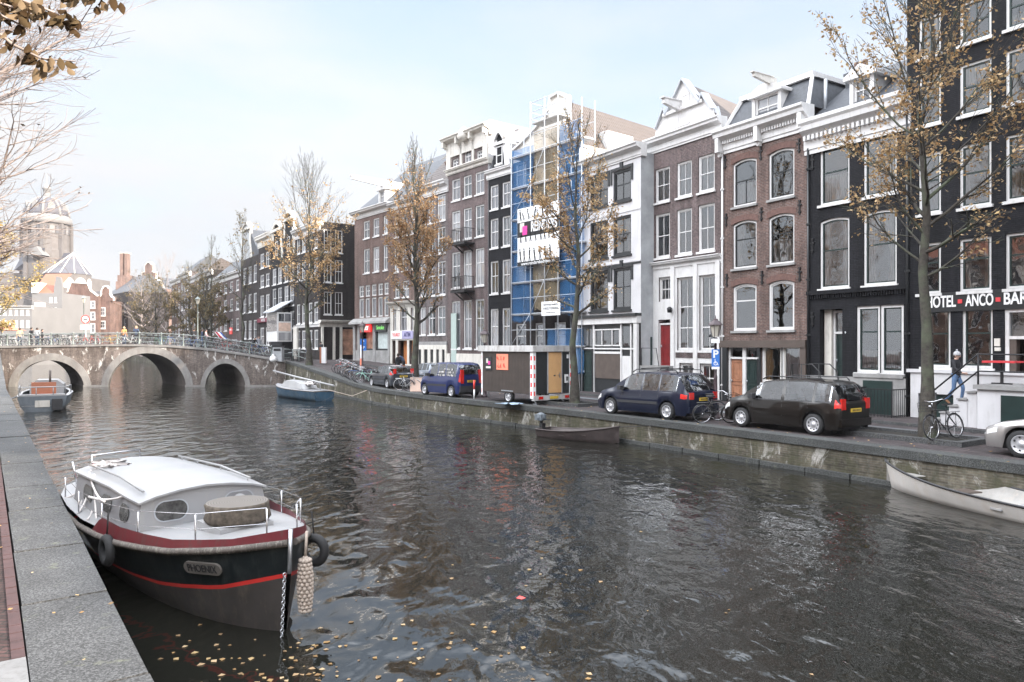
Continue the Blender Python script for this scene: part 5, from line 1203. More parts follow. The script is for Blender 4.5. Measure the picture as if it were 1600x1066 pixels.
def wheel(parent, loc, r, side, rim='hubcap', spokes=9, name='wheel'):
    def f():
        b = MB(); prof = [(r*.66, -.09), (r*.93, -.10), (r, -.06), (r, .06), (r*.93, .10), (r*.66, .09)]
        n = 28; o = len(b.v)
        for q, y in prof:
            for j in range(n): a = 2*math.pi*j/n; b.v.append((q*math.cos(a), y, q*math.sin(a)))
        for i in range(len(prof)-1):
            for j in range(n): j2 = (j+1) % n; b.f.append([o+i*n+j, o+(i+1)*n+j, o+(i+1)*n+j2, o+i*n+j2]); b.m.append(0); b.sm.append(True)
        return b.mesh('tyre', 'tyre')
    def g():
        b = MB(); n = 28
        pr = [(.001, -.075), (r*.16, -.075), (r*.2, -.05), (r*.5, -.06), (r*.62, -.085), (r*.67, -.095), (r*.67, -.02)]
        o = 0
        for q, y in pr:
            for j in range(n): a = 2*math.pi*j/n; b.v.append((q*math.cos(a), y, q*math.sin(a)))
        for i in range(len(pr)-1):
            for j in range(n): j2 = (j+1) % n; b.f.append([i*n+j, i*n+j2, (i+1)*n+j2, (i+1)*n+j]); b.m.append(0); b.sm.append(True)
        for k in range(spokes):
            a = 2*math.pi*k/spokes; c = (r*.5*math.cos(a), -.062, r*.5*math.sin(a)); rr = r*.085
            b.add([(c[0]+rr*math.cos(t), -.0745, c[2]+rr*math.sin(t)) for t in np.linspace(0, 2*math.pi, 9)[:-1]], [list(range(8))], 1)
        return b.mesh('rim', [rim, 'car_plastic'])
    o = place(name, wpart(('wt', r), f), parent, loc, 0 if side > 0 else math.pi); q = place('rim', wpart(('wr', r, rim, spokes), g), o); return o
def car(name, label, spec, loc, heading, group='parked cars', cat='car'):
    L, W, Hh = spec['L'], spec['W'], spec['H']; r = spec.get('r', .32); xr, xf = spec['ax']; sill = .2
    root = thing(name, label, cat, loc, math.atan2(heading[1], heading[0]), group)
    top = spec['top']; belt = spec['belt']
    st = sorted({round(v, 3) for v in list(np.linspace(0, L, 64))+[0.03, .07, .12, L-.03, L-.07, L-.12]+[t[0] for t in top]+[w_ for ww in spec['win'] for w_ in ww]})
    def zt(x): return interp(x, [t[0] for t in top], [t[1] for t in top])
    def zbelt(x): return min(interp(x, [t[0] for t in belt], [t[1] for t in belt]), zt(x)-.02)
    def hw(x): return W/2*interp(x, [0, .04, .12, .3, .7, L-.75, L-.35, L-.12, L-.04, L], [.80, .88, .94, .98, 1, 1, .95, .84, .72, .6])
    def zb(x):
        v = sill+(.12 if x < .1 or x > L-.1 else 0)
        for xc in (xr, xf):
            ra = r+.07
            if abs(x-xc) < ra: v = max(v, r+math.sqrt(ra*ra-(x-xc)**2))
        return v
    def sec(x):
        a, c, bl, t = hw(x), zb(x), zbelt(x), zt(x); c = min(c, bl-.08)
        hgt = t-bl; tum = spec.get('tum', .30); w4 = a*.97-max(0, hgt-.06)*tum-.015; z4 = bl+hgt*.9 if hgt > .25 else bl+hgt*.6
        return [(a*.95, c), (a*1.0, c+(bl-c)*.25), (a*1.005, c+(bl-c)*.6), (a*.985, c+(bl-c)*.9), (a*.965, bl), (w4, z4), (w4*.86, lerp(z4, t, .8)), (w4*.45, t-.003), (0, t)]
    def pt(x, v, side, off=0):
        s_ = sec(x); k = min(int(v), len(s_)-2); f = v-k; y = lerp(s_[k][0], s_[k+1][0], f); z = lerp(s_[k][1], s_[k+1][1], f)
        return (x, side*(y+off), z)
    body = MB(); gl = MB(); secs = [sec(x) for x in st]; NR = 9
    ws, rg = spec['ws'], spec['rg']
    for sd_ in (-1, 1):
        vs = [(x, sd_*y, z) for x, s_ in zip(st, secs) for y, z in s_]
        bf, gf = [], []
        for i in range(len(st)-1):
            xm = (st[i]+st[i+1])/2
            for j in range(NR-1):
                f = (i*NR+j, (i+1)*NR+j, (i+1)*NR+j+1, i*NR+j+1); f = f if sd_ < 0 else f[::-1]
                isg = (j == 4 and any(a < xm < c for a, c in spec['win']) and zt(xm)-zbelt(xm) > .12) or (j >= 5 and (ws[0] < xm < ws[1] or rg[0] < xm < rg[1]))
                (gf if isg else bf).append(f)
        body.add(vs, bf, 0, True); gl.add(vs, gf, 0, True)
        body.add([(0, sd_*y, z) for y, z in secs[0]]+[(0, 0, secs[0][0][1])], [tuple(range(NR+1))]); body.add([(L, sd_*y, z) for y, z in secs[-1]]+[(L, 0, secs[-1][0][1])], [tuple(range(NR+1))])
    bo = body.build('body', spec['paint'], root); gl.build('window', 'car_glass', root)
    b = MB(); b.box(.25, L-.25, -W/2+.24, W/2-.24, .17, .62); b.build('underbody', 'car_plastic', root)
    b = MB(); b.box(.9, L-1.2, -W/2+.2, W/2-.2, .5, .56)
    for x_ in spec.get('seats', (1.3, 2.4)):
        for y_ in (-.38, .38): b.box(x_, x_+.16, y_-.24, y_+.24, .5, 1.12).box(x_+.02, x_+.12, y_-.12, y_+.12, 1.14, 1.32)
    b.build('seats', 'car_plastic', root)
    for x_ in (xr, xf):
        for sd_ in (-1, 1): wheel(root, (x_, -sd_*(W/2-.12), r), r, sd_, spec.get('rim', 'hubcap'), spec.get('spokes', 9))
    def patch(nm, mt, x0, x1, v0, v1, off=.008, n=5, sides=(-1, 1), parent=root):
        for sd_ in sides:
            b = MB(); xs_ = np.linspace(x0, x1, n); vv = np.linspace(v0, v1, 4); m_ = 4
            b.add([pt(x, v, sd_, off) for x in xs_ for v in vv], [((i*m_+j, (i+1)*m_+j, (i+1)*m_+j+1, i*m_+j+1) if sd_ < 0 else (i*m_+j+1, (i+1)*m_+j+1, (i+1)*m_+j, i*m_+j)) for i in range(n-1) for j in range(m_-1)]); b.build(nm, mt, parent)
    tl = spec['tail']; patch('taillight', 'lamp_red', 0.005, tl[0], tl[1], tl[2])
    for sd_ in (-1, 1):
        b = MB(); z0, z1 = spec.get('tz', (.85, 1.1)); b.box(-.012, .05, *sorted((sd_*hw(0)*.72, sd_*hw(0)*1.0)), z0, z1); b.build('taillight', 'lamp_red', root)
        patch('headlight', 'lamp_clear', L-.42, L-.06, 2.4, 3.6, .01, 5, (sd_,))
        b = MB(); x_ = spec['mir']; y_ = sd_*(hw(x_)*.97+.02); zm = zbelt(x_)+.1; b.box(x_-.05, x_+.12, *sorted((y_, y_+sd_*.2)), zm-.07, zm+.09); b.build('mirror', spec.get('mirc', 'car_plastic'), root)
    for x_ in spec['seam']: patch('door_seam', 'car_plastic', x_, x_+.022, .2, 4, .003, 2)
    for x_ in spec['handles']: patch('door_handle', spec.get('hc', spec['paint']), x_, x_+.2, 3.25, 3.5, .03, 3)
    patch('side_moulding', 'car_plastic' if spec.get('mould') else spec['paint'], xr+r+.1, xf-r-.1, 1.5, 1.85, .014, 6)
    for a, c in spec['win']: patch('window_trim', spec.get('trim', 'car_plastic'), a, c, 3.94, 4.06, .006, 8)
    b = MB(); b.box(-.02, .01, -.26, .26, spec['pz'], spec['pz']+.11); pl = b.build('number_plate', 'plate_yellow', root)
    b = MB(); [b.box(-.024, -.018, -.2+k*.07, -.16+k*.07, spec['pz']+.025, spec['pz']+.085) for k in range(6)]; b.build('lettering', 'black_paint', pl)
    b = MB(); b.box(-.03, .12, -W/2*.86, W/2*.86, .3, .52 if not spec.get('bigbump') else .62); b.build('bumper', spec.get('bump', spec['paint']), root)
    if spec.get('rack'):
        b = MB(); z = Hh+.07
        for sd_ in (-1, 1): b.tube([(.6, sd_*W*.36, z-.1), (.7, sd_*W*.36, z), (2.6, sd_*W*.36, z), (2.8, sd_*W*.36, z-.1)], .02, 6)
        if spec['rack'] == 2:
            for x_ in (1.1, 2.3): b.bar((x_, -W*.4, z+.04), (x_, W*.4, z+.04), .06, .04)
        b.build('roof_rails', 'car_plastic', root)
    return root, patch
T_ = dict(L=4.4, W=1.79, H=1.64, ax=(.85, 3.53), r=.32, paint='paint_brown_black', top=[(0, .98), (.04, 1.05), (.1, 1.25), (.28, 1.52), (.45, 1.60), (1.2, 1.65), (2.3, 1.63), (2.75, 1.55), (3.55, 1.08), (4.1, .92), (4.32, .78), (4.4, .62)], belt=[(0, .95), (.5, 1.0), (3.0, .96), (3.6, .92), (4.1, .8), (4.4, .55)],
          win=[(.28, .80), (.90, 1.86), (1.98, 2.95)], ws=(2.80, 3.5), rg=(.05, .30), tail=(.16, 2.8, 4.4), tz=(.8, 1.12), mir=2.95, seam=(1.0, 1.92, 3.02), handles=(1.05, 2.05), pz=.72, rack=1, spokes=9)
p_ = G(1272, 680); h_ = (-.55, .835); hl = Vector(h_); pr_ = Vector((.835, .55))
def carpos(x, y, spec, h, gap=.12):
    """the near rear wheel's contact point sits at photo pixel x, y"""
    p = G(x, y); hh = Vector(h).normalized(); pp = Vector((hh.y, -hh.x)); q = Vector((p.x, p.y))+pp*(spec['W']/2-.1)-hh*spec['ax'][0]; return (q.x, q.y, zstreet(q.y)+.004)
car('parked_car', 'dark brown black people carrier with roof rails parked beside the lamp post bicycles', T_, carpos(1272, 680, T_, h_), h_)
V_ = dict(T_, L=4.75, W=1.9, H=1.72, ax=(.95, 3.83), paint='paint_navy', top=[(0, .95), (.05, 1.05), (.22, 1.3), (.5, 1.62), (.7, 1.68), (2.0, 1.72), (2.6, 1.68), (2.95, 1.58), (3.75, 1.08), (4.4, .93), (4.68, .78), (4.75, .6)], belt=[(0, .93), (.5, 1.02), (3.2, .97), (3.9, .92), (4.4, .8), (4.75, .55)],
          win=[(.5, 1.3), (1.38, 2.15), (2.22, 3.1)], ws=(2.98, 3.7), rg=(.08, .5), tail=(.3, 2.6, 3.9), tz=(.78, 1.02), mir=3.1, seam=(1.34, 2.2, 3.15), handles=(1.5, 2.35), rack=2, mould=1, spokes=7, trim='paint_navy')
car('parked_car', 'dark blue minivan with roof bars parked between site hut and lamp post', V_, carpos(1043, 656.5, V_, (-.60, .80)), (-.60, .80))
K_ = dict(T_, L=4.0, W=1.66, H=1.82, ax=(.72, 3.32), r=.3, paint='paint_blue', top=[(0, 1.0), (.03, 1.2), (.12, 1.62), (.25, 1.76), (.7, 1.82), (2.2, 1.80), (2.55, 1.68), (3.15, 1.12), (3.75, .95), (3.94, .8), (4.0, .6)], belt=[(0, .95), (.5, 1.08), (2.8, 1.02), (3.3, .95), (3.75, .8), (4.0, .5)],
          win=[(.3, 1.2), (1.28, 1.95), (2.02, 2.75)], ws=(2.58, 3.12), rg=(.02, .16), tail=(.08, 2.6, 4.7), tz=(.75, 1.45), mir=2.75, seam=(1.95, 2.8), handles=(2.05,), pz=.8, rack=0, bump='car_plastic', bigbump=1, mould=1, tum=.16, spokes=5, trim='paint_blue')
kr, kp = car('parked_van', 'blue graffiti scrawled small van parked behind the site hut', K_, carpos(706, 621.5, K_, (-.62, .785)), (-.62, .785), cat='van')
mat('graffiti_white', (.75, .72, .7), .5, var=.05)
gr = MB(); rg_ = random.Random(5)
for k in range(26):                              # scrawl on the windows' paint
    x0 = .35+rg_.random()*1.5; z0 = 1.12+rg_.choice([0, .16, .32]); pts = [(x0+.02*q, K_['W']/2-.02-(z0-1.05)*.16+.012, z0+.05*math.sin(q*2.1+k)+.03*rg_.random()) for q in range(7)]; gr.tube(pts, .008, 4, cap=False)
gr.build('graffiti', 'graffiti_white', kr)
Fo = dict(T_, L=4.15, W=1.70, H=1.44, ax=(.72, 3.33), r=.31, paint='paint_grey', top=[(0, .92), (.08, 1.0), (.45, 1.3), (.75, 1.39), (1.5, 1.44), (2.1, 1.42), (2.4, 1.36), (3.1, .98), (3.85, .8), (4.1, .66), (4.15, .55)], belt=[(0, .9), (.6, .98), (2.8, .90), (3.3, .84), (3.85, .7), (4.15, .5)],
          win=[(.6, .9), (.98, 1.62), (1.7, 2.65)], ws=(2.4, 3.05), rg=(.08, .5), tail=(.3, 3.2, 4.9), tz=(.95, 1.25), mir=2.6, seam=(1.0, 1.66, 2.7), handles=(1.08, 1.8), rack=0, mould=1, spokes=5)
car('parked_car', 'dark grey hatchback parked next to the row of bicycles', Fo, carpos(606, 607.5, Fo, (-.53, .848)), (-.53, .848))
q = carpos(606, 607.5, Fo, (-.53, .848)); Fs = dict(Fo, paint='paint_pale', H=1.5)
car('parked_car', 'pale silver blue car half hidden behind the dark grey hatchback', Fs, (q[0]+2.2, q[1]+3.1, zstreet(q[1]+3)+.004), (-.53, .848))
Pa = dict(T_, L=4.7, W=1.77, H=1.46, ax=(1.0, 3.76), r=.33, paint='paint_silver', top=[(0, .8), (.06, .98), (.7, 1.04), (1.3, 1.38), (1.7, 1.45), (2.4, 1.45), (2.75, 1.36), (3.45, .99), (4.2, .84), (4.6, .68), (4.7, .5)], belt=[(0, .78), (.7, .95), (3.3, .9), (4.2, .76), (4.6, .6), (4.7, .42)],
          win=[(1.0, 1.5), (1.56, 2.2), (2.3, 3.05)], ws=(2.75, 3.4), rg=(.7, 1.3), tail=(.2, 2, 3.8), tz=(.7, .92), mir=2.9, seam=(1.5, 2.25, 3.1), handles=(1.7, 2.5), rack=0, spokes=7, mirc='paint_silver')
ps = G(1597, 716); hh = Vector((-.55, .835)); pp = Vector((.835, .55)); q = Vector((ps.x, ps.y))+pp*(.8)-hh*3.76
car('parked_car', 'silver saloon cut off by the picture edge beside the hotel steps', Pa, (q.x, q.y, zstreet(q.y)+.004), (-.55, .835))

# ---- site hut on wheels
A0 = Vector((-1.47, 36.0)); A1 = Vector((.95, 33.2)); dS = (A1-A0).normalized(); Ln = (A1-A0).length; Wd = 2.45; zs = zstreet(34)
hut = thing('site_trailer', 'brown site hut trailer with a peach door and red white warning strips', 'trailer', (A0.x, A0.y, zs), math.atan2(dS.y, dS.x))
mat('hut_brown', (.055, .042, .035), .6, var=.25, scale=2); mat('hut_black', (.015, .018, .02), .6); mat('peach', (.62, .36, .16), .5, var=.08); mat('hut_white', (.50, .49, .48), .6, var=.25, scale=1, dirt=(.25, .22, .2)); mat('orange_paper', (.85, .27, .17), .6, var=.08); mat('sign_pink', (.7, .05, .3), .5, var=.05)
b = MB(); b.box(0, Ln, 0, Wd, .48, 2.42); b.build('body', 'hut_brown', hut)
b = MB()
for k in range(int(Ln/.105)): b.box(k*.105+.008, k*.105+.097, -.012, -.001, .5, 2.4)
b.build('plank_cladding', 'hut_brown', hut)
b = MB(); b.box(Ln+.001, Ln+.014, .02, Wd-.02, .5, 2.4); b.build('end_panel', 'hut_black', hut)
b = MB(); b.box(-.2, Ln+.12, -.1, Wd+.12, 2.42, 2.70); b.build('roof', 'hut_white', hut)
b = MB(); b.box(Ln+.014, Ln+.05, .92, 1.75, .52, 2.38); d_ = b.build('door', 'peach', hut)
b = MB(); b.box(Ln+.05, Ln+.055, 1.24, 1.36, 1.28, 1.34); b.build('letter_slot', 'black_paint', d_); b = MB(); b.box(Ln+.05, Ln+.07, 1.62, 1.66, 1.2, 1.45).box(Ln+.06, Ln+.1, 1.52, 1.65, 1.33, 1.36); b.build('handle', 'galvanised', d_)
b = MB(); b.box(Ln+.014, Ln+.045, .86, .918, .5, 2.4).box(Ln+.014, Ln+.045, 1.752, 1.81, .5, 2.4); b.build('door_frame', 'zinc', hut)
for x0, x1, y0, y1 in ((Ln-.17, Ln+.016, -.03, -.0125), (Ln+.0145, Ln+.03, -.02, .15), (Ln+.0145, Ln+.03, Wd-.16, Wd+.02), (-.02, .08, -.03, -.0125)):
    b = MB(); b.box(x0, x1, y0, y1, .3, 2.4, 0); s_ = b.build('warning_strip', 'sign_white', hut)
    b = MB()
    for k in range(5): b.box(x0+.0 if x1-x0 < .05 else x0+.03, (x1+.003) if x1-x0 < .05 else x1-.05, y0-.003 if y1-y0 < .05 else y0+.04, y1 if y1-y0 < .05 else y1-.04, .42+k*.4, .62+k*.4)
    b.build('red_block', 'sign_red', s_)
b = MB(); b.box(Ln-.1, Ln+.08, .0, Wd, .2, .42); b.build('rear_bar', 'hut_white', hut)
for y_ in (.28, Wd-.5): b = MB(); b.box(Ln+.08, Ln+.1, y_, y_+.26, .25, .38); b.build('taillight', 'lamp_red', hut)
b = MB(); b.box(Ln+.08, Ln+.1, .98, 1.5, .25, .37); b.build('number_plate', 'plate_yellow', hut)
b = MB(); b.box(Ln+.014, Ln+.06, 1.98, 2.2, .95, 1.35); b.build('socket_box', 'sign_white', hut); b = MB(); b.box(Ln+.06, Ln+.075, 2.05, 2.15, 1.05, 1.25); b.tube([(Ln+.08, 2.1, 1.0), (Ln+.09, 2.05, .7), (Ln+.09, 1.9, .45)], .01, 5); b.build('cable', 'black_paint', hut)
b = MB(); b.box(Ln+.014, Ln+.05, 2.12, 2.22, 2.1, 2.28); b.build('lamp', 'sign_white', hut)
for y_ in (.12, Wd-.12):
    for x_ in (Ln*.52,): wheel(hut, (x_, y_, .3), .3, 1 if y_ < 1 else -1)
b = MB()
b.box(Ln*.52-.4, Ln*.52+.42, -.05, .28, .55, .6); b.build('mudguard', 'galvanised', hut)
b = MB(); b.bar((Ln*.5, Wd/2, .4), (-1.1, Wd/2, .4), .1).bar((.1, .3, .42), (-.9, Wd/2, .42), .06).bar((.1, Wd-.3, .42), (-.9, Wd/2, .42), .06).bar((-1.0, Wd/2, .1), (-1.0, Wd/2, .5), .06); b.build('drawbar', 'galvanised', hut)
for y_ in (.35, Wd-.35): b = MB(); b.bar((Ln-.5, y_, .4), (Ln-.1, y_, .0), .05).bar((Ln-.05, y_, .02), (Ln-.35, y_, .02), .12, .03); b.build('support_leg', 'galvanised', hut)
b = MB(); b.box(1.15, 2.0, -.035, -.0135, 1.55, 2.3); pp_ = b.build('orange_sheet', 'orange_paper', hut)
b = MB(); rr3 = random.Random(9)
for row in range(2):
    for k in range(3):
        x0 = 1.26+k*.22; z0 = 2.1-row*.35; b.tube([(x0+rr3.uniform(-.07, .1), -.04, z0+rr3.uniform(-.12, .12)) for q in range(6)], .011, 4)
b.build('red_scribble', 'sign_red', pp_)
b = MB(); b.box(.28, .78, -.035, -.0135, 1.5, 2.15); q_ = b.build('notice_board', 'black_paint', hut); b = MB(); b.box(.38, .52, -.04, -.035, 1.85, 2.08).box(.36, .72, -.04, -.035, 1.6, 1.7); b.build('white_print', 'cream_paint', q_); b = MB(); b.box(.52, .68, -.041, -.035, 1.78, 1.95); b.build('pink_mark', 'sign_pink', q_)
# things standing on the hut's roof are thrown-together odds; a blue tarpaulin lies at its wheel
mat('tarp_blue', (.25, .33, .42), .5, var=.4, scale=3)
b = MB(); tq = G(790, 634); n_ = 9
vs = []; rr4 = random.Random(2)
for i in range(n_):
    for j in range(6): vs.append((i*.17-.7, j*.12-.3, .03+.12*rr4.random()*(1-abs(i-6)/8)))
b.add(vs, [(i*6+j, (i+1)*6+j, (i+1)*6+j+1, i*6+j+1) for i in range(n_-1) for j in range(5)], 0, True); tp = b.build('tarpaulin', 'tarp_blue', None, (tq.x+.15, tq.y+.2, zs+.01), math.atan2(dS.y, dS.x)); tag(tp, 'crumpled pale blue tarpaulin on the quay edge by the hut wheel', 'tarpaulin')
# ---- scaffolding in front of the gabled house
sc = thing('scaffolding', 'steel scaffolding with blue and beige netting over the gabled house', 'scaffolding', (SC.A.x, SC.A.y, SC.zb), SC.o.rotation_euler[2])
xs4 = [SC.s(799, -1.5), SC.s(829, -1.5), SC.s(851, -1.5), SC.s(872, -1.5), SC.s(909, -1.5)]; Z = lambda y: SC.z(840, y, -1.5); ysf, ysb = -1.5, -.45
tops = [Z(195), Z(155), Z(155), Z(158), Z(178)]
b = MB()
for x_, t_ in zip(xs4, tops):
    for y_ in (ysf, ysb): b.tube([(x_, y_, 0), (x_, y_, t_)], .035, 5)
b.build('pole', 'pole_pale', sc)
b = MB(); z_ = 2.6; lv = []
while z_ < Z(215): lv.append(z_); z_ += 2.0
for z_ in lv:
    for y_ in (ysf, ysb): b.tube([(xs4[0], y_, z_), (xs4[-1], y_, z_)], .028, 5); b.tube([(xs4[0], y_, z_+1.0), (xs4[-1], y_, z_+1.0)], .02, 5)
    for x_ in xs4: b.tube([(x_, ysf, z_), (x_, ysb, z_)], .025, 5)
for i in range(len(lv)-1):
    k = i % 4; b.tube([(xs4[k], ysf-.03, lv[i]), (xs4[k+1], ysf-.03, lv[i+1])], .022, 5)
b.tube([(xs4[1], ysf, .1), (xs4[2], ysf, lv[0])], .03, 5); b.tube([(xs4[3], ysf, .1), (xs4[2], ysf, lv[0])], .03, 5)
for z_ in (Z(205), Z(183), Z(172), Z(157)):
    for y_ in (ysf, ysb): b.tube([(xs4[1], y_, z_), (xs4[3], y_, z_)], .025, 5)
    for x_ in (xs4[1], xs4[3]): b.tube([(x_, ysf, z_), (x_, ysb, z_)], .025, 5)
b.build('tube_frame', 'pole_pale', sc)
b = MB()
for z_ in lv+[Z(188)]: b.box(xs4[0] if z_ < Z(190) else xs4[1], xs4[-1] if z_ < Z(190) else xs4[3], ysf+.08, ysb-.05, z_-.08, z_-.03)
b.build('deck', 'hut_white', sc)
def netmat(name, col, al):
    m, n, l, b_ = nodes(name); o = n['Material Output']; q = n.new('ShaderNodeBsdfTransparent'); d = n.new('ShaderNodeBsdfDiffuse'); d.inputs[0].default_value = (*col, 1)
    t = n.new('ShaderNodeTexCoord'); a = noise(n, l, t.outputs['Object'], 1.2, 5, .6); mr_ = n.new('ShaderNodeMapRange'); mr_.inputs[3].default_value = al-.25; mr_.inputs[4].default_value = min(1, al+.25); l.new(a.outputs[0], mr_.inputs[0])
    tl_ = n.new('ShaderNodeBsdfTranslucent'); tl_.inputs[0].default_value = (*col, 1); m2 = n.new('ShaderNodeMixShader'); m2.inputs[0].default_value = .35; l.new(d.outputs[0], m2.inputs[1]); l.new(tl_.outputs[0], m2.inputs[2])
    x = n.new('ShaderNodeMixShader'); l.new(mr_.outputs[0], x.inputs[0]); l.new(q.outputs[0], x.inputs[1]); l.new(m2.outputs[0], x.inputs[2]); l.new(x.outputs[0], o.inputs[0])
netmat('net_blue', (.07, .20, .42), .50); netmat('net_beige', (.40, .33, .23), .5)
def net(x0, x1, z0, z1, y, mt, seed, par=None):
    b = MB(); nx, nz = 14, 30; vs = []; rr = random.Random(seed); ph = rr.random()*6
    for i in range(nx+1):
        for j in range(nz+1):
            x = lerp(x0, x1, i/nx); z = lerp(z0, z1, j/nz); vs.append((x, y+.05*math.sin(x*5+z*1.3+ph)+.03*rr.random(), z+(.25*rr.random() if j == 0 else 0)))
    b.add(vs, [(i*(nz+1)+j, (i+1)*(nz+1)+j, (i+1)*(nz+1)+j+1, i*(nz+1)+j+1) for i in range(nx) for j in range(nz)], 0, True)
    return b.build('netting', mt, par or sc)
net(xs4[0], xs4[1]+.05, lv[1]-.6, Z(222), ysf+.14, 'net_blue', 1); net(xs4[3]-.05, xs4[4], lv[1]-.3, Z(205), ysf+.14, 'net_blue', 2)
b = MB()
net(xs4[1]+.1, xs4[3]-.1, lv[1]+.1, Z(202), ysf+.16, 'net_beige', 3); net(xs4[2]+.1, xs4[4], .9, lv[1]-1.0, ysf+.12, 'net_blue', 4)
s2 = SC.o.rotation_euler[2]
cs, sn = math.cos(s2), math.sin(s2)
o_ = MB(); o_.add([(xs4[0]-.02, ysf, lv[1]-.4), (xs4[0]-.02, ysb, lv[1]-.4), (xs4[0]-.02, ysb, Z(222)), (xs4[0]-.02, ysf, Z(222))], [(0, 1, 2, 3)]); o_.build('netting', 'net_blue', sc)
def bn(x, y): return SC.s(x), SC.z(x, y)
ban = thing('banner', 'black and white company banner with worker silhouettes on the scaffolding', 'banner', sc.location, s2)
bx0, bx1 = SC.s(809, -1.7), SC.s(874, -1.7); z0b, z1b = Z(414), Z(322); yb_ = ysf-.22
b = MB(); b.box(bx0, bx1, yb_, yb_+.02, z0b, z1b); b.build('sheet', 'sign_white', ban)
zA, zB = lerp(z0b, z1b, .50), lerp(z0b, z1b, .76)
for zq_ in ((zA, zB), (z0b, z0b+(z1b-z0b)*.075)): b = MB(); b.box(bx0, bx1, yb_-.006, yb_-.001, *zq_); b.build('black_band', 'black_paint', ban)
zm = (zA+zB)/2; b = MB(); u_ = .42
b.box(bx0+.25, bx0+.25+u_, yb_-.012, yb_-.007, zm-.15, zm+u_); b.build('yellow_mark', 'plate_yellow' if False else 'cream_paint', ban); b = MB(); b.box(bx0+.5, bx0+.5+u_*1.1, yb_-.018, yb_-.013, zm-.35, zm+.2); b.build('pink_mark', 'sign_pink', ban)
t_ = text('REINDERS', .85, 'sign_white', ban, (0, yb_-.015, zm+.05), bold=.02); vx = [v.co.x for v in t_.data.vertices]; sx_ = (bx1-bx0-1.5)/(max(vx)-min(vx)); t_.scale = (sx_, 1, 1); t_.location.x = (bx0+1.25+bx1-.1)/2
t_ = text('www.reindersbedrijven.nl', .3, 'sign_white', ban, ((bx0+bx1)/2, yb_-.015, z0b+.13))
b = MB(); rr5 = random.Random(4)
for row, (za, hh_) in enumerate(((z0b+.25, 1.0), (z0b+1.45, 1.0), (zB+.1, .85))):
    x = bx0+.3
    while x < bx1-.3:                            # small standing and bending worker figures printed on the sheet
        hq = hh_*rr5.choice([.85, .8, .55]); ln_ = rr5.uniform(-.15, .15); y_ = yb_-.004
        b.bar((x-.05, y_, za), (x+ln_*.3, y_, za+hq*.5), .07, .004); b.bar((x+.1, y_, za), (x+ln_*.3, y_, za+hq*.5), .06, .004); b.bar((x+ln_*.3, y_, za+hq*.45), (x+ln_, y_, za+hq*.82), .13, .004)
        b.bar((x+ln_, y_, za+hq*.78), (x+ln_+rr5.uniform(.1, .25), y_, za+hq*rr5.uniform(.4, .9)), .045, .004); b.box(x+ln_-.05, x+ln_+.05, y_-.002, y_+.002, za+hq*.86, za+hq)
        x += rr5.uniform(.34, .55)
b.build('worker_print', 'iron', ban)
sg = thing('sign', 'small white contractor sign hanging low on the scaffolding', 'sign', sc.location, s2)
b = MB(); x0, x1 = SC.s(846, -1.8), SC.s(875, -1.8); b.box(x0, x1, ysf-.3, ysf-.27, Z(494.5), Z(473)); b.build('board', 'sign_white', sg)
for q_, (tx_, sz_) in enumerate((('timmerwerk', .2), ('KAROLY SZEKERES', .2), ('onderhoud', .13))): t_ = text(tx_, sz_, 'iron', sg, ((x0+x1)/2, ysf-.31, lerp(Z(473), Z(494.5), .22+.28*q_)), ext=.002); vx = [v.co.x for v in t_.data.vertices]; t_.scale = ((x1-x0-.2)/(max(vx)-min(vx))*(.9 if q_ < 2 else .6), 1, 1)

# ---- street lamps
def lamp(label, loc, hgt=3.75, arm=None, mt='iron', light='lantern_glass'):
    t = thing('street_lamp', label, 'street lamp', loc, 0, 'old lantern street lamps')
    b = MB(); b.lathe([(.19, 0), (.19, .08), (.13, .12), (.12, .55), (.15, .6), (.08, .7), (.065, 1.5), (.075, 1.55), (.05, 1.62), (.045, hgt-.75), (.08, hgt-.72), (.05, hgt-.66)], 10); b.build('post', mt, t)
    b = MB(); b.lathe([(.11, hgt-.64), (.2, hgt-.22)], 6, sm=False); b.build('glass', light, t)
    b = MB(); b.lathe([(.27, hgt-.22), (.25, hgt-.17), (.1, hgt-.04), (.09, hgt), (.02, hgt+.03), (.01, hgt+.14)], 6, sm=False)
    for k in range(6): a = math.pi*k/3; b.bar((.11*math.cos(a), .11*math.sin(a), hgt-.64), (.2*math.cos(a), .2*math.sin(a), hgt-.22), .018)
    b.build('lantern_frame', mt, t); return t
mat('lantern_glass', (.45, .42, .36), .3, var=.15); mat('lamp_plum', (.06, .04, .045), .45)
p_ = G(1118, 655); LP1 = lamp('lantern street lamp carrying the blue disabled parking sign', (p_.x, p_.y, p_.z), ZP(499, p_.y)-p_.z, mt='lamp_plum')
mat('sign_blue', (.03, .16, .52), .4, var=.05)
ps_ = thing('parking_sign', 'blue disabled parking sign with white P on the lamp post', 'sign', (p_.x, p_.y, 0), -.25)
z1, z0 = ZP(546, p_.y), ZP(573, p_.y); b = MB(); b.box(-.14, .14, -.12, -.1, z0, z1); b.build('board', 'sign_blue', ps_); b = MB(); b.box(-.14, .14, -.12, -.1, ZP(577, p_.y), z0-.005); b.build('lower_plate', 'sign_white', ps_)
text('P', .38, 'sign_white', ps_, (0, -.125, z0+.45), ext=.003, bold=.012)
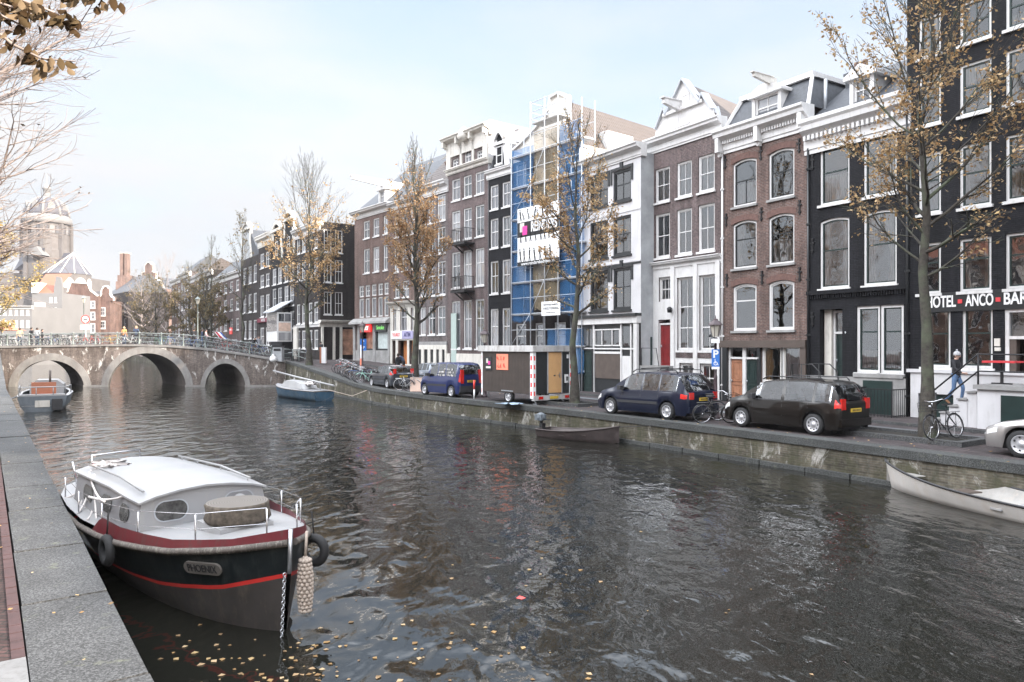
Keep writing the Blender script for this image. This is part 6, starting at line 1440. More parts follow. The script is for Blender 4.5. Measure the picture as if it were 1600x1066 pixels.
b = MB(); rng = [(.07*math.cos(t), .07*math.sin(t)+z0+.12) for t in np.linspace(0, 2*math.pi, 15)[:-1]]; inn2 = [(.05*math.cos(t), .05*math.sin(t)+z0+.12) for t in np.linspace(0, 2*math.pi, 15)[:-1]]; b.ring(rng, inn2, -.125, -.121); b.bar((-.02, -.123, z0+.24), (-.01, -.123, z0+.13), .025, .004).bar((-.01, -.123, z0+.13), (.07, -.123, z0+.12), .022, .004).bar((.07, -.123, z0+.12), (.09, -.123, z0+.05), .02, .004).box(-.035, -.005, -.125, -.121, z0+.25, z0+.28); b.build('wheelchair_symbol', 'sign_white', ps_)
cm_ = thing('security_camera', 'small white camera box clamped to the lamp post above the parking sign', 'camera', (p_.x, p_.y, 0)); b = MB(); zq = ZP(532, p_.y); b.box(-.18, .06, -.35, -.06, zq-.1, zq+.06); b.build('housing', 'sign_white', cm_); b = MB(); b.bar((-.06, -.2, zq+.06), (-.22, -.2, zq+.16), .03).lathe([(.04, 0), (.05, .1)], 6, c=(-.26, -.2, zq+.12)); b.build('lens', 'black_paint', cm_)
lamp('lantern street lamp rising behind the left end of the site hut', (-1.44, 38.5, zstreet(38)), ZP(516, 38.5)-zstreet(38), mt='lamp_plum')
lamp('lantern street lamp beside the blue parking signs and the bicycle rack', (-10.4, 51.2, zstreet(51.2)), ZP(505, 51.2)-zstreet(51), mt='lamp_plum')
s3 = thing('parking_sign', 'white pole with two small blue parking signs by the bicycle rack', 'sign', (U(564)*51.8, 51.8, zstreet(51.8)))
b = MB(); b.tube([(0, 0, 0), (0, 0, ZP(530, 51.8)-zstreet(51.8))], .05, 6); b.build('pole', 'sign_white', s3); zq = ZP(539, 51.8)-zstreet(51.8); b = MB(); b.box(-.05, .4, -.08, -.06, zq, zq+.42).box(.05, .4, -.08, -.06, zq-.4, zq-.02); b.build('board', 'sign_blue', s3); text('P', .3, 'sign_white', s3, (.17, -.085, zq+.2), ext=.002); text('P', .28, 'sign_white', s3, (.22, -.085, zq-.2), ext=.002); b = MB(); b.box(-.06, .06, -.07, -.055, .9, 1.5); b.build('sticker', 'orange_paper', s3)
lamp('green lantern street lamp on the bridge catching the sun', (U(309)*65.9, 65.9, ztop(-28)-.06), ZP(463, 65.9)-ztop(-28), mt='rail_green')
lamp('lantern street lamp on the far bank behind the round road sign', (U(131)*73, 73, 3.0), ZP(463, 73)-3.0, mt='rail_green')
rs = thing('road_sign', 'round red rimmed white road sign above the bridge railing', 'sign', (U(134)*71, 71, 2.6)); b = MB(); zq = ZP(499, 71)-2.6; b.tube([(0, 0, 0), (0, 0, zq)], .04, 6); b.build('pole', 'galvanised', rs)
b = MB(); b.prism([(.42*math.cos(t), zq+.42*math.sin(t)) for t in np.linspace(0, 2*math.pi, 21)[:-1]], -.06, -.04); b.build('red_rim', 'sign_red', rs); b = MB(); b.prism([(.31*math.cos(t), zq+.31*math.sin(t)) for t in np.linspace(0, 2*math.pi, 21)[:-1]], -.07, -.06); b.build('disc', 'sign_white', rs)
b = MB(); b.box(-.2, .2, -.08, -.07, zq-.06, zq+.06); b.build('vehicle_symbol', 'black_paint', rs); b = MB(); b.box(-.5, .5, -.07, -.05, zq-1.0, zq-.55); b.build('lower_plate', 'sign_white', rs)
# marker post, board, bins and planter kerbs
mp_ = G(741, 624); t = thing('marker_post', 'short red and white marker post on the quay edge behind the blue van', 'post', (mp_.x, mp_.y, mp_.z)); b = MB(); b.tube([(0, 0, 0), (0, 0, .5)], .045, 7); b.build('base', 'sign_white', t); b = MB(); b.tube([(0, 0, .5), (0, 0, .95)], .05, 7); b.build('top', 'sign_red', t)
mat('plywood', (.62, .45, .36), .7, var=.12); bo = G(652, 612); t = thing('plywood_board', 'square plywood board leaning between the tree and the blue van', 'board', (bo.x, bo.y+.2, bo.z), .1); b = MB(); b.bar((0, 0, .02), (0, .22, .85), .03, .95) if False else b.add([(-.45, 0, 0), (.45, 0, 0), (.45, .22, .82), (-.45, .22, .82), (-.45, .03, 0), (.45, .03, 0), (.45, .25, .82), (-.45, .25, .82)], [(0, 1, 2, 3), (7, 6, 5, 4), (3, 2, 6, 7), (0, 3, 7, 4), (1, 5, 6, 2)]); b.build('sheet', 'plywood', t)
def planter(c, hx, hy, label, rz):
    t = thing('tree_pit', label, 'tree pit', (c[0], c[1], zstreet(c[1])), rz); b = MB(); b.box(-hx, hx, -hy, -hy+.2, -.1, .14).box(-hx, hx, hy-.2, hy, -.1, .14).box(-hx, -hx+.2, -hy+.2, hy-.2, -.1, .14).box(hx-.2, hx, -hy+.2, hy-.2, -.1, .14); b.build('kerb', 'granite', t); b = MB(); b.box(-hx+.2, hx-.2, -hy+.2, hy-.2, -.1, .06); b.build('soil', 'soil', t)
mat('soil', (.025, .022, .018), .95, var=.6, scale=12, bmp=.8)
ang = math.atan2(.835, -.55)
planter((11.55, 21.5), 1.9, .85, 'low granite kerb round the soil under the hotel tree', ang); planter((2.55, 33.8), 1.5, .8, 'granite tree pit kerb beside the site hut', math.atan2(.78, -.63))
# ---------------------------------------------------------------- trees
def treemat(name, c1, c2):
    m, n, l, b = nodes(name); t = n.new('ShaderNodeTexCoord'); a = noise(n, l, t.outputs['Object'], 5, 8, .7); r = ramp(n, [(.35, c1), (.65, c2)]); l.new(a.outputs[0], r.inputs[0])
    a2 = noise(n, l, t.outputs['Object'], 1.2, 5, .6); r2 = ramp(n, [(.48, (0, 0, 0)), (.62, (1, 1, 1))]); l.new(a2.outputs[0], r2.inputs[0])
    o = mix(n, l, r.outputs[0], (.075, .085, .055), r2.outputs[0]); l.new(o, b.inputs['Base Color']); b.inputs['Roughness'].default_value = .9; bump(n, l, a.outputs[0], b, .8, .05)
treemat('bark', (.026, .022, .018), (.068, .06, .05)); mat('bark_pale', (.30, .25, .23), .9, var=.3, scale=4)
leafmat('leaf_gold', [(.42, .27, .13), (.50, .36, .19), (.32, .20, .10), (.46, .32, .19), (.28, .19, .11), (.58, .43, .26)])
leafmat('leaf_orange', [(.40, .25, .13), (.46, .31, .18), (.32, .19, .10), (.44, .32, .20), (.26, .17, .10)])
leafmat('leaf_olive', [(.15, .12, .07), (.19, .15, .08), (.12, .10, .065), (.24, .18, .10), (.10, .085, .06)])
leafmat('leaf_yellow', [(.48, .36, .15), (.55, .42, .2), (.38, .3, .12), (.42, .3, .14)])
leafmat('leaf_brown', [(.07, .045, .025), (.10, .07, .038), (.20, .145, .09), (.05, .034, .02)], .25)
def leaf(b, p, sz, rr):
    """a small pointed blade, slightly folded"""
    a = rr.random()*2*math.pi; t = rr.uniform(-1.2, .3); d = Vector((math.cos(a)*math.cos(t), math.sin(a)*math.cos(t), math.sin(t)))
    s = d.cross(Vector((rr.uniform(-1, 1), rr.uniform(-1, 1), 1))).normalized(); n = d.cross(s); L = sz*rr.uniform(.7, 1.2); w = L*.33; p = Vector(p)
    b.add([p, p+d*L*.45+s*w+n*L*.07, p+d*L, p+d*L*.45-s*w+n*L*.07], [(0, 1, 2), (0, 2, 3)])
def tree(label, base, Hh, fork, r0, Rr, seed, leaves, lm, ls=.1, prof=None, dens=None, nl=26, nsub=7, ntw=5, bark='bark', lean=(0, 0), up=(25, 70), name='tree', group='bare and golden canal trees', fmin=.0, dirbias=None):
    rr = random.Random(seed); t = thing(name, label, 'tree', base, 0, group)
    b = MB(); lb_ = MB(); spots = []
    K = 9; lead = []
    for i in range(K+1):
        f = i/K; lead.append(Vector((lean[0]*f*Hh+rr.uniform(-.06, .06)*Hh*.25*(f > .2), lean[1]*f*Hh+rr.uniform(-.06, .06)*Hh*.25*(f > .2), f*Hh)))
    rad = [r0*(1.35 if i == 0 else 1)*(1-.93*(i/K)**.8) for i in range(K+1)]
    b.tube(lead, rad, 9, cap=False)
    def at(f):
        x = f*K; i = min(int(x), K-1); return lead[i].lerp(lead[i+1], x-i), lerp(rad[i], rad[i+1], x-i)
    prof = prof or (lambda f: .35+.65*math.sin(math.pi*min(1, (f*.85+.12))))
    dens = dens or (lambda f: 1)
    def branch(p, az, el, L, r, lvl):
        n = 5 if lvl == 0 else 4 if lvl == 1 else 3; pts = [p]; d = Vector((math.cos(az)*math.cos(el), math.sin(az)*math.cos(el), math.sin(el))); q = p
        for i in range(n):
            d = (d+Vector((rr.uniform(-.22, .22), rr.uniform(-.22, .22), rr.uniform(-.10, .2)+(.10 if lvl == 0 else 0)))).normalized(); q = q+d*L/n; pts.append(q)
        rs = [max(.0055, r*(1-.85*i/n)) for i in range(n+1)]
        b.tube(pts, rs, 5 if lvl == 0 else 4 if lvl == 1 else 3, cap=False)
        f = (p.z-fork)/(Hh-fork)
        if lvl >= 1: spots.extend((pts[i].lerp(pts[i+1], rr.random()), f) for i in range(n) for _ in range(2 if lvl == 2 else 1))
        if lvl < 2:
            m_ = nsub if lvl == 0 else ntw
            for k in range(m_):
                g = .22+.78*(k+rr.random()*.6)/m_; x = min(g, .999)*n; i = int(x); pp = pts[i].lerp(pts[i+1], x-i)
                branch(pp, az+rr.choice((-1, 1))*rr.uniform(.35, 1.0), el+rr.uniform(-.35, .45), L*rr.uniform(.32, .52)*(1.15-.5*g), rs[i]*.6, lvl+1)
    for k in range(nl):
        f = (k+rr.random()*.8)/nl; z = fork+(Hh*.97-fork)*f; p, r = at(z/Hh); az = k*2.4+rr.uniform(-.4, .4)
        if dirbias is not None and rr.random() < .6: az = dirbias+rr.uniform(-.9, .9)
        branch(p, az, R(lerp(up[0], up[1], f)+rr.uniform(-10, 10)), Rr*prof(f)*rr.uniform(.8, 1.15), max(.012, r*rr.uniform(.35, .6)), 0)
    b.build('trunk', bark, t)
    if leaves:
        zmin = min(s_[0].z for s_ in spots); zmax = max(s_[0].z for s_ in spots); ws = [max(0, dens((s_[0].z-zmin)/(zmax-zmin))) for s_ in spots]
        cl_ = rr.choices(range(len(spots)), ws, k=leaves//4)
        for c_ in cl_:
            p = spots[c_][0]
            for _ in range(rr.choice((2, 3, 4, 7))): leaf(lb_, p+Vector((rr.gauss(0, .09), rr.gauss(0, .09), rr.gauss(0, .08)-.04))*(ls/.1)**.5, ls*rr.uniform(.6, 1.25), rr)
        lb_.build('crown', lm, t)
    return t
p_ = G(1449, 686)
tree('tall thin leaved tree with brown gold leaves in front of the hotel', (p_.x, p_.y, p_.z), 14.5, 4.6, .205, 3.5, 11, 6400, 'leaf_gold', .12, nl=34, nsub=9, ntw=5, dens=lambda f: math.exp(-((f-.42)/.24)**2)+.06, up=(20, 66), prof=lambda f: .55+.5*math.sin(math.pi*min(1, f*.8+.15)))
tree('gold leaved tree standing against the corner of the site hut', (U(898)*33.2, 33.2, zstreet(33)), 12.4, 4.0, .20, 3.1, 22, 5600, 'leaf_gold', .12, nl=26, dens=lambda f: math.exp(-((f-.45)/.25)**2)+.03, up=(22, 72))
p_ = Vector((U(648)*46.5, 46.5))
tree('dense orange leaved tree in front of the cash machine shop', (p_.x, p_.y, zstreet(46.5)), 14.4, 3.9, .26, 3.7, 33, 9500, 'leaf_orange', .15, nl=36, dens=lambda f: math.exp(-((f-.42)/.22)**2), up=(32, 78), bark='bark')
tree('half bare tree with brown gold leaves at the corner shop by the bridge foot', (U(483)*61, 61, zstreet(61)), 15.5, 4.2, .24, 5.4, 44, 5600, 'leaf_gold', .17, nl=40, dens=lambda f: math.exp(-((f-.36)/.22)**2), up=(24, 74))
tree('slim bare tree beyond the bridge before the stone chimney gable', (U(378)*80, 80, 2.3), 15.5, 4.5, .2, 3.0, 55, 500, 'leaf_olive', .2, nl=22, up=(35, 78))
tree('thin bare tree top rising over the bushy trees behind the bridge', (U(330)*92, 92, 1.9), 15.5, 3.5, .2, 3.0, 66, 1500, 'leaf_olive', .24, nl=20, up=(35, 78), dens=lambda f: math.exp(-((f-.3)/.25)**2))
tree('bushy dark olive tree behind the Dutch flag', (U(322)*100, 100, 1.6), 12.0, 2.4, .3, 4.6, 77, 4500, 'leaf_olive', .26, nl=22, dens=lambda f: math.exp(-((f-.35)/.28)**2), up=(15, 70))
tree('bushy brown tree behind the bridge lamp post', (U(297)*112, 112, 1.5), 13.0, 2.4, .3, 5.2, 88, 4200, 'leaf_olive', .28, nl=22, dens=lambda f: math.exp(-((f-.35)/.28)**2), up=(15, 70))
tree('wide bushy tree with rusty leaves behind the photographing people', (U(243)*140, 140, 1.4), 13.5, 2.2, .32, 7.5, 99, 4200, 'leaf_olive', .34, nl=24, dens=lambda f: math.exp(-((f-.35)/.3)**2), up=(12, 65))
tree('distant bare pinkish tree in front of the ornate brick gable', (U(262)*150, 150, 1.4), 19, 4, .3, 7.5, 101, 0, None, .3, nl=24, bark='bark_pale', up=(20, 75))
tree('distant bare twiggy tree before the twin chimney', (U(222)*160, 160, 1.4), 17, 4, .3, 6.5, 102, 500, 'leaf_olive', .3, nl=20, bark='bark_pale', up=(20, 70))
# left bank
tree('sunlit yellow linden at the picture edge in front of the church', (ql(62)-1.1, 62, 2.2), 11.2, 2.6, .25, 4.4, 121, 11000, 'leaf_yellow', .2, nl=26, up=(15, 75), group='left bank trees')
tree('bare fine twigged tree at the picture edge above the near quay', (-16.6, 18.5, 1.2), 16.0, 3.2, .25, 6.9, 131, 260, 'leaf_brown', .1, nl=78, nsub=12, ntw=9, bark='bark_pale', up=(4, 60), group='left bank trees', dirbias=-.5)
tree('bare tree with a few rusty leaves reaching over the quay before the church', (-30.5, 33.5, 1.2), 15.0, 3.0, .22, 7.2, 132, 1500, 'leaf_gold', .14, nl=50, nsub=10, ntw=7, bark='bark_pale', up=(6, 66), group='left bank trees', dirbias=-.6)
# close branch with large brown leaves
t = thing('tree', 'near tree whose leafy brown branch hangs into the top corner of the view', 'tree', (-6.6, 2.6, 1.2), 0, 'left bank trees')
b = MB(); lb_ = MB(); rr = random.Random(8)
b.tube([(0, 0, 0), (.05, .05, 2.2), (0, .1, 4.5), (-.1, .2, 8)], [.2, .17, .14, .06], 9)
def PL(x, y, Y): q = Vector((U(x)*Y, Y, ZP(y, Y))); return q-Vector((-6.6, 2.6, 1.2))
def hang(pts, r, nleaf, ls):
    b.tube(pts, [lerp(r, .004, i/(len(pts)-1)) for i in range(len(pts))], 5, cap=False)
    for k in range(nleaf):
        f = rr.random()**.8*(len(pts)-1.001); i = int(f); p = pts[i].lerp(pts[i+1], f-i); c = rr.random()
        a = rr.random()*6.28; tt = rr.uniform(-1.5, -.2); d = Vector((math.cos(a)*math.cos(tt), math.sin(a)*math.cos(tt)*.7, math.sin(tt))); s_ = d.cross(Vector((rr.uniform(-1, 1), -1, rr.uniform(-.5, .5)))).normalized(); n_ = d.cross(s_); L = ls*rr.uniform(.7, 1.15); w_ = L*.27
        p = p+Vector((rr.gauss(0, .035), rr.gauss(0, .05), rr.gauss(0, .03)))
        pr2 = [(0, 0), (.2, .7), (.45, 1), (.75, .65), (1, 0)]; L1 = [p+d*L*a_+s_*w_*c_+n_*L*(.14*c_-.25*a_*a_) for a_, c_ in pr2]; R1 = [p+d*L*a_-s_*w_*c_+n_*L*(.14*c_-.25*a_*a_) for a_, c_ in pr2[1:-1]]; mid = [p+d*L*a_-n_*L*.25*a_*a_ for a_, c_ in pr2[1:-1]]
        vs = L1+R1+mid; lb_.add(vs, [(0, 1, 8), (1, 2, 9, 8), (2, 3, 10, 9), (3, 4, 10), (0, 8, 5), (8, 9, 6, 5), (9, 10, 7, 6), (10, 4, 7)], 0, True)
root = Vector((0, .1, 5.0))
hang([root, PL(-160, -30, 4.6), PL(-40, 5, 4.6), PL(45, 45, 4.7)], .035, 46, .1)
hang([PL(-160, -60, 4.6), PL(-20, -20, 4.8), PL(60, 10, 4.8), PL(120, 35, 4.9)], .025, 85, .1)
hang([PL(-20, -40, 4.8), PL(70, -25, 4.9), PL(135, -12, 5.0), PL(172, -5, 5.0)], .02, 48, .1)
hang([PL(-40, 20, 4.6), PL(20, 70, 4.7), PL(65, 92, 4.8), PL(118, 96, 4.8)], .014, 32, .1)
hang([PL(-30, -30, 4.6), PL(0, 5, 4.7), PL(30, 15, 4.7), PL(50, 22, 4.7)], .014, 40, .1)
b.build('trunk', 'bark_pale', t); lb_.build('crown', 'leaf_brown', t)

# ---------------------------------------------------------------- boats
mat('hull_black', (.012, .016, .018), .28, var=.3, scale=2, dirt=(.035, .04, .04), coat=.3); mat('hull_grey', (.055, .048, .045), .5, var=.3, scale=2, dirt=(.09, .075, .06)); mat('stripe_red', (.55, .035, .03), .4, var=.1); mat('bulwark_red', (.11, .012, .018), .4, var=.2, dirt=(.08, .03, .03))
mat('rub_rail', (.10, .085, .075), .8, var=.5, scale=9, dirt=(.25, .23, .2)); mat('boat_white', (.30, .30, .305), .35, var=.10, scale=1.2, dirt=(.33, .32, .31)); mat('boat_grey', (.22, .22, .23), .5, var=.1); mat('rope', (.48, .40, .34), .9, var=.25, scale=30, bmp=.6); mat('rope_white', (.62, .58, .56), .8, var=.2); mat('plaque', (.12, .11, .10), .5, var=.1); mat('hull_blue', (.035, .085, .14), .45, var=.35, scale=1.5, dirt=(.10, .13, .15)); mat('hull_dark_wood', (.055, .042, .04), .6, var=.4, scale=3); mat('stump_side', (.11, .09, .07), .9, var=.6, scale=12, bmp=1); mat('orange_cover', (.36, .14, .08), .6, var=.15)
mat('slate_blue', (.13, .15, .17), .5, var=.2); mat('pink_fender', (.5, .12, .12), .5); mat('skiff_inside', (.26, .25, .235), .7, var=.3, scale=3, dirt=(.3, .27, .24)); mat('skiff_white', (.58, .55, .52), .45, var=.12, scale=1.5, dirt=(.55, .5, .45)); mat('window_grey', (.09, .088, .085), .15, var=.6, scale=9)
def loft(b, rings, mt=0, sm=True, flip=False):
    n = len(rings[0]); o = len(b.v)
    for r_ in rings: b.v += [tuple(p) for p in r_]
    for i in range(len(rings)-1):
        for j in range(n-1):
            f = [o+i*n+j, o+(i+1)*n+j, o+(i+1)*n+j+1, o+i*n+j+1]; b.f.append(f[::-1] if flip else f); b.m.append(mt); b.sm.append(sm)
# --- the red and black steel boat. local x runs aft from the stem, y to the quay side (-) / open side (+)
bd = Vector((-.70, .714)); ph = thing('boat', 'red and black steel boat named PHOENIX with white cabin moored at the near quay', 'boat', (-2.78, 9.28, WZ), math.atan2(bd.y, bd.x))
# rotate so that local +x = aft; the quay side is then local +y
TS = [0, .12, .3, .6, 1.0, 1.5, 2.1, 2.8, 3.6, 4.6, 5.6, 6.5, 7.2, 7.5]
def hg(t): return interp(t, TS, [.03, .16, .32, .54, .76, .95, 1.10, 1.2, 1.25, 1.25, 1.2, 1.08, .85, .6])
def zg(t): return interp(t, [0, .6, 1.5, 2.8, 4.5, 7.5], [1.17, 1.06, .94, .85, .80, .92])          # rub rail height over the water
def zbw(t): return zg(t)+interp(t, [0, .6, 1.5, 2.8, 3.5, 3.9, 7.5], [.17, .13, .15, .22, .27, .06, .05])
def zst(t): return interp(t, [0, .8, 2.0, 3.2, 5, 7.5], [.72, .50, .36, .30, .28, .35])
def row(t, f):
    """hull point at station t: f=0 keel line, 1 rub rail"""
    if f <= 1: hwv = hg(t)*(.30+.70*f**.65) if t > .01 else .03; return hwv, lerp(-.45, zg(t), f)
    return hg(t)*1.01, lerp(zg(t), zbw(t), f-1)
def rake(t, z): return t+max(0, (zg(t)-z))*.16*max(0, 1-t/2)
for side in (-1, 1):
    b = MB(); mats = ['hull_grey', 'stripe_red', 'hull_black']
    tt = sorted(set(TS+list(np.linspace(0, 7.5, 40))))
    def hp(t, z): f = (z+.45)/(zg(t)+.45); h_, _ = row(t, max(0, min(1, f))); return (rake(t, z), side*h_, z)
    for mi_, (lo, hi) in enumerate(((lambda t: -.45, lambda t: zst(t)), (lambda t: zst(t), lambda t: zst(t)+.055), (lambda t: zst(t)+.055, lambda t: zg(t)))):
        loft(b, [[hp(t, lerp(lo(t), hi(t), k/5)) for k in range(6)] for t in tt], mi_, True, side > 0)
    b.build('hull', mats, ph)
    b = MB(); b.tube([(rake(t, zg(t)), side*(hg(t)+.015), zg(t)) for t in tt], .048, 6); b.build('rub_rail', 'rub_rail', ph)
    b = MB(); loft(b, [[(t, side*(hg(t)+.005), zg(t)+.03), (t, side*(hg(t)-.03), zbw(t))] for t in tt if t < 3.9], 0, True, side > 0); loft(b, [[(t, side*(hg(t)-.035), zbw(t)), (t, side*(hg(t)-.05), zg(t)+.0)] for t in tt if t < 3.9], 0, True, side > 0); b.build('bulwark', 'bulwark_red', ph)
b = MB(); b.add([(7.5, y, z) for y, z in [(-.6, .92), (.6, .92), (.5, .3), (.3, -.4), (-.3, -.4), (-.5, .3)]], [tuple(range(6))]); b.build('transom', 'hull_black', ph)
b = MB()
def zd(t): return zg(t)+.10
loft(b, [[(t, -hg(t)+.03, zd(t)), (t, 0, zd(t)+.05), (t, hg(t)-.03, zd(t))] for t in tt], 0, True, True); b.build('deck', 'boat_white', ph)
# cabin: front face at t=2.75, sides with oval windows, cambered roof rising aft
c0, c1 = 2.7, 6.0; chw = lambda t: interp(t, [2.7, 3.2, 6.3], [.98, 1.0, .95]); cz = lambda t: interp(t, [2.7, 4.0, 6.0], [1.38, 1.44, 1.42])
b = MB()
tc_ = np.linspace(c0, c1, 14)
for side in (-1, 1): loft(b, [[(t, side*chw(t)*1.02, zd(t)-.02), (t+.0, side*chw(t)*.93, cz(t))] for t in tc_], 1, True, side > 0)
b.add([(c0, y, z) for y, z in [(-chw(c0)*1.02, zd(c0)-.02), (chw(c0)*1.02, zd(c0)-.02), (chw(c0)*.93, cz(c0)), (.5, cz(c0)+.10), (0, cz(c0)+.14), (-.5, cz(c0)+.10), (-chw(c0)*.93, cz(c0))]], [tuple(range(7))])
b.add([(c1, y, z) for y, z in [(-chw(c1)*1.02, zd(c1)-.02), (chw(c1)*1.02, zd(c1)-.02), (chw(c1)*.93, cz(c1)), (.5, cz(c1)+.10), (0, cz(c1)+.14), (-.5, cz(c1)+.10), (-chw(c1)*.93, cz(c1))]], [tuple(range(7))])
cab = b.build('cabin', ['boat_white', 'boat_grey'], ph)  # cabin sides take the greyer tone: their shade is put into the colour
b = MB(); ys_ = [-1, -.75, -.4, 0, .4, .75, 1]; cam_ = [0, .07, .125, .15, .125, .07, 0]
tr = np.linspace(c0-.05, c1+.12, 14)
loft(b, [[(t, y*(chw(t)*.93+.05), cz(t)+.015+c_) for y, c_ in zip(ys_, cam_)] for t in tr], 0, True); loft(b, [[(t, y*(chw(t)*.93+.05), cz(t)-.015+c_) for y, c_ in zip(ys_, cam_)] for t in tr], 0, True, True)
for q in (0, -1): loft(b, [[(tr[q], y*(chw(tr[q])*.93+.05), cz(tr[q])-.015+c_), (tr[q], y*(chw(tr[q])*.93+.05), cz(tr[q])+.015+c_)] for y, c_ in zip(ys_, cam_)], 0, False)
for sgn in (-1, 1): loft(b, [[(t, sgn*(chw(t)*.93+.05), cz(t)-.015), (t, sgn*(chw(t)*.93+.05), cz(t)+.015)] for t in tr], 0, False)
b.build('roof', 'boat_white', cab)
def oval(cx_, cz_, w, h, n=20): return [(cx_+(w/2-h/2)*(1 if math.cos(a) > 0 else -1)+h/2*math.cos(a), cz_+h/2*math.sin(a)) for a in [2*math.pi*(k+.5)/n for k in range(n)]]
for cy in (.50, -.52):                           # front windows
    o_ = oval(cy, 1.22, .46, .28); b = MB(); b.add([(c0-.012, y, z) for y, z in o_], [tuple(range(20))]); w_ = b.build('window', 'window_grey' if cy > 0 else 'boat_grey', cab)
    o2 = oval(cy, 1.22, .50, .32); b = MB(); b.add([(c0-.016, y, z) for y, z in o2]+[(c0-.016, y, z) for y, z in o_], [(i, (i+1) % 20, 20+(i+1) % 20, 20+i) for i in range(20)]); b.build('window_rim', 'zinc', w_)
b = MB(); b.lathe([(.11, 0), (.11, .03), (.0, .035)], 14); vt = b.build('vent', 'boat_white', cab, (c0-.02, -.52, 1.22)); vt.rotation_euler = (0, R(-90), 0)
for q in range(4): b = MB(); b.ball((c0-.06, -.52+.05*math.cos(q*1.57+.5), 1.22+.05*math.sin(q*1.57+.5)), .012, 5); b.build('vent_hole', 'black_paint', cab)
for ti, wd in ((3.25, .4), (4.15, .55), (5.2, .55)):  # quay-side windows
    for side in (1, -1):
        b = MB(); o_ = oval(ti, 0, wd, .26); b.add([(t, side*(lerp(chw(t)*1.02, chw(t)*.93, .5+z*1.4)+.012), (zd(t)+cz(t))/2+z) for t, z in o_], [tuple(range(20))]); b.build('window', 'window_grey', cab)
b = MB(); b.tube([(2.9, -.80, cz(2.9)+.12), (4.0, -.78, cz(4)+.14), (5.8, -.74, cz(6)+.14)], .018, 6)
for q in (2.95, 4, 5, 5.75): b.tube([(q, -.78, cz(q)+.02), (q, -.78, cz(q)+.11)], .012, 5)
b.tube([(2.9, .82, cz(2.9)+.12), (4.0, .8, cz(4)+.14), (5.8, .76, cz(6)+.14)], .018, 6); b.build('grab_rail', 'boat_white', cab)
b = MB(); b.box(3.9, 4.3, .2, .28, cz(4)+.09, cz(4)+.13); b.build('cleat', 'zinc', cab)
# hatch with a slice of tree trunk on it
b = MB(); b.box(1.25, 2.05, -.38, .38, zd(1.6)+.02, zd(1.6)+.13); b.build('hatch', 'boat_white', ph)
b = MB(); b.lathe([(.42, 0), (.45, .05), (.43, .14), (.44, .24), (.42, .27)], 22, c=(0, 0, 0)); 
rs_ = random.Random(1); b.v = [(x*(1+rs_.uniform(-.03, .03)), y*(1+rs_.uniform(-.03, .03)), z) for x, y, z in b.v]
m, n, l, bb = nodes('stump_top'); tx = n.new('ShaderNodeTexCoord'); wv = n.new('ShaderNodeTexWave'); wv.wave_type = 'RINGS'; wv.rings_direction = 'Z'; wv.inputs['Scale'].default_value = 9; wv.inputs['Distortion'].default_value = 2; l.new(tx.outputs['Object'], wv.inputs[0]); rq = ramp(n, [(0, (.06, .052, .045)), (1, (.2, .18, .16))]); l.new(wv.outputs[0], rq.inputs[0]); l.new(rq.outputs[0], bb.inputs['Base Color']); bb.inputs['Roughness'].default_value = .9
sl = b.build('log_slice', ['stump_side', 'stump_top'], None); sl.data.polygons[len(sl.data.polygons)-1].material_index = 1
wloc = Matrix.Rotation(math.atan2(bd.y, bd.x), 3, 'Z') @ Vector((1.62, -.02, 0)); sl.location = (ph.location.x+wloc.x, ph.location.y+wloc.y, WZ+zd(1.6)+.135); tag(sl, 'weathered round slice of tree trunk lying on the PHOENIX foredeck', 'log slice')
# stanchions with thin wire
for side in (1, -1):
    b = MB(); pts = []
    for t in (.25, 1.15, 2.35, 3.6, 4.9, 6.2):
        y = side*(hg(t)-.07); b.tube([(t, y, zg(t)), (t, y, zg(t)+.46)], .012, 6); pts.append((t, y, zg(t)+.47))
    b.tube(pts, .005, 4); b.tube([(p[0], p[1], p[2]-.2) for p in pts], .004, 4); b.build('guard_rail', 'chrome', ph)
# ropes, fenders, chain
for k_, (a, c, s_) in enumerate((((5.7, .7, 1.52), (4.9, 1.18, .92), .12), ((5.8, .6, 1.52), (4.3, 1.2, .92), .22), ((5.9, .4, 1.55), (6.2, 1.08, .95), .1), ((5.6, .8, 1.5), (5.4, 1.16, .92), .25), ((3.3, .92, 1.42), (4.2, 1.2, 1.3), .06), ((5.2, .86, 1.48), (3.6, 1.22, .92), .3), ((5.5, .86, 1.48), (3.4, 1.2, 1.35), .12))):
    a, c = Vector(a), Vector(c); b = MB(); b.tube([a.lerp(c, q/8)-Vector((0, 0, s_*4*(q/8)*(1-q/8))) for q in range(9)], .018, 6); b.build('mooring_rope', 'rope_white', ph)
b = MB(); ra = random.Random(4)
for q in range(5): b.tube([(5.6+ra.uniform(-.4, .4), .5+ra.uniform(-.3, .3), cz(5.6)+.13+.05*ra.random()) for _ in range(7)], .017, 5)
b.build('rope_coil', 'rope_white', ph)
def torus(b, c, Rr, r, ax='y', n=20, m_=8, mt=0):
    o = len(b.v)
    for i in range(n):
        a = 2*math.pi*i/n
        for j in range(m_):
            q = 2*math.pi*j/m_; x = (Rr+r*math.cos(q))*math.cos(a); z = (Rr+r*math.cos(q))*math.sin(a); y = r*math.sin(q); b.v.append((c[0]+x, c[1]+y, c[2]+z) if ax == 'y' else (c[0]+y, c[1]+x, c[2]+z))
    for i in range(n):
        for j in range(m_): b.f.append([o+i*m_+j, o+((i+1) % n)*m_+j, o+((i+1) % n)*m_+(j+1) % m_, o+i*m_+(j+1) % m_]); b.m.append(mt); b.sm.append(True)
    return b
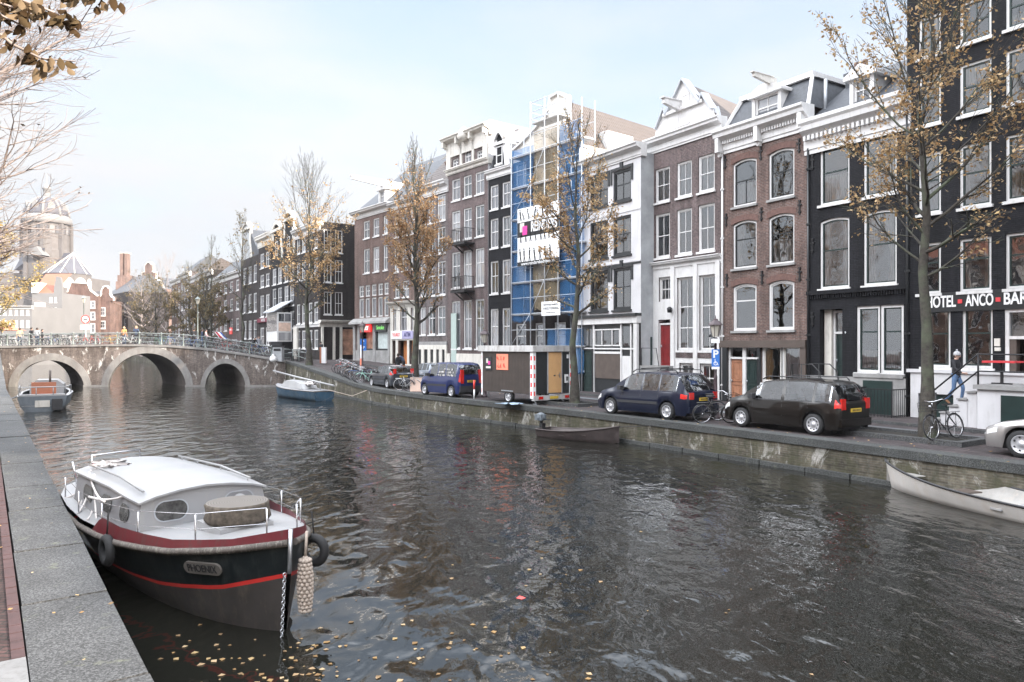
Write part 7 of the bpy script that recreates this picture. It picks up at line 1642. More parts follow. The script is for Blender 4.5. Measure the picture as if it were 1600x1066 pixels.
for lab, c in (('black tyre fender squeezed between PHOENIX hull and quay', (3.0, 1.28, .72)), ('black tyre fender hanging at the open side of PHOENIX bow', (.62, -.66, .82))):
    w3 = Matrix.Rotation(math.atan2(bd.y, bd.x), 3, 'Z') @ Vector(c); b = MB(); torus(b, (0, 0, 0), .17, .065); b.tube([(0, 0, .2), (0, -.02 if c[1] > 0 else .05, .55)], .012, 4)
    o_ = b.build('tyre_fender', 'tyre', None, (ph.location.x+w3.x, ph.location.y+w3.y, WZ+w3.z), math.atan2(bd.y, bd.x)+(.5 if c[1] < 0 else 0)); tag(o_, lab, 'fender', 'tyre fenders')
w3 = Matrix.Rotation(math.atan2(bd.y, bd.x), 3, 'Z') @ Vector((.02, -.20, .0)); b = MB()
for k in range(14):                              # knitted rope fender
    for j in range(9): a = 2*math.pi*(j+.5*(k % 2))/9; rr7 = .055+.03*math.sin(math.pi*(k+1)/15); b.ball((rr7*math.cos(a), rr7*math.sin(a), .24+k*.049), .028, 5)
b.lathe([(.03, .22), (.075, .3), (.08, .8), (.03, .93)], 10); b.tube([(0, 0, .9), (.02, 0, 1.25)], .02, 5)
o_ = b.build('rope_fender', 'rope', None, (ph.location.x+w3.x, ph.location.y+w3.y, WZ+.02), 0); tag(o_, 'fat knitted rope fender hanging from the stem of PHOENIX', 'fender')
b = MB(); b.tube([(-.02, .02, zbw(0)), (-.06, .06, .8)], .03, 6)
for k in range(22): torus(b, (-.05+.09*k/22, .12, .8-.045*k), .022, .007, 'y' if k % 2 else 'x', 8, 5)
b.build('chain', 'galvanised', ph)
# name plaque follows the hull
tN = .98; side = 1
def hs(t, z): f = (z+.45)/(zg(t)+.45); h_, _ = row(t, max(0, min(1, f))); return Vector((rake(t, z), h_, z))
p0 = hs(.70, .80); p1 = hs(1.28, .78); up_ = (hs(tN, .88)-hs(tN, .70)).normalized(); ex = (p0-p1).normalized(); nn = ex.cross(up_).normalized(); nn = nn if nn.y > 0 else -nn
ce = (p0+p1)/2+nn*.045; ez = nn.cross(ex) if nn.cross(ex).z > 0 else ex.cross(nn)
Mx = Matrix((( -ex.x*-1, ez.x, nn.x), (ex.y, ez.y, nn.y), (ex.z, ez.z, nn.z)))
ML = Matrix.Translation(ce) @ Mx.to_4x4()
b = MB(); o_ = oval(0, 0, .60, .165); b.add([(x, z, .012) for x, z in o_]+[(x, z, -.02) for x, z in o_], [tuple(range(20))]+[(i, 20+i, 20+(i+1) % 20, (i+1) % 20) for i in range(20)]); pq = b.build('name_plate', 'plaque', ph); pq.matrix_local = ML
mat('plaque_letter', (.02, .02, .022), .5)
tx_ = text('PHOENIX', .145, 'plaque_letter', pq, (0, 0, .016), rx=0, ext=.003, bold=.001); vx = [v.co.x for v in tx_.data.vertices]; tx_.scale = (.47/(max(vx)-min(vx)), 1, 1)
# clutter aft
b = MB(); b.tube([(6.7, .5, .9), (6.7, .5, 1.6), (6.9, -.4, 1.6), (6.9, -.4, .9)], .02, 6); b.tube([(7.2, .6, .9), (7.2, .7, 1.45)], .02, 6); b.build('stern_frame', 'chrome', ph); b = MB(); b.lathe([(.14, 0), (.18, .2), (.14, .4)], 10, c=(6.9, .35, 1.0)); b.build('red_buoy', 'pink_fender', ph)

# --- generic small open boat
def skiff(label, bow, stern, beam, hgt, mt_out, mt_in, transom=.75, name='boat', sheer=.18, cat='boat', wl=WZ, trim=None, thwarts=(.35, .62), thm=None):
    bow = Vector(bow); stern = Vector(stern); L = (stern-bow).length; d = (stern-bow)/L; t = thing(name, label, cat, (bow.x, bow.y, wl), math.atan2(d.y, d.x)); ts = np.linspace(0, 1, 26)
    def hw_(f): return beam/2*(math.sin(min(1, f*1.9+.02)*math.pi/2)**.75 if f < .5 else lerp(1, transom, ((f-.5)/.5)**1.8))*(1 if f > .02 else .25)
    def zt_(f): return hgt+sheer*(1-f)**2.4*1.6
    O = MB(); I = MB()
    for s_ in (-1, 1):
        loft(O, [[(f*L+max(0, .25*(1-f*5))*(1-k/4), s_*hw_(f)*(0.0 if k == 0 else .55+.45*(k/4)**.6), lerp(-.2, zt_(f), k/4)) for k in range(5)] for f in ts], 0, True, s_ > 0)
        loft(I, [[(f*L+.03, s_*max(0, hw_(f)-.05)*(.0 if k == 0 else .5+.5*(k/3)**.6), lerp(.02, zt_(f)-.01, k/3)) for k in range(4)] for f in ts], 0, True, s_ < 0)
    e = [(L, -hw_(1)*v_, z) for v_, z in ((1, zt_(1)), (.9, .1), (.3, -.2))]; O.add(e+[(L, -p[1], p[2]) for p in e[::-1]], [tuple(range(6))]); I.add([(p[0]-.04, p[1], p[2]) for p in e]+[(L-.04, -p[1], p[2]) for p in e[::-1]], [tuple(range(6))])
    O.build('hull', mt_out, t); I.build('inside', mt_in, t)
    g = MB()
    for s_ in (-1, 1): g.tube([(f*L, s_*(hw_(f)), zt_(f)) for f in ts], .028, 5)
    g.bar((L-.02, -hw_(1), zt_(1)), (L-.02, hw_(1), zt_(1)), .06); g.build('gunwale', trim or mt_out, t)
    for f in thwarts: b = MB(); b.box(f*L-.13, f*L+.13, -hw_(f)+.04, hw_(f)-.04, zt_(f)-.2, zt_(f)-.16); b.build('thwart', thm or mt_in, t)
    return t, L, hw_, zt_
sk, L, hw_, zt_ = skiff('long white open boat with a black rubbing strip moored at the quay by the hotel', (9.8, 19.3), (11.35, 14.2), 1.6, .36, 'skiff_white', 'skiff_inside', trim='car_plastic', sheer=.2, thwarts=(.7,), thm='boat_white')
b = MB(); b.box(L*.40, L*.40+.42, -.42, .3, .25, .28); b.build('thwart', 'brown_paint', sk)
b = MB(); b.box(L*.1, L*.2, -.2, .2, .38, .4); b.build('foredeck', 'skiff_inside', sk)
b = MB()
for k in range(12):
    f = .56+k*.016; b.add([(f*L, hw_(f)+.012, .22), ((f+.016)*L, hw_(f+.016)+.012, .22), ((f+.016)*L, hw_(f+.016)+.012, .30), (f*L, hw_(f)+.012, .30)], [(0, 1, 2, 3)])
b.build('red_stripe', 'sign_red', sk)
sk2, L2, hw2, zt2 = skiff('small dark wooden skiff with outboard motor lying below the minivan', (4.0, 27.3), (1.25, 29.9), 1.25, .30, 'hull_dark_wood', 'hull_dark_wood', sheer=.22)
ob = MB(); ob.box(L2-.05, L2+.3, -.16, .16, .62, .85).lathe([(.16, .60), (.19, .72), (.15, .88), (.05, .92)], 10, c=(L2+.1, 0, 0)); om = ob.build('outboard_motor', 'slate_blue', sk2); ob = MB(); ob.bar((L2+.08, 0, .6), (L2+.12, 0, -.1), .1).bar((L2+.05, 0, .62), (L2-.55, .12, .68), .03).box(L2-.06, L2+.1, -.1, .1, .2, .5); ob.build('motor_leg', 'iron', om)
ob = MB(); ob.tube([(.1, 0, .62), (-1.0, .35, .75), (-2.6, .55, 1.0)], .01, 4); ob.build('mooring_rope', 'iron', sk2)
# --- blue sailing boat with lowered mast
sb, L3, hw3, zt3 = skiff('small blue hulled sailing boat with white cabin and lowered mast', (-17.4, 54.6), (-12.4, 48.6), 2.1, .62, 'hull_blue', 'boat_grey', transom=.7, sheer=.12, trim='rub_rail', thwarts=())
b = MB(); 
loft(b, [[(f*L3, -hw3(f)*.97, zt3(f)), (f*L3, 0, zt3(f)+.06), (f*L3, hw3(f)*.97, zt3(f))] for f in np.linspace(.01, .99, 20)], 0, True, True); b.build('deck', 'boat_grey', sb)
b = MB(); prof_ = [(.22, 0), (.30, .35), (.36, .52), (.55, .50), (.68, .36), (.74, 0)]
for s_ in (1,):
    rings_ = [[(f*L3, -.62+.0*h, .68), (f*L3, -.52, .66+h), (f*L3, 0, .72+h), (f*L3, .52, .66+h), (f*L3, .62, .68)] for f, h in prof_]
loft(b, rings_, 0, False, True); cb = b.build('cabin', 'boat_white', sb)
for f in (.36, .58):
    for s_ in (-1, 1): b = MB(); b.add([(f*L3+x, s_*(.60-.1*(z/.4)), .68+z) for x, z in ((-.35, .12), (.4, .12), (.36, .32), (-.28, .32))], [(0, 1, 2, 3)]); b.build('window', 'window_grey', cb)
b = MB(); b.tube([(-1.0, .1, 1.75), (3.0, .05, 1.45), (L3+1.4, 0, 1.05)], .06, 7); b.tube([(2.9, 0, .7), (2.9, .05, 1.45)], .03, 5); b.tube([(L3-.6, 0, .7), (L3-.6, 0, 1.3)], .03, 5); b.tube([(-.3, -.4, .75), (-.2, -.4, 1.3)], .02, 5); b.build('mast', 'boat_white', sb)
b = MB(); ra = random.Random(7)
for q in range(6): b.tube([(L3-1.8+ra.uniform(-.9, .9), ra.uniform(-.3, .3), .95+.25*ra.random()) for _ in range(6)], .05, 5)
b.build('furled_sail', 'rope_white', sb)
b = MB(); b.tube([(L3, .3, .7), (L3+1.6, 1.2, .35), (L3+3.0, 1.6, .8)], .02, 5); b.build('mooring_rope', 'rope', sb)
# --- motor boat by the bridge, stern towards us
hd = Vector((-.582, .813)); mb = thing('boat', 'white and slate motor boat with orange seat moored before the bridge', 'boat', (-25.9, 40.6, WZ), math.atan2(hd.y, hd.x)-.12)
b = MB(); Lm = 6.5; hwm = lambda f: 1.35*interp(f, [0, .1, .5, .8, .95, 1], [.86, .93, 1, .75, .35, .05])
for s_ in (-1, 1): loft(b, [[(f*Lm, s_*hwm(f)*(.6 if k == 0 else .88 if k == 1 else 1), [-.2, .3, .85+.25*f*f][k]) for k in range(3)] for f in np.linspace(0, 1, 16)], 0, False, s_ < 0)
e = [(0, -hwm(0)*v_, z) for v_, z in ((1, .85), (.88, .3), (.6, -.2))]; b.add(e+[(0, -p[1], p[2]) for p in e[::-1]], [tuple(range(6))]); b.build('hull', 'slate_blue', mb)
b = MB(); loft(b, [[(f*Lm, -hwm(f), .86+.25*f*f), (f*Lm, -hwm(f)+.2, .88+.25*f*f)] for f in np.linspace(0, 1, 16)], 0); loft(b, [[(f*Lm, hwm(f)-.2, .88+.25*f*f), (f*Lm, hwm(f), .86+.25*f*f)] for f in np.linspace(0, 1, 16)], 0); b.box(0, 5.2, -1.0, 1.0, .3, .35).box(.15, .5, -1.05, 1.05, .35, .95).box(.02, .14, -1.1, 1.1, .84, .92); b.build('cockpit', 'boat_white', mb)
b = MB(); b.box(3.2, 5.6, -.85, .85, .5, 1.35).prof([(-.85, 1.35), (.85, 1.35), (.5, 1.62), (-.5, 1.62)], 3.2, 5.0); b.build('cabin', 'boat_white', mb)
b = MB(); b.box(1.7, 1.85, -.55, .65, .7, 1.55).box(1.3, 1.85, -.55, .65, .7, .8); b.build('seat', 'orange_cover', mb)
b = MB(); b.tube([(.1, -1.1, .9), (.1, -1.1, 1.35), (.1, 1.1, 1.35), (.1, 1.1, .9)], .03, 6); b.tube([(.1, -1.1, 1.35), (2.5, -1.25, 1.35), (2.5, -1.25, .9)], .03, 6); b.tube([(.1, 1.1, 1.35), (2.5, 1.25, 1.35), (2.5, 1.25, .9)], .03, 6); b.tube([(.1, .3, .9), (.1, .3, 1.35)], .025, 6); b.tube([(.1, -.5, .9), (.1, -.5, 1.35)], .025, 6); b.build('hand_rail', 'boat_white', mb)
b = MB(); b.box(-.02, 0, -.35, .35, .25, .62); b.build('pale_patch', 'cream_paint', mb); b = MB(); b.box(-.3, -.01, -.95, -.45, .1, .7); b.build('swim_ladder', 'car_plastic', mb)
b = MB(); b.tube([(2.6, -.2, 1.3), (2.6, -.2, 2.2)], .06, 6); b.build('flue', 'brown_paint', mb)
b = MB(); b.tube([(.3, 1.2, .85), (-.2, 1.9, .6), (.6, 2.6, .95)], .03, 5); b.build('mooring_rope', 'slate_blue', mb)
# ---------------------------------------------------------------- bicycles
BM = {}
def bikemeshes():
    b = MB(); torus(b, (0, 0, 0), .335, .018, n=28, m_=6); BM['tyre'] = b.mesh('wheel', 'tyre')
    b = MB(); torus(b, (0, 0, 0), .312, .009, n=28, m_=4)
    for k in range(16): a = math.pi*2*k/16; b.bar((.02*math.cos(a+.5), .01*(-1)**k, .02*math.sin(a+.5)), (.31*math.cos(a), 0, .31*math.sin(a)), .003)
    b.tube([(0, -.05, 0), (0, .05, 0)], .02, 6); BM['rim'] = b.mesh('rim', 'chrome')
bikemeshes()
for k_, c_ in dict(black=(.02, .02, .022), white=(.65, .65, .65), red=(.45, .05, .04), mint=(.35, .62, .52), blue=(.06, .12, .3), grey=(.25, .26, .28), yellow=(.55, .4, .1), green=(.05, .15, .09), brown=(.2, .1, .06), orange=(.6, .22, .06)).items(): mat('bike_'+k_, c_, .35, var=.1, coat=.4)
def bikeframe(col, lady=False, basket=False, guard=True):
    key = ('bf', col, lady, basket)
    if key in BM: return BM[key]
    b = MB(); rx, fx = -.52, .52; h = .34
    bb_ = (-.08, 0, .29); seat = (-.24, 0, .86); head = (.36, 0, .92); headl = (.40, 0, .72)
    for a, c in ((bb_, seat), (bb_, headl), ((rx, .03, h), bb_), ((rx, .03, h), (-.21, 0, .74)), (headl, head), (headl, (fx, .04, h)), (headl, (fx, -.04, h))): b.tube([a, c], .016, 5)
    b.tube([(-.2, 0, .62), headl] if lady else [(-.21, 0, .78), (.37, 0, .84)], .015, 5)
    if guard:
        for cx_, a0, a1 in ((rx, 20, 200), (fx, 40, 190)): b.tube([(cx_+.37*math.cos(R(a)), 0, h+.37*math.sin(R(a))) for a in np.linspace(a0, a1, 9)], .016, 4)
        b.tube([(rx, .03, h), (rx-.05, .03, .74)], .01, 4); b.box(rx-.22, rx+.2, -.06, .06, .735, .75)
    torus(b, (-.08, .05, .29), .09, .008, n=14, m_=4)
    b.tube([(-.08, .05, .29), (-.02, .09, .13)], .01, 4); b.tube([(-.08, -.05, .29), (-.14, -.09, .45)], .01, 4)
    m1 = b.mesh('frame', 'bike_'+col)
    b = MB(); b.tube([head, (.34, 0, 1.04)], .014, 5); b.tube([(.12, -.27, 1.08), (.28, -.25, 1.1), (.36, -.08, 1.05), (.36, .08, 1.05), (.28, .25, 1.1), (.12, .27, 1.08)], .013, 5); b.ball((.46, 0, .92), .04, 6); m2 = b.mesh('handlebar', 'chrome')
    b = MB(); b.prismz([(-.40, -.09), (-.36, -.1), (-.1, -.02), (-.08, 0), (-.1, .02), (-.36, .1), (-.40, .09)], .93, .98); b.tube([(-.24, 0, .84), (-.26, 0, .94)], .013, 5); m3 = b.mesh('saddle', 'tyre')
    m4 = None
    if basket:
        b = MB()
        for z in (.8, .88, .96, 1.04): b.bar((.42, -.17, z), (.72, -.17, z), .01).bar((.42, .17, z), (.72, .17, z), .01).bar((.42, -.17, z), (.42, .17, z), .01).bar((.72, -.17, z), (.72, .17, z), .01)
        for k in range(6): y = -.17+.068*k; b.bar((.42, y, .8), (.42, y, 1.04), .008).bar((.72, y, .8), (.72, y, 1.04), .008).bar((.42, y, .8), (.72, y, .8), .008)
        m4 = b.mesh('basket', 'iron')
    BM[key] = (m1, m2, m3, m4); return BM[key]
def bike(label, loc, rz, col='black', lean=.12, lady=False, basket=False, group='parked bicycles', steer=0):
    t = thing('bicycle', label, 'bicycle', loc, rz, group); t.rotation_mode = 'ZYX' if False else 'XYZ'
    t.matrix_world = Matrix.Translation(loc) @ Matrix.Rotation(rz, 4, 'Z') @ Matrix.Rotation(lean, 4, 'X')
    m1, m2, m3, m4 = bikeframe(col, lady, basket)
    for x in (-.52, .52):
        w_ = place('wheel', BM['tyre'], t, (x, 0, .353)); place('rim', BM['rim'], w_)
    place('frame', m1, t); place('handlebar', m2, t); place('saddle', m3, t)
    if m4: place('basket', m4, t)
    return t
ux = math.atan2(.0, 1)
cols_ = ['black', 'white', 'grey', 'black', 'blue', 'black', 'white', 'red', 'grey', 'yellow', 'white', 'black', 'green', 'grey', 'black', 'blue', 'black', 'red', 'grey', 'black', 'brown', 'black', 'white', 'black']
pxs = [8, 28, 46, 62, 80, 95, 112, 139, 158, 175, 203, 226, 250, 272, 290, 300, 336, 350, 363, 374, 388, 400, 412]
ordn = lambda k: ['nearest', 'second', 'third', 'fourth', 'fifth', 'sixth', 'seventh', 'eighth', 'ninth', 'tenth', 'eleventh', 'twelfth', 'thirteenth', 'fourteenth', 'fifteenth', 'sixteenth', 'seventeenth', 'eighteenth', 'nineteenth', 'twentieth', 'twenty-first', 'twenty-second', 'twenty-third'][k]
rb_ = random.Random(12); nb_ = len(pxs)
for k, px in enumerate(pxs):
    Yb_ = 65.55+rb_.uniform(-.05, .35); X = U(px)*Yb_; where = (ordn(nb_-1-k)+' along the bridge railing from its quay corner end') if nb_-1-k else 'nearest the quay corner end of the bridge railing'
    bike(cols_[k]+' bicycle leaning on the railing, '+where.replace('railing ', ''), (X, Yb_, ztop(X)-.05), rb_.choice([0, math.pi])+rb_.uniform(-.25, .25)-(.12 if X > -30 else 0), cols_[k], rb_.uniform(-.15, .15), rb_.random() < .5, rb_.random() < .3, 'bicycles along the bridge railing')
px2 = [16, 55, 88, 104, 120, 148, 190, 232, 258, 281, 316, 330, 343, 357, 369, 381, 394, 406]
for k, px in enumerate(px2):
    Yb_ = 66.9+rb_.uniform(-.1, .3); X = U(px)*Yb_; c_ = ['black', 'black', 'grey', 'black', 'brown', 'black', 'white', 'black', 'blue'][k % 9]; nn2 = len(px2)
    bike(c_+' bicycle in the back row on the bridge, '+(ordn(nn2-1-k)+' from the quay corner end' if nn2-1-k else 'nearest the quay corner end'), (X, Yb_, ztop(X)-.05), rb_.choice([0, math.pi])+rb_.uniform(-.5, .5)-(.12 if X > -30 else 0), c_, rb_.uniform(-.15, .15), rb_.random() < .5, rb_.random() < .3, 'bicycles in the back row on the bridge')
# rack full of bicycles on the quay before the dark hatchback
rk = []
for k in range(16):
    f = k/15; X, Yq = lerp(-11.3, -14.3, f)+rb_.uniform(-.1, .1), lerp(49.6, 55.5, f); rk.append((X, Yq))
lab_ = ['mint green bicycle', 'black bicycle', 'grey bicycle', 'black bicycle', 'blue bicycle', 'black bicycle', 'white bicycle', 'black bicycle', 'grey bicycle', 'brown bicycle', 'black bicycle']
c_ = ['mint', 'black', 'grey', 'black', 'blue', 'black', 'white', 'black', 'grey', 'brown', 'black', 'black', 'grey', 'black', 'red', 'black']
for k, (X, Yq) in enumerate(rk):
    l_ = 'mint green bicycle with front wheel to the quay at the near end of the rack' if k == 0 else c_[k]+' bicycle in the quayside rack, '+ordn(k)+' from the dark grey hatchback'
    bike(l_, (X+1.3+.25, Yq+.3, zstreet(Yq)+.02), math.pi+.25+rb_.uniform(-.25, .25), c_[k], rb_.uniform(-.12, .12), k in (0, 4), k in (3, 6), 'bicycles in the quayside rack')
p_ = G(637, 611); bike('pale blue bicycle standing by the plywood board', (p_.x, p_.y, p_.z), math.atan2(.6, .8)-.9, 'white', .1, True)
p_ = G(1086, 658); bike('black bicycle leaning by the lamp post, front half of the pair', (p_.x+.35, p_.y+.3, p_.z), math.pi-.35, 'black', -.12)
p_ = G(1108, 661); bike('black bicycle with front basket leaning against the lamp post', (p_.x+.2, p_.y-.15, p_.z), .15, 'black', .15, False, True)
p_ = Vector((11.95, 20.3, 1.2)); bike('dark bicycle with front carrier leaning on the hotel tree', (p_.x, p_.y, p_.z+.06), math.atan2(-.45, -.9), 'black', .15, False, True)
p_ = G(690, 585, 1.25); bike('dark bicycle behind the blue van near the cafe railing', (U(697)*50, 50, zstreet(50)), .6, 'black', .1)
bike('dark bicycle parked by the blue van bonnet under the orange tree', (U(652)*43.5, 43.5, zstreet(43.5)), .3, 'grey', .1)

# ---------------------------------------------------------------- people
mat('skin', (.50, .32, .25), .6, var=.08); mat('hair_dark', (.035, .025, .02), .7); mat('hair_blond', (.45, .32, .18), .7); mat('jeans', (.10, .17, .30), .85, var=.25, scale=9); mat('cloth_black', (.02, .02, .024), .85, var=.2); mat('cloth_olive', (.10, .10, .08), .85); mat('cloth_grey', (.3, .31, .34), .85, var=.15); mat('cloth_tan', (.48, .34, .22), .85); mat('cloth_orange', (.55, .26, .1), .85); mat('cloth_navy', (.05, .07, .12), .85); mat('cloth_pink', (.55, .38, .38), .85); mat('shoe_tan', (.25, .12, .06), .7); mat('wool_grey', (.42, .42, .44), .95, var=.3, scale=20); mat('cloth_red', (.35, .04, .06), .85)
def person(label, loc, rz, top='cloth_black', legs='jeans', shoe='cloth_black', hair='hair_dark', pose='stand', Hh=1.72, group=None, hat=None, sit=0):
    """one skinned body; clothes are the regions of its surface"""
    P = dict(pelvis=(0, 0, .95), waist=(0, 0, 1.1), chest=(.01, 0, 1.32), neck=(.0, 0, 1.48), head=(.03, 0, 1.60), crown=(.02, 0, 1.70),
             shL=(0, .17, 1.42), elL=(-.02, .24, 1.15), haL=(.06, .24, .92), hfL=(.09, .23, .83), shR=(0, -.17, 1.42), elR=(-.02, -.24, 1.15), haR=(.06, -.24, .92), hfR=(.09, -.23, .83),
             hiL=(0, .09, .90), knL=(.02, .10, .50), anL=(-.02, .10, .09), toL=(.15, .11, .04), hiR=(0, -.09, .90), knR=(.02, -.10, .50), anR=(-.02, -.10, .09), toR=(.15, -.11, .04))
    if pose == 'stride': P.update(knL=(.18, .09, .56), anL=(.12, .09, .16), toL=(.29, .1, .13), knR=(-.03, -.09, .50), anR=(-.28, -.1, .16), toR=(-.14, -.1, .03), elL=(-.14, .24, 1.17), haL=(-.06, .25, .95), hfL=(-.03, .25, .87), elR=(.10, -.24, 1.18), haR=(.3, -.22, 1.05), hfR=(.39, -.2, 1.04))
    if pose == 'photo': P.update(elL=(.18, .22, 1.22), haL=(.28, .06, 1.5), hfL=(.33, .03, 1.58), elR=(.18, -.22, 1.22), haR=(.28, -.06, 1.5), hfR=(.33, -.03, 1.58))
    if pose == 'bend': P.update(chest=(.18, 0, 1.22), neck=(.3, 0, 1.34), head=(.4, 0, 1.40), crown=(.46, 0, 1.48), shL=(.22, .17, 1.28), shR=(.22, -.17, 1.28), elL=(.4, .2, 1.08), haL=(.5, .15, .95), hfL=(.55, .13, .9), elR=(.4, -.2, 1.08), haR=(.5, -.15, .95), hfR=(.55, -.13, .9), waist=(.06, 0, 1.08))
    Rd = dict(pelvis=(.15, .12), waist=(.135, .105), chest=(.165, .12), neck=(.055, .055), head=(.088, .098), crown=(.06, .06), shL=(.07, .07), elL=(.048, .048), haL=(.032, .03), hfL=(.022, .035), shR=(.07, .07), elR=(.048, .048), haR=(.032, .03), hfR=(.022, .035), hiL=(.092, .092), knL=(.062, .062), anL=(.045, .045), toL=(.035, .04), hiR=(.092, .092), knR=(.062, .062), anR=(.045, .045), toR=(.035, .04))
    E = [('pelvis', 'waist'), ('waist', 'chest'), ('chest', 'neck'), ('neck', 'head'), ('head', 'crown'), ('chest', 'shL'), ('shL', 'elL'), ('elL', 'haL'), ('haL', 'hfL'), ('chest', 'shR'), ('shR', 'elR'), ('elR', 'haR'), ('haR', 'hfR'), ('pelvis', 'hiL'), ('hiL', 'knL'), ('knL', 'anL'), ('anL', 'toL'), ('pelvis', 'hiR'), ('hiR', 'knR'), ('knR', 'anR'), ('anR', 'toR')]
    key = ('person', pose, top, legs, shoe, hair)
    if key not in WC:
        names = list(P); me = bpy.data.meshes.new('sk'); me.from_pydata([P[k] for k in names], [(names.index(a), names.index(c)) for a, c in E], []); ob = bpy.data.objects.new('sk', me); C.objects.link(ob)
        md = ob.modifiers.new('s', 'SKIN'); sv_ = me.skin_vertices[0].data
        for i, k in enumerate(names): sv_[i].radius = Rd[k]
        sv_[0].use_root = True; md.use_smooth_shade = True
        su = ob.modifiers.new('u', 'SUBSURF'); su.levels = 2; su.render_levels = 2
        dg = bpy.context.evaluated_depsgraph_get(); dg.update(); m2 = bpy.data.meshes.new_from_object(ob.evaluated_get(dg)); bpy.data.objects.remove(ob)
        for q in (top, legs, shoe, 'skin'): m2.materials.append(M[q])
        pv = {k: Vector(v) for k, v in P.items()}; seg = {0: [('waist', 'chest'), ('chest', 'neck'), ('shL', 'elL'), ('elL', 'haL'), ('shR', 'elR'), ('elR', 'haR'), ('chest', 'shL'), ('chest', 'shR'), ('pelvis', 'waist')], 1: [('hiL', 'knL'), ('knL', 'anL'), ('hiR', 'knR'), ('knR', 'anR')], 2: [('anL', 'toL'), ('anR', 'toR')], 3: [('neck', 'head'), ('head', 'crown'), ('haL', 'hfL'), ('haR', 'hfR')]}
        def dist(p, a, c): ac = c-a; t = max(0, min(1, (p-a).dot(ac)/ac.length_squared)); return (p-a-ac*t).length
        for po in m2.polygons:
            ce_ = po.center; po.material_index = min(seg, key=lambda s_: min(dist(ce_, pv[a], pv[c]) for a, c in seg[s_])); po.use_smooth = True
        m2.name = 'person'; WC[key] = m2
    k = Hh/1.72; o = place('person', WC[key], None, (loc[0], loc[1], loc[2]-sit), rz); o.scale = (k, k, k); tag(o, label, 'person', group)
    hx, hy, hz_ = P['head']
    def h1():
        b = MB(); pr = [(.02, .105), (.07, .09), (.1, .04), (.105, 0), (.1, -.05), (.085, -.09)] 
        b.lathe(pr[::-1], 12, c=(0, 0, 0)); b.v = [(x-.022-(.0 if z > 0 else .03)*(x > 0), y, z) for x, y, z in b.v]; return b.mesh('hair', hair)
    ho = place('hair', wpart(('hair', hair), h1), o, (hx-.005, hy, hz_+.035))
    def f1():
        b = MB(); b.ball((.098, 0, -.012), .017, 5, 0, 1.5)
        for s_ in (-1, 1): b.ball((.085, s_*.034, .012), .011, 5, 1); b.ball((0, s_*.095, -.005), .022, 5, 0, 1.4)
        b.box(.083, .094, -.024, .024, -.052, -.044, 2); return b.mesh('face', ['skin', 'hair_dark', 'cloth_red'])
    place('face', wpart(('face',), f1), o, (hx, hy, hz_))
    for s_ in ('L', 'R'):
        ha, hf = Vector(P['ha'+s_]), Vector(P['hf'+s_]); d = (hf-ha).normalized(); sd_ = d.cross(Vector((0, 1, 0))).normalized() if abs(d.y) < .9 else Vector((1, 0, 0))
        b = MB()
        for q, (L_, off) in enumerate(((.055, -.03), (.065, -.011), (.06, .009), (.048, .027))):
            a = hf+sd_*off; b.tube([a, a+d*L_*.5, a+d*L_+Vector((.015, 0, 0))], [.010, .009, .007], 5)
        a = ha+(hf-ha)*.4; b.tube([a, a+Vector((.045, 0, 0))+d*.02, a+Vector((.05, 0, 0))+d*.05], [.012, .010, .008], 5)
        b.build('hand_fingers', 'skin', o)
    if hat:
        b = MB(); b.lathe([(.108, -.02), (.115, 0), (.112, .05), (.08, .1), (.02, .125)], 12); b.ball((0, 0, .15), .035, 6); b.build('bobble_hat', hat, o, (hx-.005, hy, hz_+.03))
    return o
# person walking down the hotel steps
hr = HOT.o.rotation_euler[2]
def hotp(x, y, z): v = Matrix.Rotation(hr, 3, 'Z') @ Vector((x, y, z)); return (HOT.o.location.x+v.x, HOT.o.location.y+v.y, HOT.o.location.z+v.z)
sx_ = STEP[0]-.28*2.6+.5
pz_ = STEP[1]-3*(STEP[1]/6)
person('person in a grey bobble hat, dark jacket and jeans climbing the hotel steps', hotp(sx_-.15, -1.35, pz_-.02), hr, 'cloth_black', 'jeans', 'shoe_tan', 'hair_dark', 'stride', 1.74, hat='wool_grey')
def bp_(px, off=1.5): Yp = 65+off; return (U(px)*Yp, Yp, ztop(U(px)*Yp)-.06)
person('person in a pale jacket and light hat looking over the bridge near the picture edge', bp_(31, 2.2), 2.2, 'cloth_tan', 'cloth_navy', hair='hair_dark', group='people on the bridge')
person('person in a black coat standing at the railing between two grey coats', bp_(49, 1.6), 1.2, 'cloth_black', 'cloth_black', group='people on the bridge')
person('person in a blue grey coat behind the black coated one', bp_(58, 2.6), 1.6, 'cloth_grey', 'cloth_navy', group='people on the bridge')
person('short haired person in dark clothes seen over the white bicycles', bp_(66, 1.6), .6, 'cloth_black', 'cloth_black', Hh=1.55, group='people on the bridge')
person('blond person in an orange tan coat turned away on the bridge', bp_(194, 1.5), 1.5, 'cloth_orange', 'cloth_navy', hair='hair_blond', Hh=1.66, group='people on the bridge')
person('person in a navy coat raising a camera on the bridge', bp_(213, 1.4), -1.2, 'cloth_navy', 'cloth_black', hair='hair_blond', pose='photo', group='people on the bridge')
person('person in dark clothes beside the green bridge lamp', bp_(303, 1.5), 2.0, 'cloth_black', 'cloth_black', group='people on the bridge')
person('person in a pink grey jumper walking on the bridge', bp_(322, 1.8), .2, 'cloth_pink', 'cloth_grey', pose='stride', group='people on the bridge')
person('person with dark scarf next to the pink grey jumper', bp_(316, 2.4), .4, 'cloth_navy', 'jeans', group='people on the bridge')
person('person in a black jacket bending over a bicycle at the bridge end', bp_(395, 2.0), -.6, 'cloth_black', 'jeans', pose='bend', group='people on the bridge')
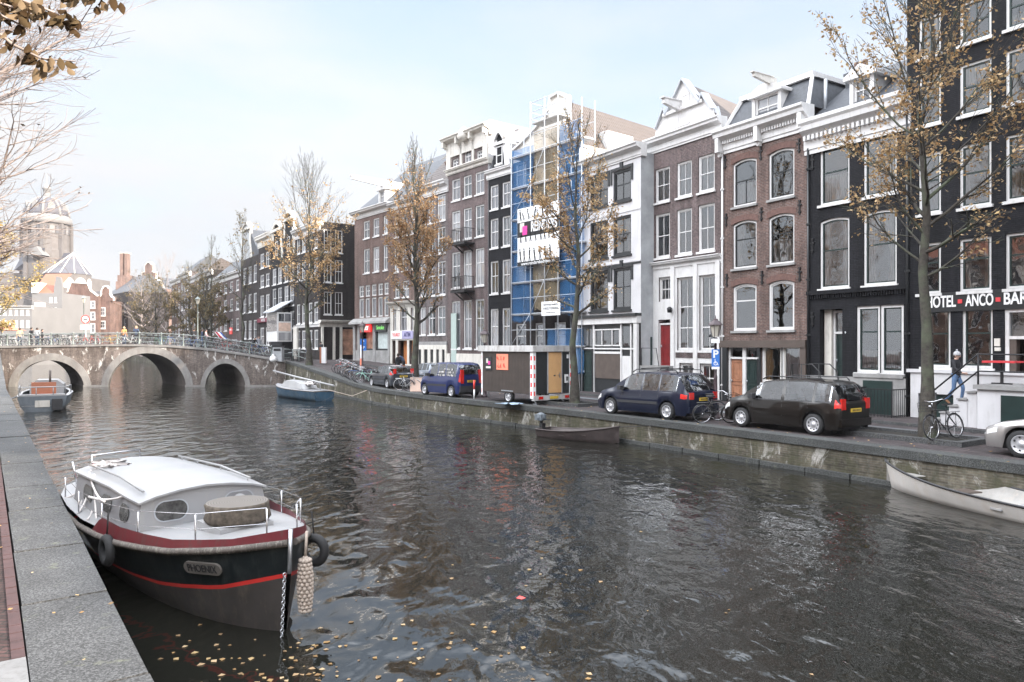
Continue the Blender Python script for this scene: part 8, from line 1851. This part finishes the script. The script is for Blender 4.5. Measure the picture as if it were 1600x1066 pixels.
person('person in a grey jacket beside the bending cyclist', bp_(404, 2.6), -.6, 'cloth_grey', 'jeans', group='people on the bridge')
def sp_(px, Yp): return (U(px)*Yp, Yp, zstreet(Yp)+.005)
person('long haired person in a red scarf walking past the corner shop terrace', sp_(481, 64), -1.0, 'cloth_black', 'jeans', pose='stride', group='people by the shops')
person('person in black leaning at the corner shop window', sp_(501, 68), 1.2, 'cloth_black', 'cloth_black', group='people by the shops')
person('person in a dark hooded coat outside the cash machine shop', sp_(622, 53), 2.6, 'cloth_black', 'cloth_black', group='people by the shops')
person('second dark dressed person in the cash machine shop doorway', sp_(631, 55), 2.9, 'cloth_navy', 'cloth_black', pose='bend', group='people by the shops')

# ---------------------------------------------------------------- flag, bins, parasol, floating leaves
fg = thing('flag', 'Dutch red white and blue flag slung low beside the bridge', 'flag', (U(343)*69, 69, zstreet(69)))
mat('flag_red', (.5, .03, .05), .7); mat('flag_blue', (.03, .09, .35), .7)
fg.scale = (.45, .45, .45); zf = (ZP(526, 69)-zstreet(69))/.45
b = MB(); b.tube([(-1.0, 0, zf+1.0), (.3, 0, zf-.7)], .04, 5); b.tube([(.3, 0, 0), (.3, 0, zf-.6)], .05, 5); b.build('pole', 'sign_white', fg)
for k, mt_ in enumerate(('flag_red', 'sign_white', 'flag_blue')):
    b = MB(); vs = []
    for i in range(7):
        for j in range(2): vs.append((-.9+i*.24+(k+j)*.42, .05*math.sin(i*1.3+k), zf+.9-i*.26-(k+j)*.05+.15*math.sin((k+j)*.8)))
    b.add(vs, [(2*i, 2*i+1, 2*i+3, 2*i+2) for i in range(6)]); b.build('stripe', mt_, fg)
bn_ = thing('waste_bin', 'pale grey litter bin at the bridge foot', 'bin', (U(435)*64, 64, zstreet(64))); b = MB(); b.box(-.4, .4, -.35, .35, 0, 1.25); b.build('body', 'grey_plaster', bn_); b = MB(); b.box(-.45, .45, -.4, .4, 1.25, 1.35).box(-.3, .3, -.37, -.35, .9, 1.1); b.build('lid', 'iron', bn_)
bb2 = thing('rubbish_bag', 'white rubbish bag beside the litter bin', 'bag', (U(427)*63.5, 63.5, zstreet(63.5))); b = MB(); b.lathe([(.2, 0), (.32, .15), (.28, .4), (.08, .6), (.12, .68)], 10); b.build('bag', 'sign_white', bb2)
ks = thing('advert_stand', 'white and red menu stand outside the corner shop', 'stand', (U(505)*62, 62, zstreet(62))); b = MB(); b.box(-.1, .25, -.2, .2, .05, 1.4); b.build('cabinet', 'sign_white', ks); b = MB(); b.box(-.25, -.1, -.2, .2, .05, 1.4); b.build('picture_panel', 'orange_cover', ks)
pa = thing('parasol', 'orange cafe parasol at the far end of the bridge', 'parasol', (U(2)*74, 74, 2.6)); zq = ZP(508, 74)-2.6; b = MB(); b.tube([(0, 0, 0), (0, 0, zq)], .04, 6); b.build('pole', 'sign_white', pa); b = MB(); b.lathe([(2.2, zq-.55), (1.2, zq-.2), (.05, zq+.1)], 8, sm=False); b.build('canopy', 'sign_orange' if 'sign_orange' in M else 'orange_cover', pa)
def tbl(px, Y, lab):
    t = thing('table', lab, 'table', (U(px)*Y, Y, zstreet(Y))); b = MB(); b.lathe([(.35, .72), (.35, .75)], 12); b.build('table_top', 'galvanised', t); b = MB(); b.tube([(0, 0, 0), (0, 0, .72)], .03, 6); b.lathe([(.22, 0), (.2, .03)], 10); b.build('leg', 'iron', t)
    return t
def chair(px, Y, rz, lab):
    t = thing('chair', lab, 'chair', (U(px)*Y, Y, zstreet(Y)), rz, 'terrace chairs'); b = MB(); b.box(-.2, .2, -.2, .2, .44, .47); b.build('seat', 'iron', t); b = MB(); b.bar((-.2, -.18, .47), (-.26, -.18, .88), .025).bar((-.2, .18, .47), (-.26, .18, .88), .025)
    for z in (.6, .7, .8): b.bar((-.24, -.18, z), (-.24, .18, z), .02, .03)
    b.build('backrest', 'iron', t)
    for x in (-.18, .18):
        for y in (-.18, .18): b = MB(); b.bar((x, y, 0), (x, y, .44), .025); b.build('leg', 'iron', t)
tbl(456, 65.5, 'small round terrace table nearest the litter bin'); tbl(474, 66, 'small round terrace table below the black corner house')
for px, Y, rz, lab in ((448, 65.5, 0, 'iron terrace chair beside the litter bin'), (463, 65.2, 3, 'iron terrace chair between the two tables'), (468, 66.3, 0, 'iron terrace chair facing the corner shop'), (488, 65.8, 3, 'iron terrace chair next to the menu stand')): chair(px, Y, rz, lab)
sp2 = thing('fence', 'low dark railing round the basement of the black corner house', 'railing', (U(443)*68.5, 68.5, zstreet(68.5)), math.atan2(-.84, .55)); b = MB(); b.bar((0, 0, 1), (6, 0, 1), .05).bar((0, 0, .1), (6, 0, .1), .04)
for k in range(31): b.bar((k*.2, 0, 0), (k*.2, 0, 1), .025)
b.build('bars', 'iron', sp2)
# rail on the quay corner beside the ramp
rl = thing('fence', 'iron railing with posts at the quay corner where the ramp meets the bridge', 'railing', (0, 0, 0)); b = MB(); pts = [(-19.7, 65.1), (-18.6, 63.2), (-17.3, 61.0)]
for i in range(2):
    for hz_ in (1.0, .5): b.tube([(pts[i][0]+.3, pts[i][1], zstreet(pts[i][1])+hz_), (pts[i+1][0]+.3, pts[i+1][1], zstreet(pts[i+1][1])+hz_)], .03, 5)
for p in pts: b.tube([(p[0]+.3, p[1], zstreet(p[1])), (p[0]+.3, p[1], zstreet(p[1])+1.05)], .05, 6)
b.build('bars', 'rail_green', rl)
b = MB(); rl_ = random.Random(77)
def fleaf(x, y):
    a = rl_.random()*6.28; L = rl_.uniform(.03, .10); d = Vector((math.cos(a), math.sin(a), 0)); s_ = Vector((-d.y, d.x, 0))*L*.4; p = Vector((x, y, WZ+.006)); b.add([p, p+d*L*.5+s_+Vector((0, 0, .006)), p+d*L, p+d*L*.5-s_+Vector((0, 0, .006))], [(0, 1, 2, 3)])
for cx_, cy_, n_, sg_ in ((-2.6, 7.9, 46, .45), (-3.4, 8.7, 26, .5), (-2.4, 9.0, 16, .25), (-1.2, 9.0, 26, .7), (0.2, 8.5, 12, 1.0), (-1.6, 7.4, 22, .4), (-.5, 11, 16, 1.5), (2.0, 11, 10, 2.5), (-2, 8.2, 20, .5)):
    for _ in range(n_): fleaf(rl_.gauss(cx_, sg_), rl_.gauss(cy_, sg_*.8))
o_ = b.build('fallen_leaves', 'leaf_gold'); o_['kind'] = 'stuff'
b = MB()
for _ in range(90):
    s_ = rl_.uniform(5.5, 40); p = Vector(QLp(s_, rl_.uniform(.05, 1.6)**1.0, qlz+.02)); a = rl_.random()*6.28; L = rl_.uniform(.03, .06); d = Vector((math.cos(a), math.sin(a), rl_.uniform(0, .25))); q = Vector((-d.y, d.x, .2))*L*.4; b.add([p, p+d*L*.5+q, p+d*L, p+d*L*.5-q], [(0, 1, 2, 3)])
for _ in range(260):
    f = rl_.uniform(17, 48); p = Vector((qx(f)+rl_.uniform(.1, 5), f, zstreet(f)+.025)); a = rl_.random()*6.28; L = rl_.uniform(.05, .1); d = Vector((math.cos(a), math.sin(a), rl_.uniform(0, .25))); q = Vector((-d.y, d.x, .2))*L*.4; b.add([p, p+d*L*.5+q, p+d*L, p+d*L*.5-q], [(0, 1, 2, 3)])
o_ = b.build('fallen_leaves', 'leaf_gold'); o_['kind'] = 'stuff'
rd_ = MB(); q = (U(813)*10.6, 10.6); rd_.add([(q[0]-.06, q[1], WZ+.012), (q[0]+.02, q[1]-.04, WZ+.008), (q[0]+.08, q[1]+.01, WZ+.014), (q[0]-.01, q[1]+.05, WZ+.03)], [(0, 1, 2, 3)]); o_ = rd_.build('litter', 'sign_red'); o_.scale = (1, 1, 1); tag(o_, 'small red piece of litter floating on the canal', 'litter')
# ---------------------------------------------------------------- the air
m = bpy.data.materials.new('air'); m.use_nodes = True; n = m.node_tree.nodes; l = m.node_tree.links
for q in list(n):
    if q.type != 'OUTPUT_MATERIAL': n.remove(q)
pv = n.new('ShaderNodeVolumePrincipled'); pv.inputs['Color'].default_value = (.55, .535, .55, 1); pv.inputs['Density'].default_value = .0003; pv.inputs['Anisotropy'].default_value = .2
l.new(pv.outputs[0], [q for q in n if q.type == 'OUTPUT_MATERIAL'][0].inputs['Volume']); M['air'] = m
b = MB(); b.box(-420, 330, -80, 420, -2.6, 75); o_ = b.build('haze', 'air'); o_['kind'] = 'stuff'
S.cycles.volume_bounces = 0; S.cycles.volume_step_rate = 4
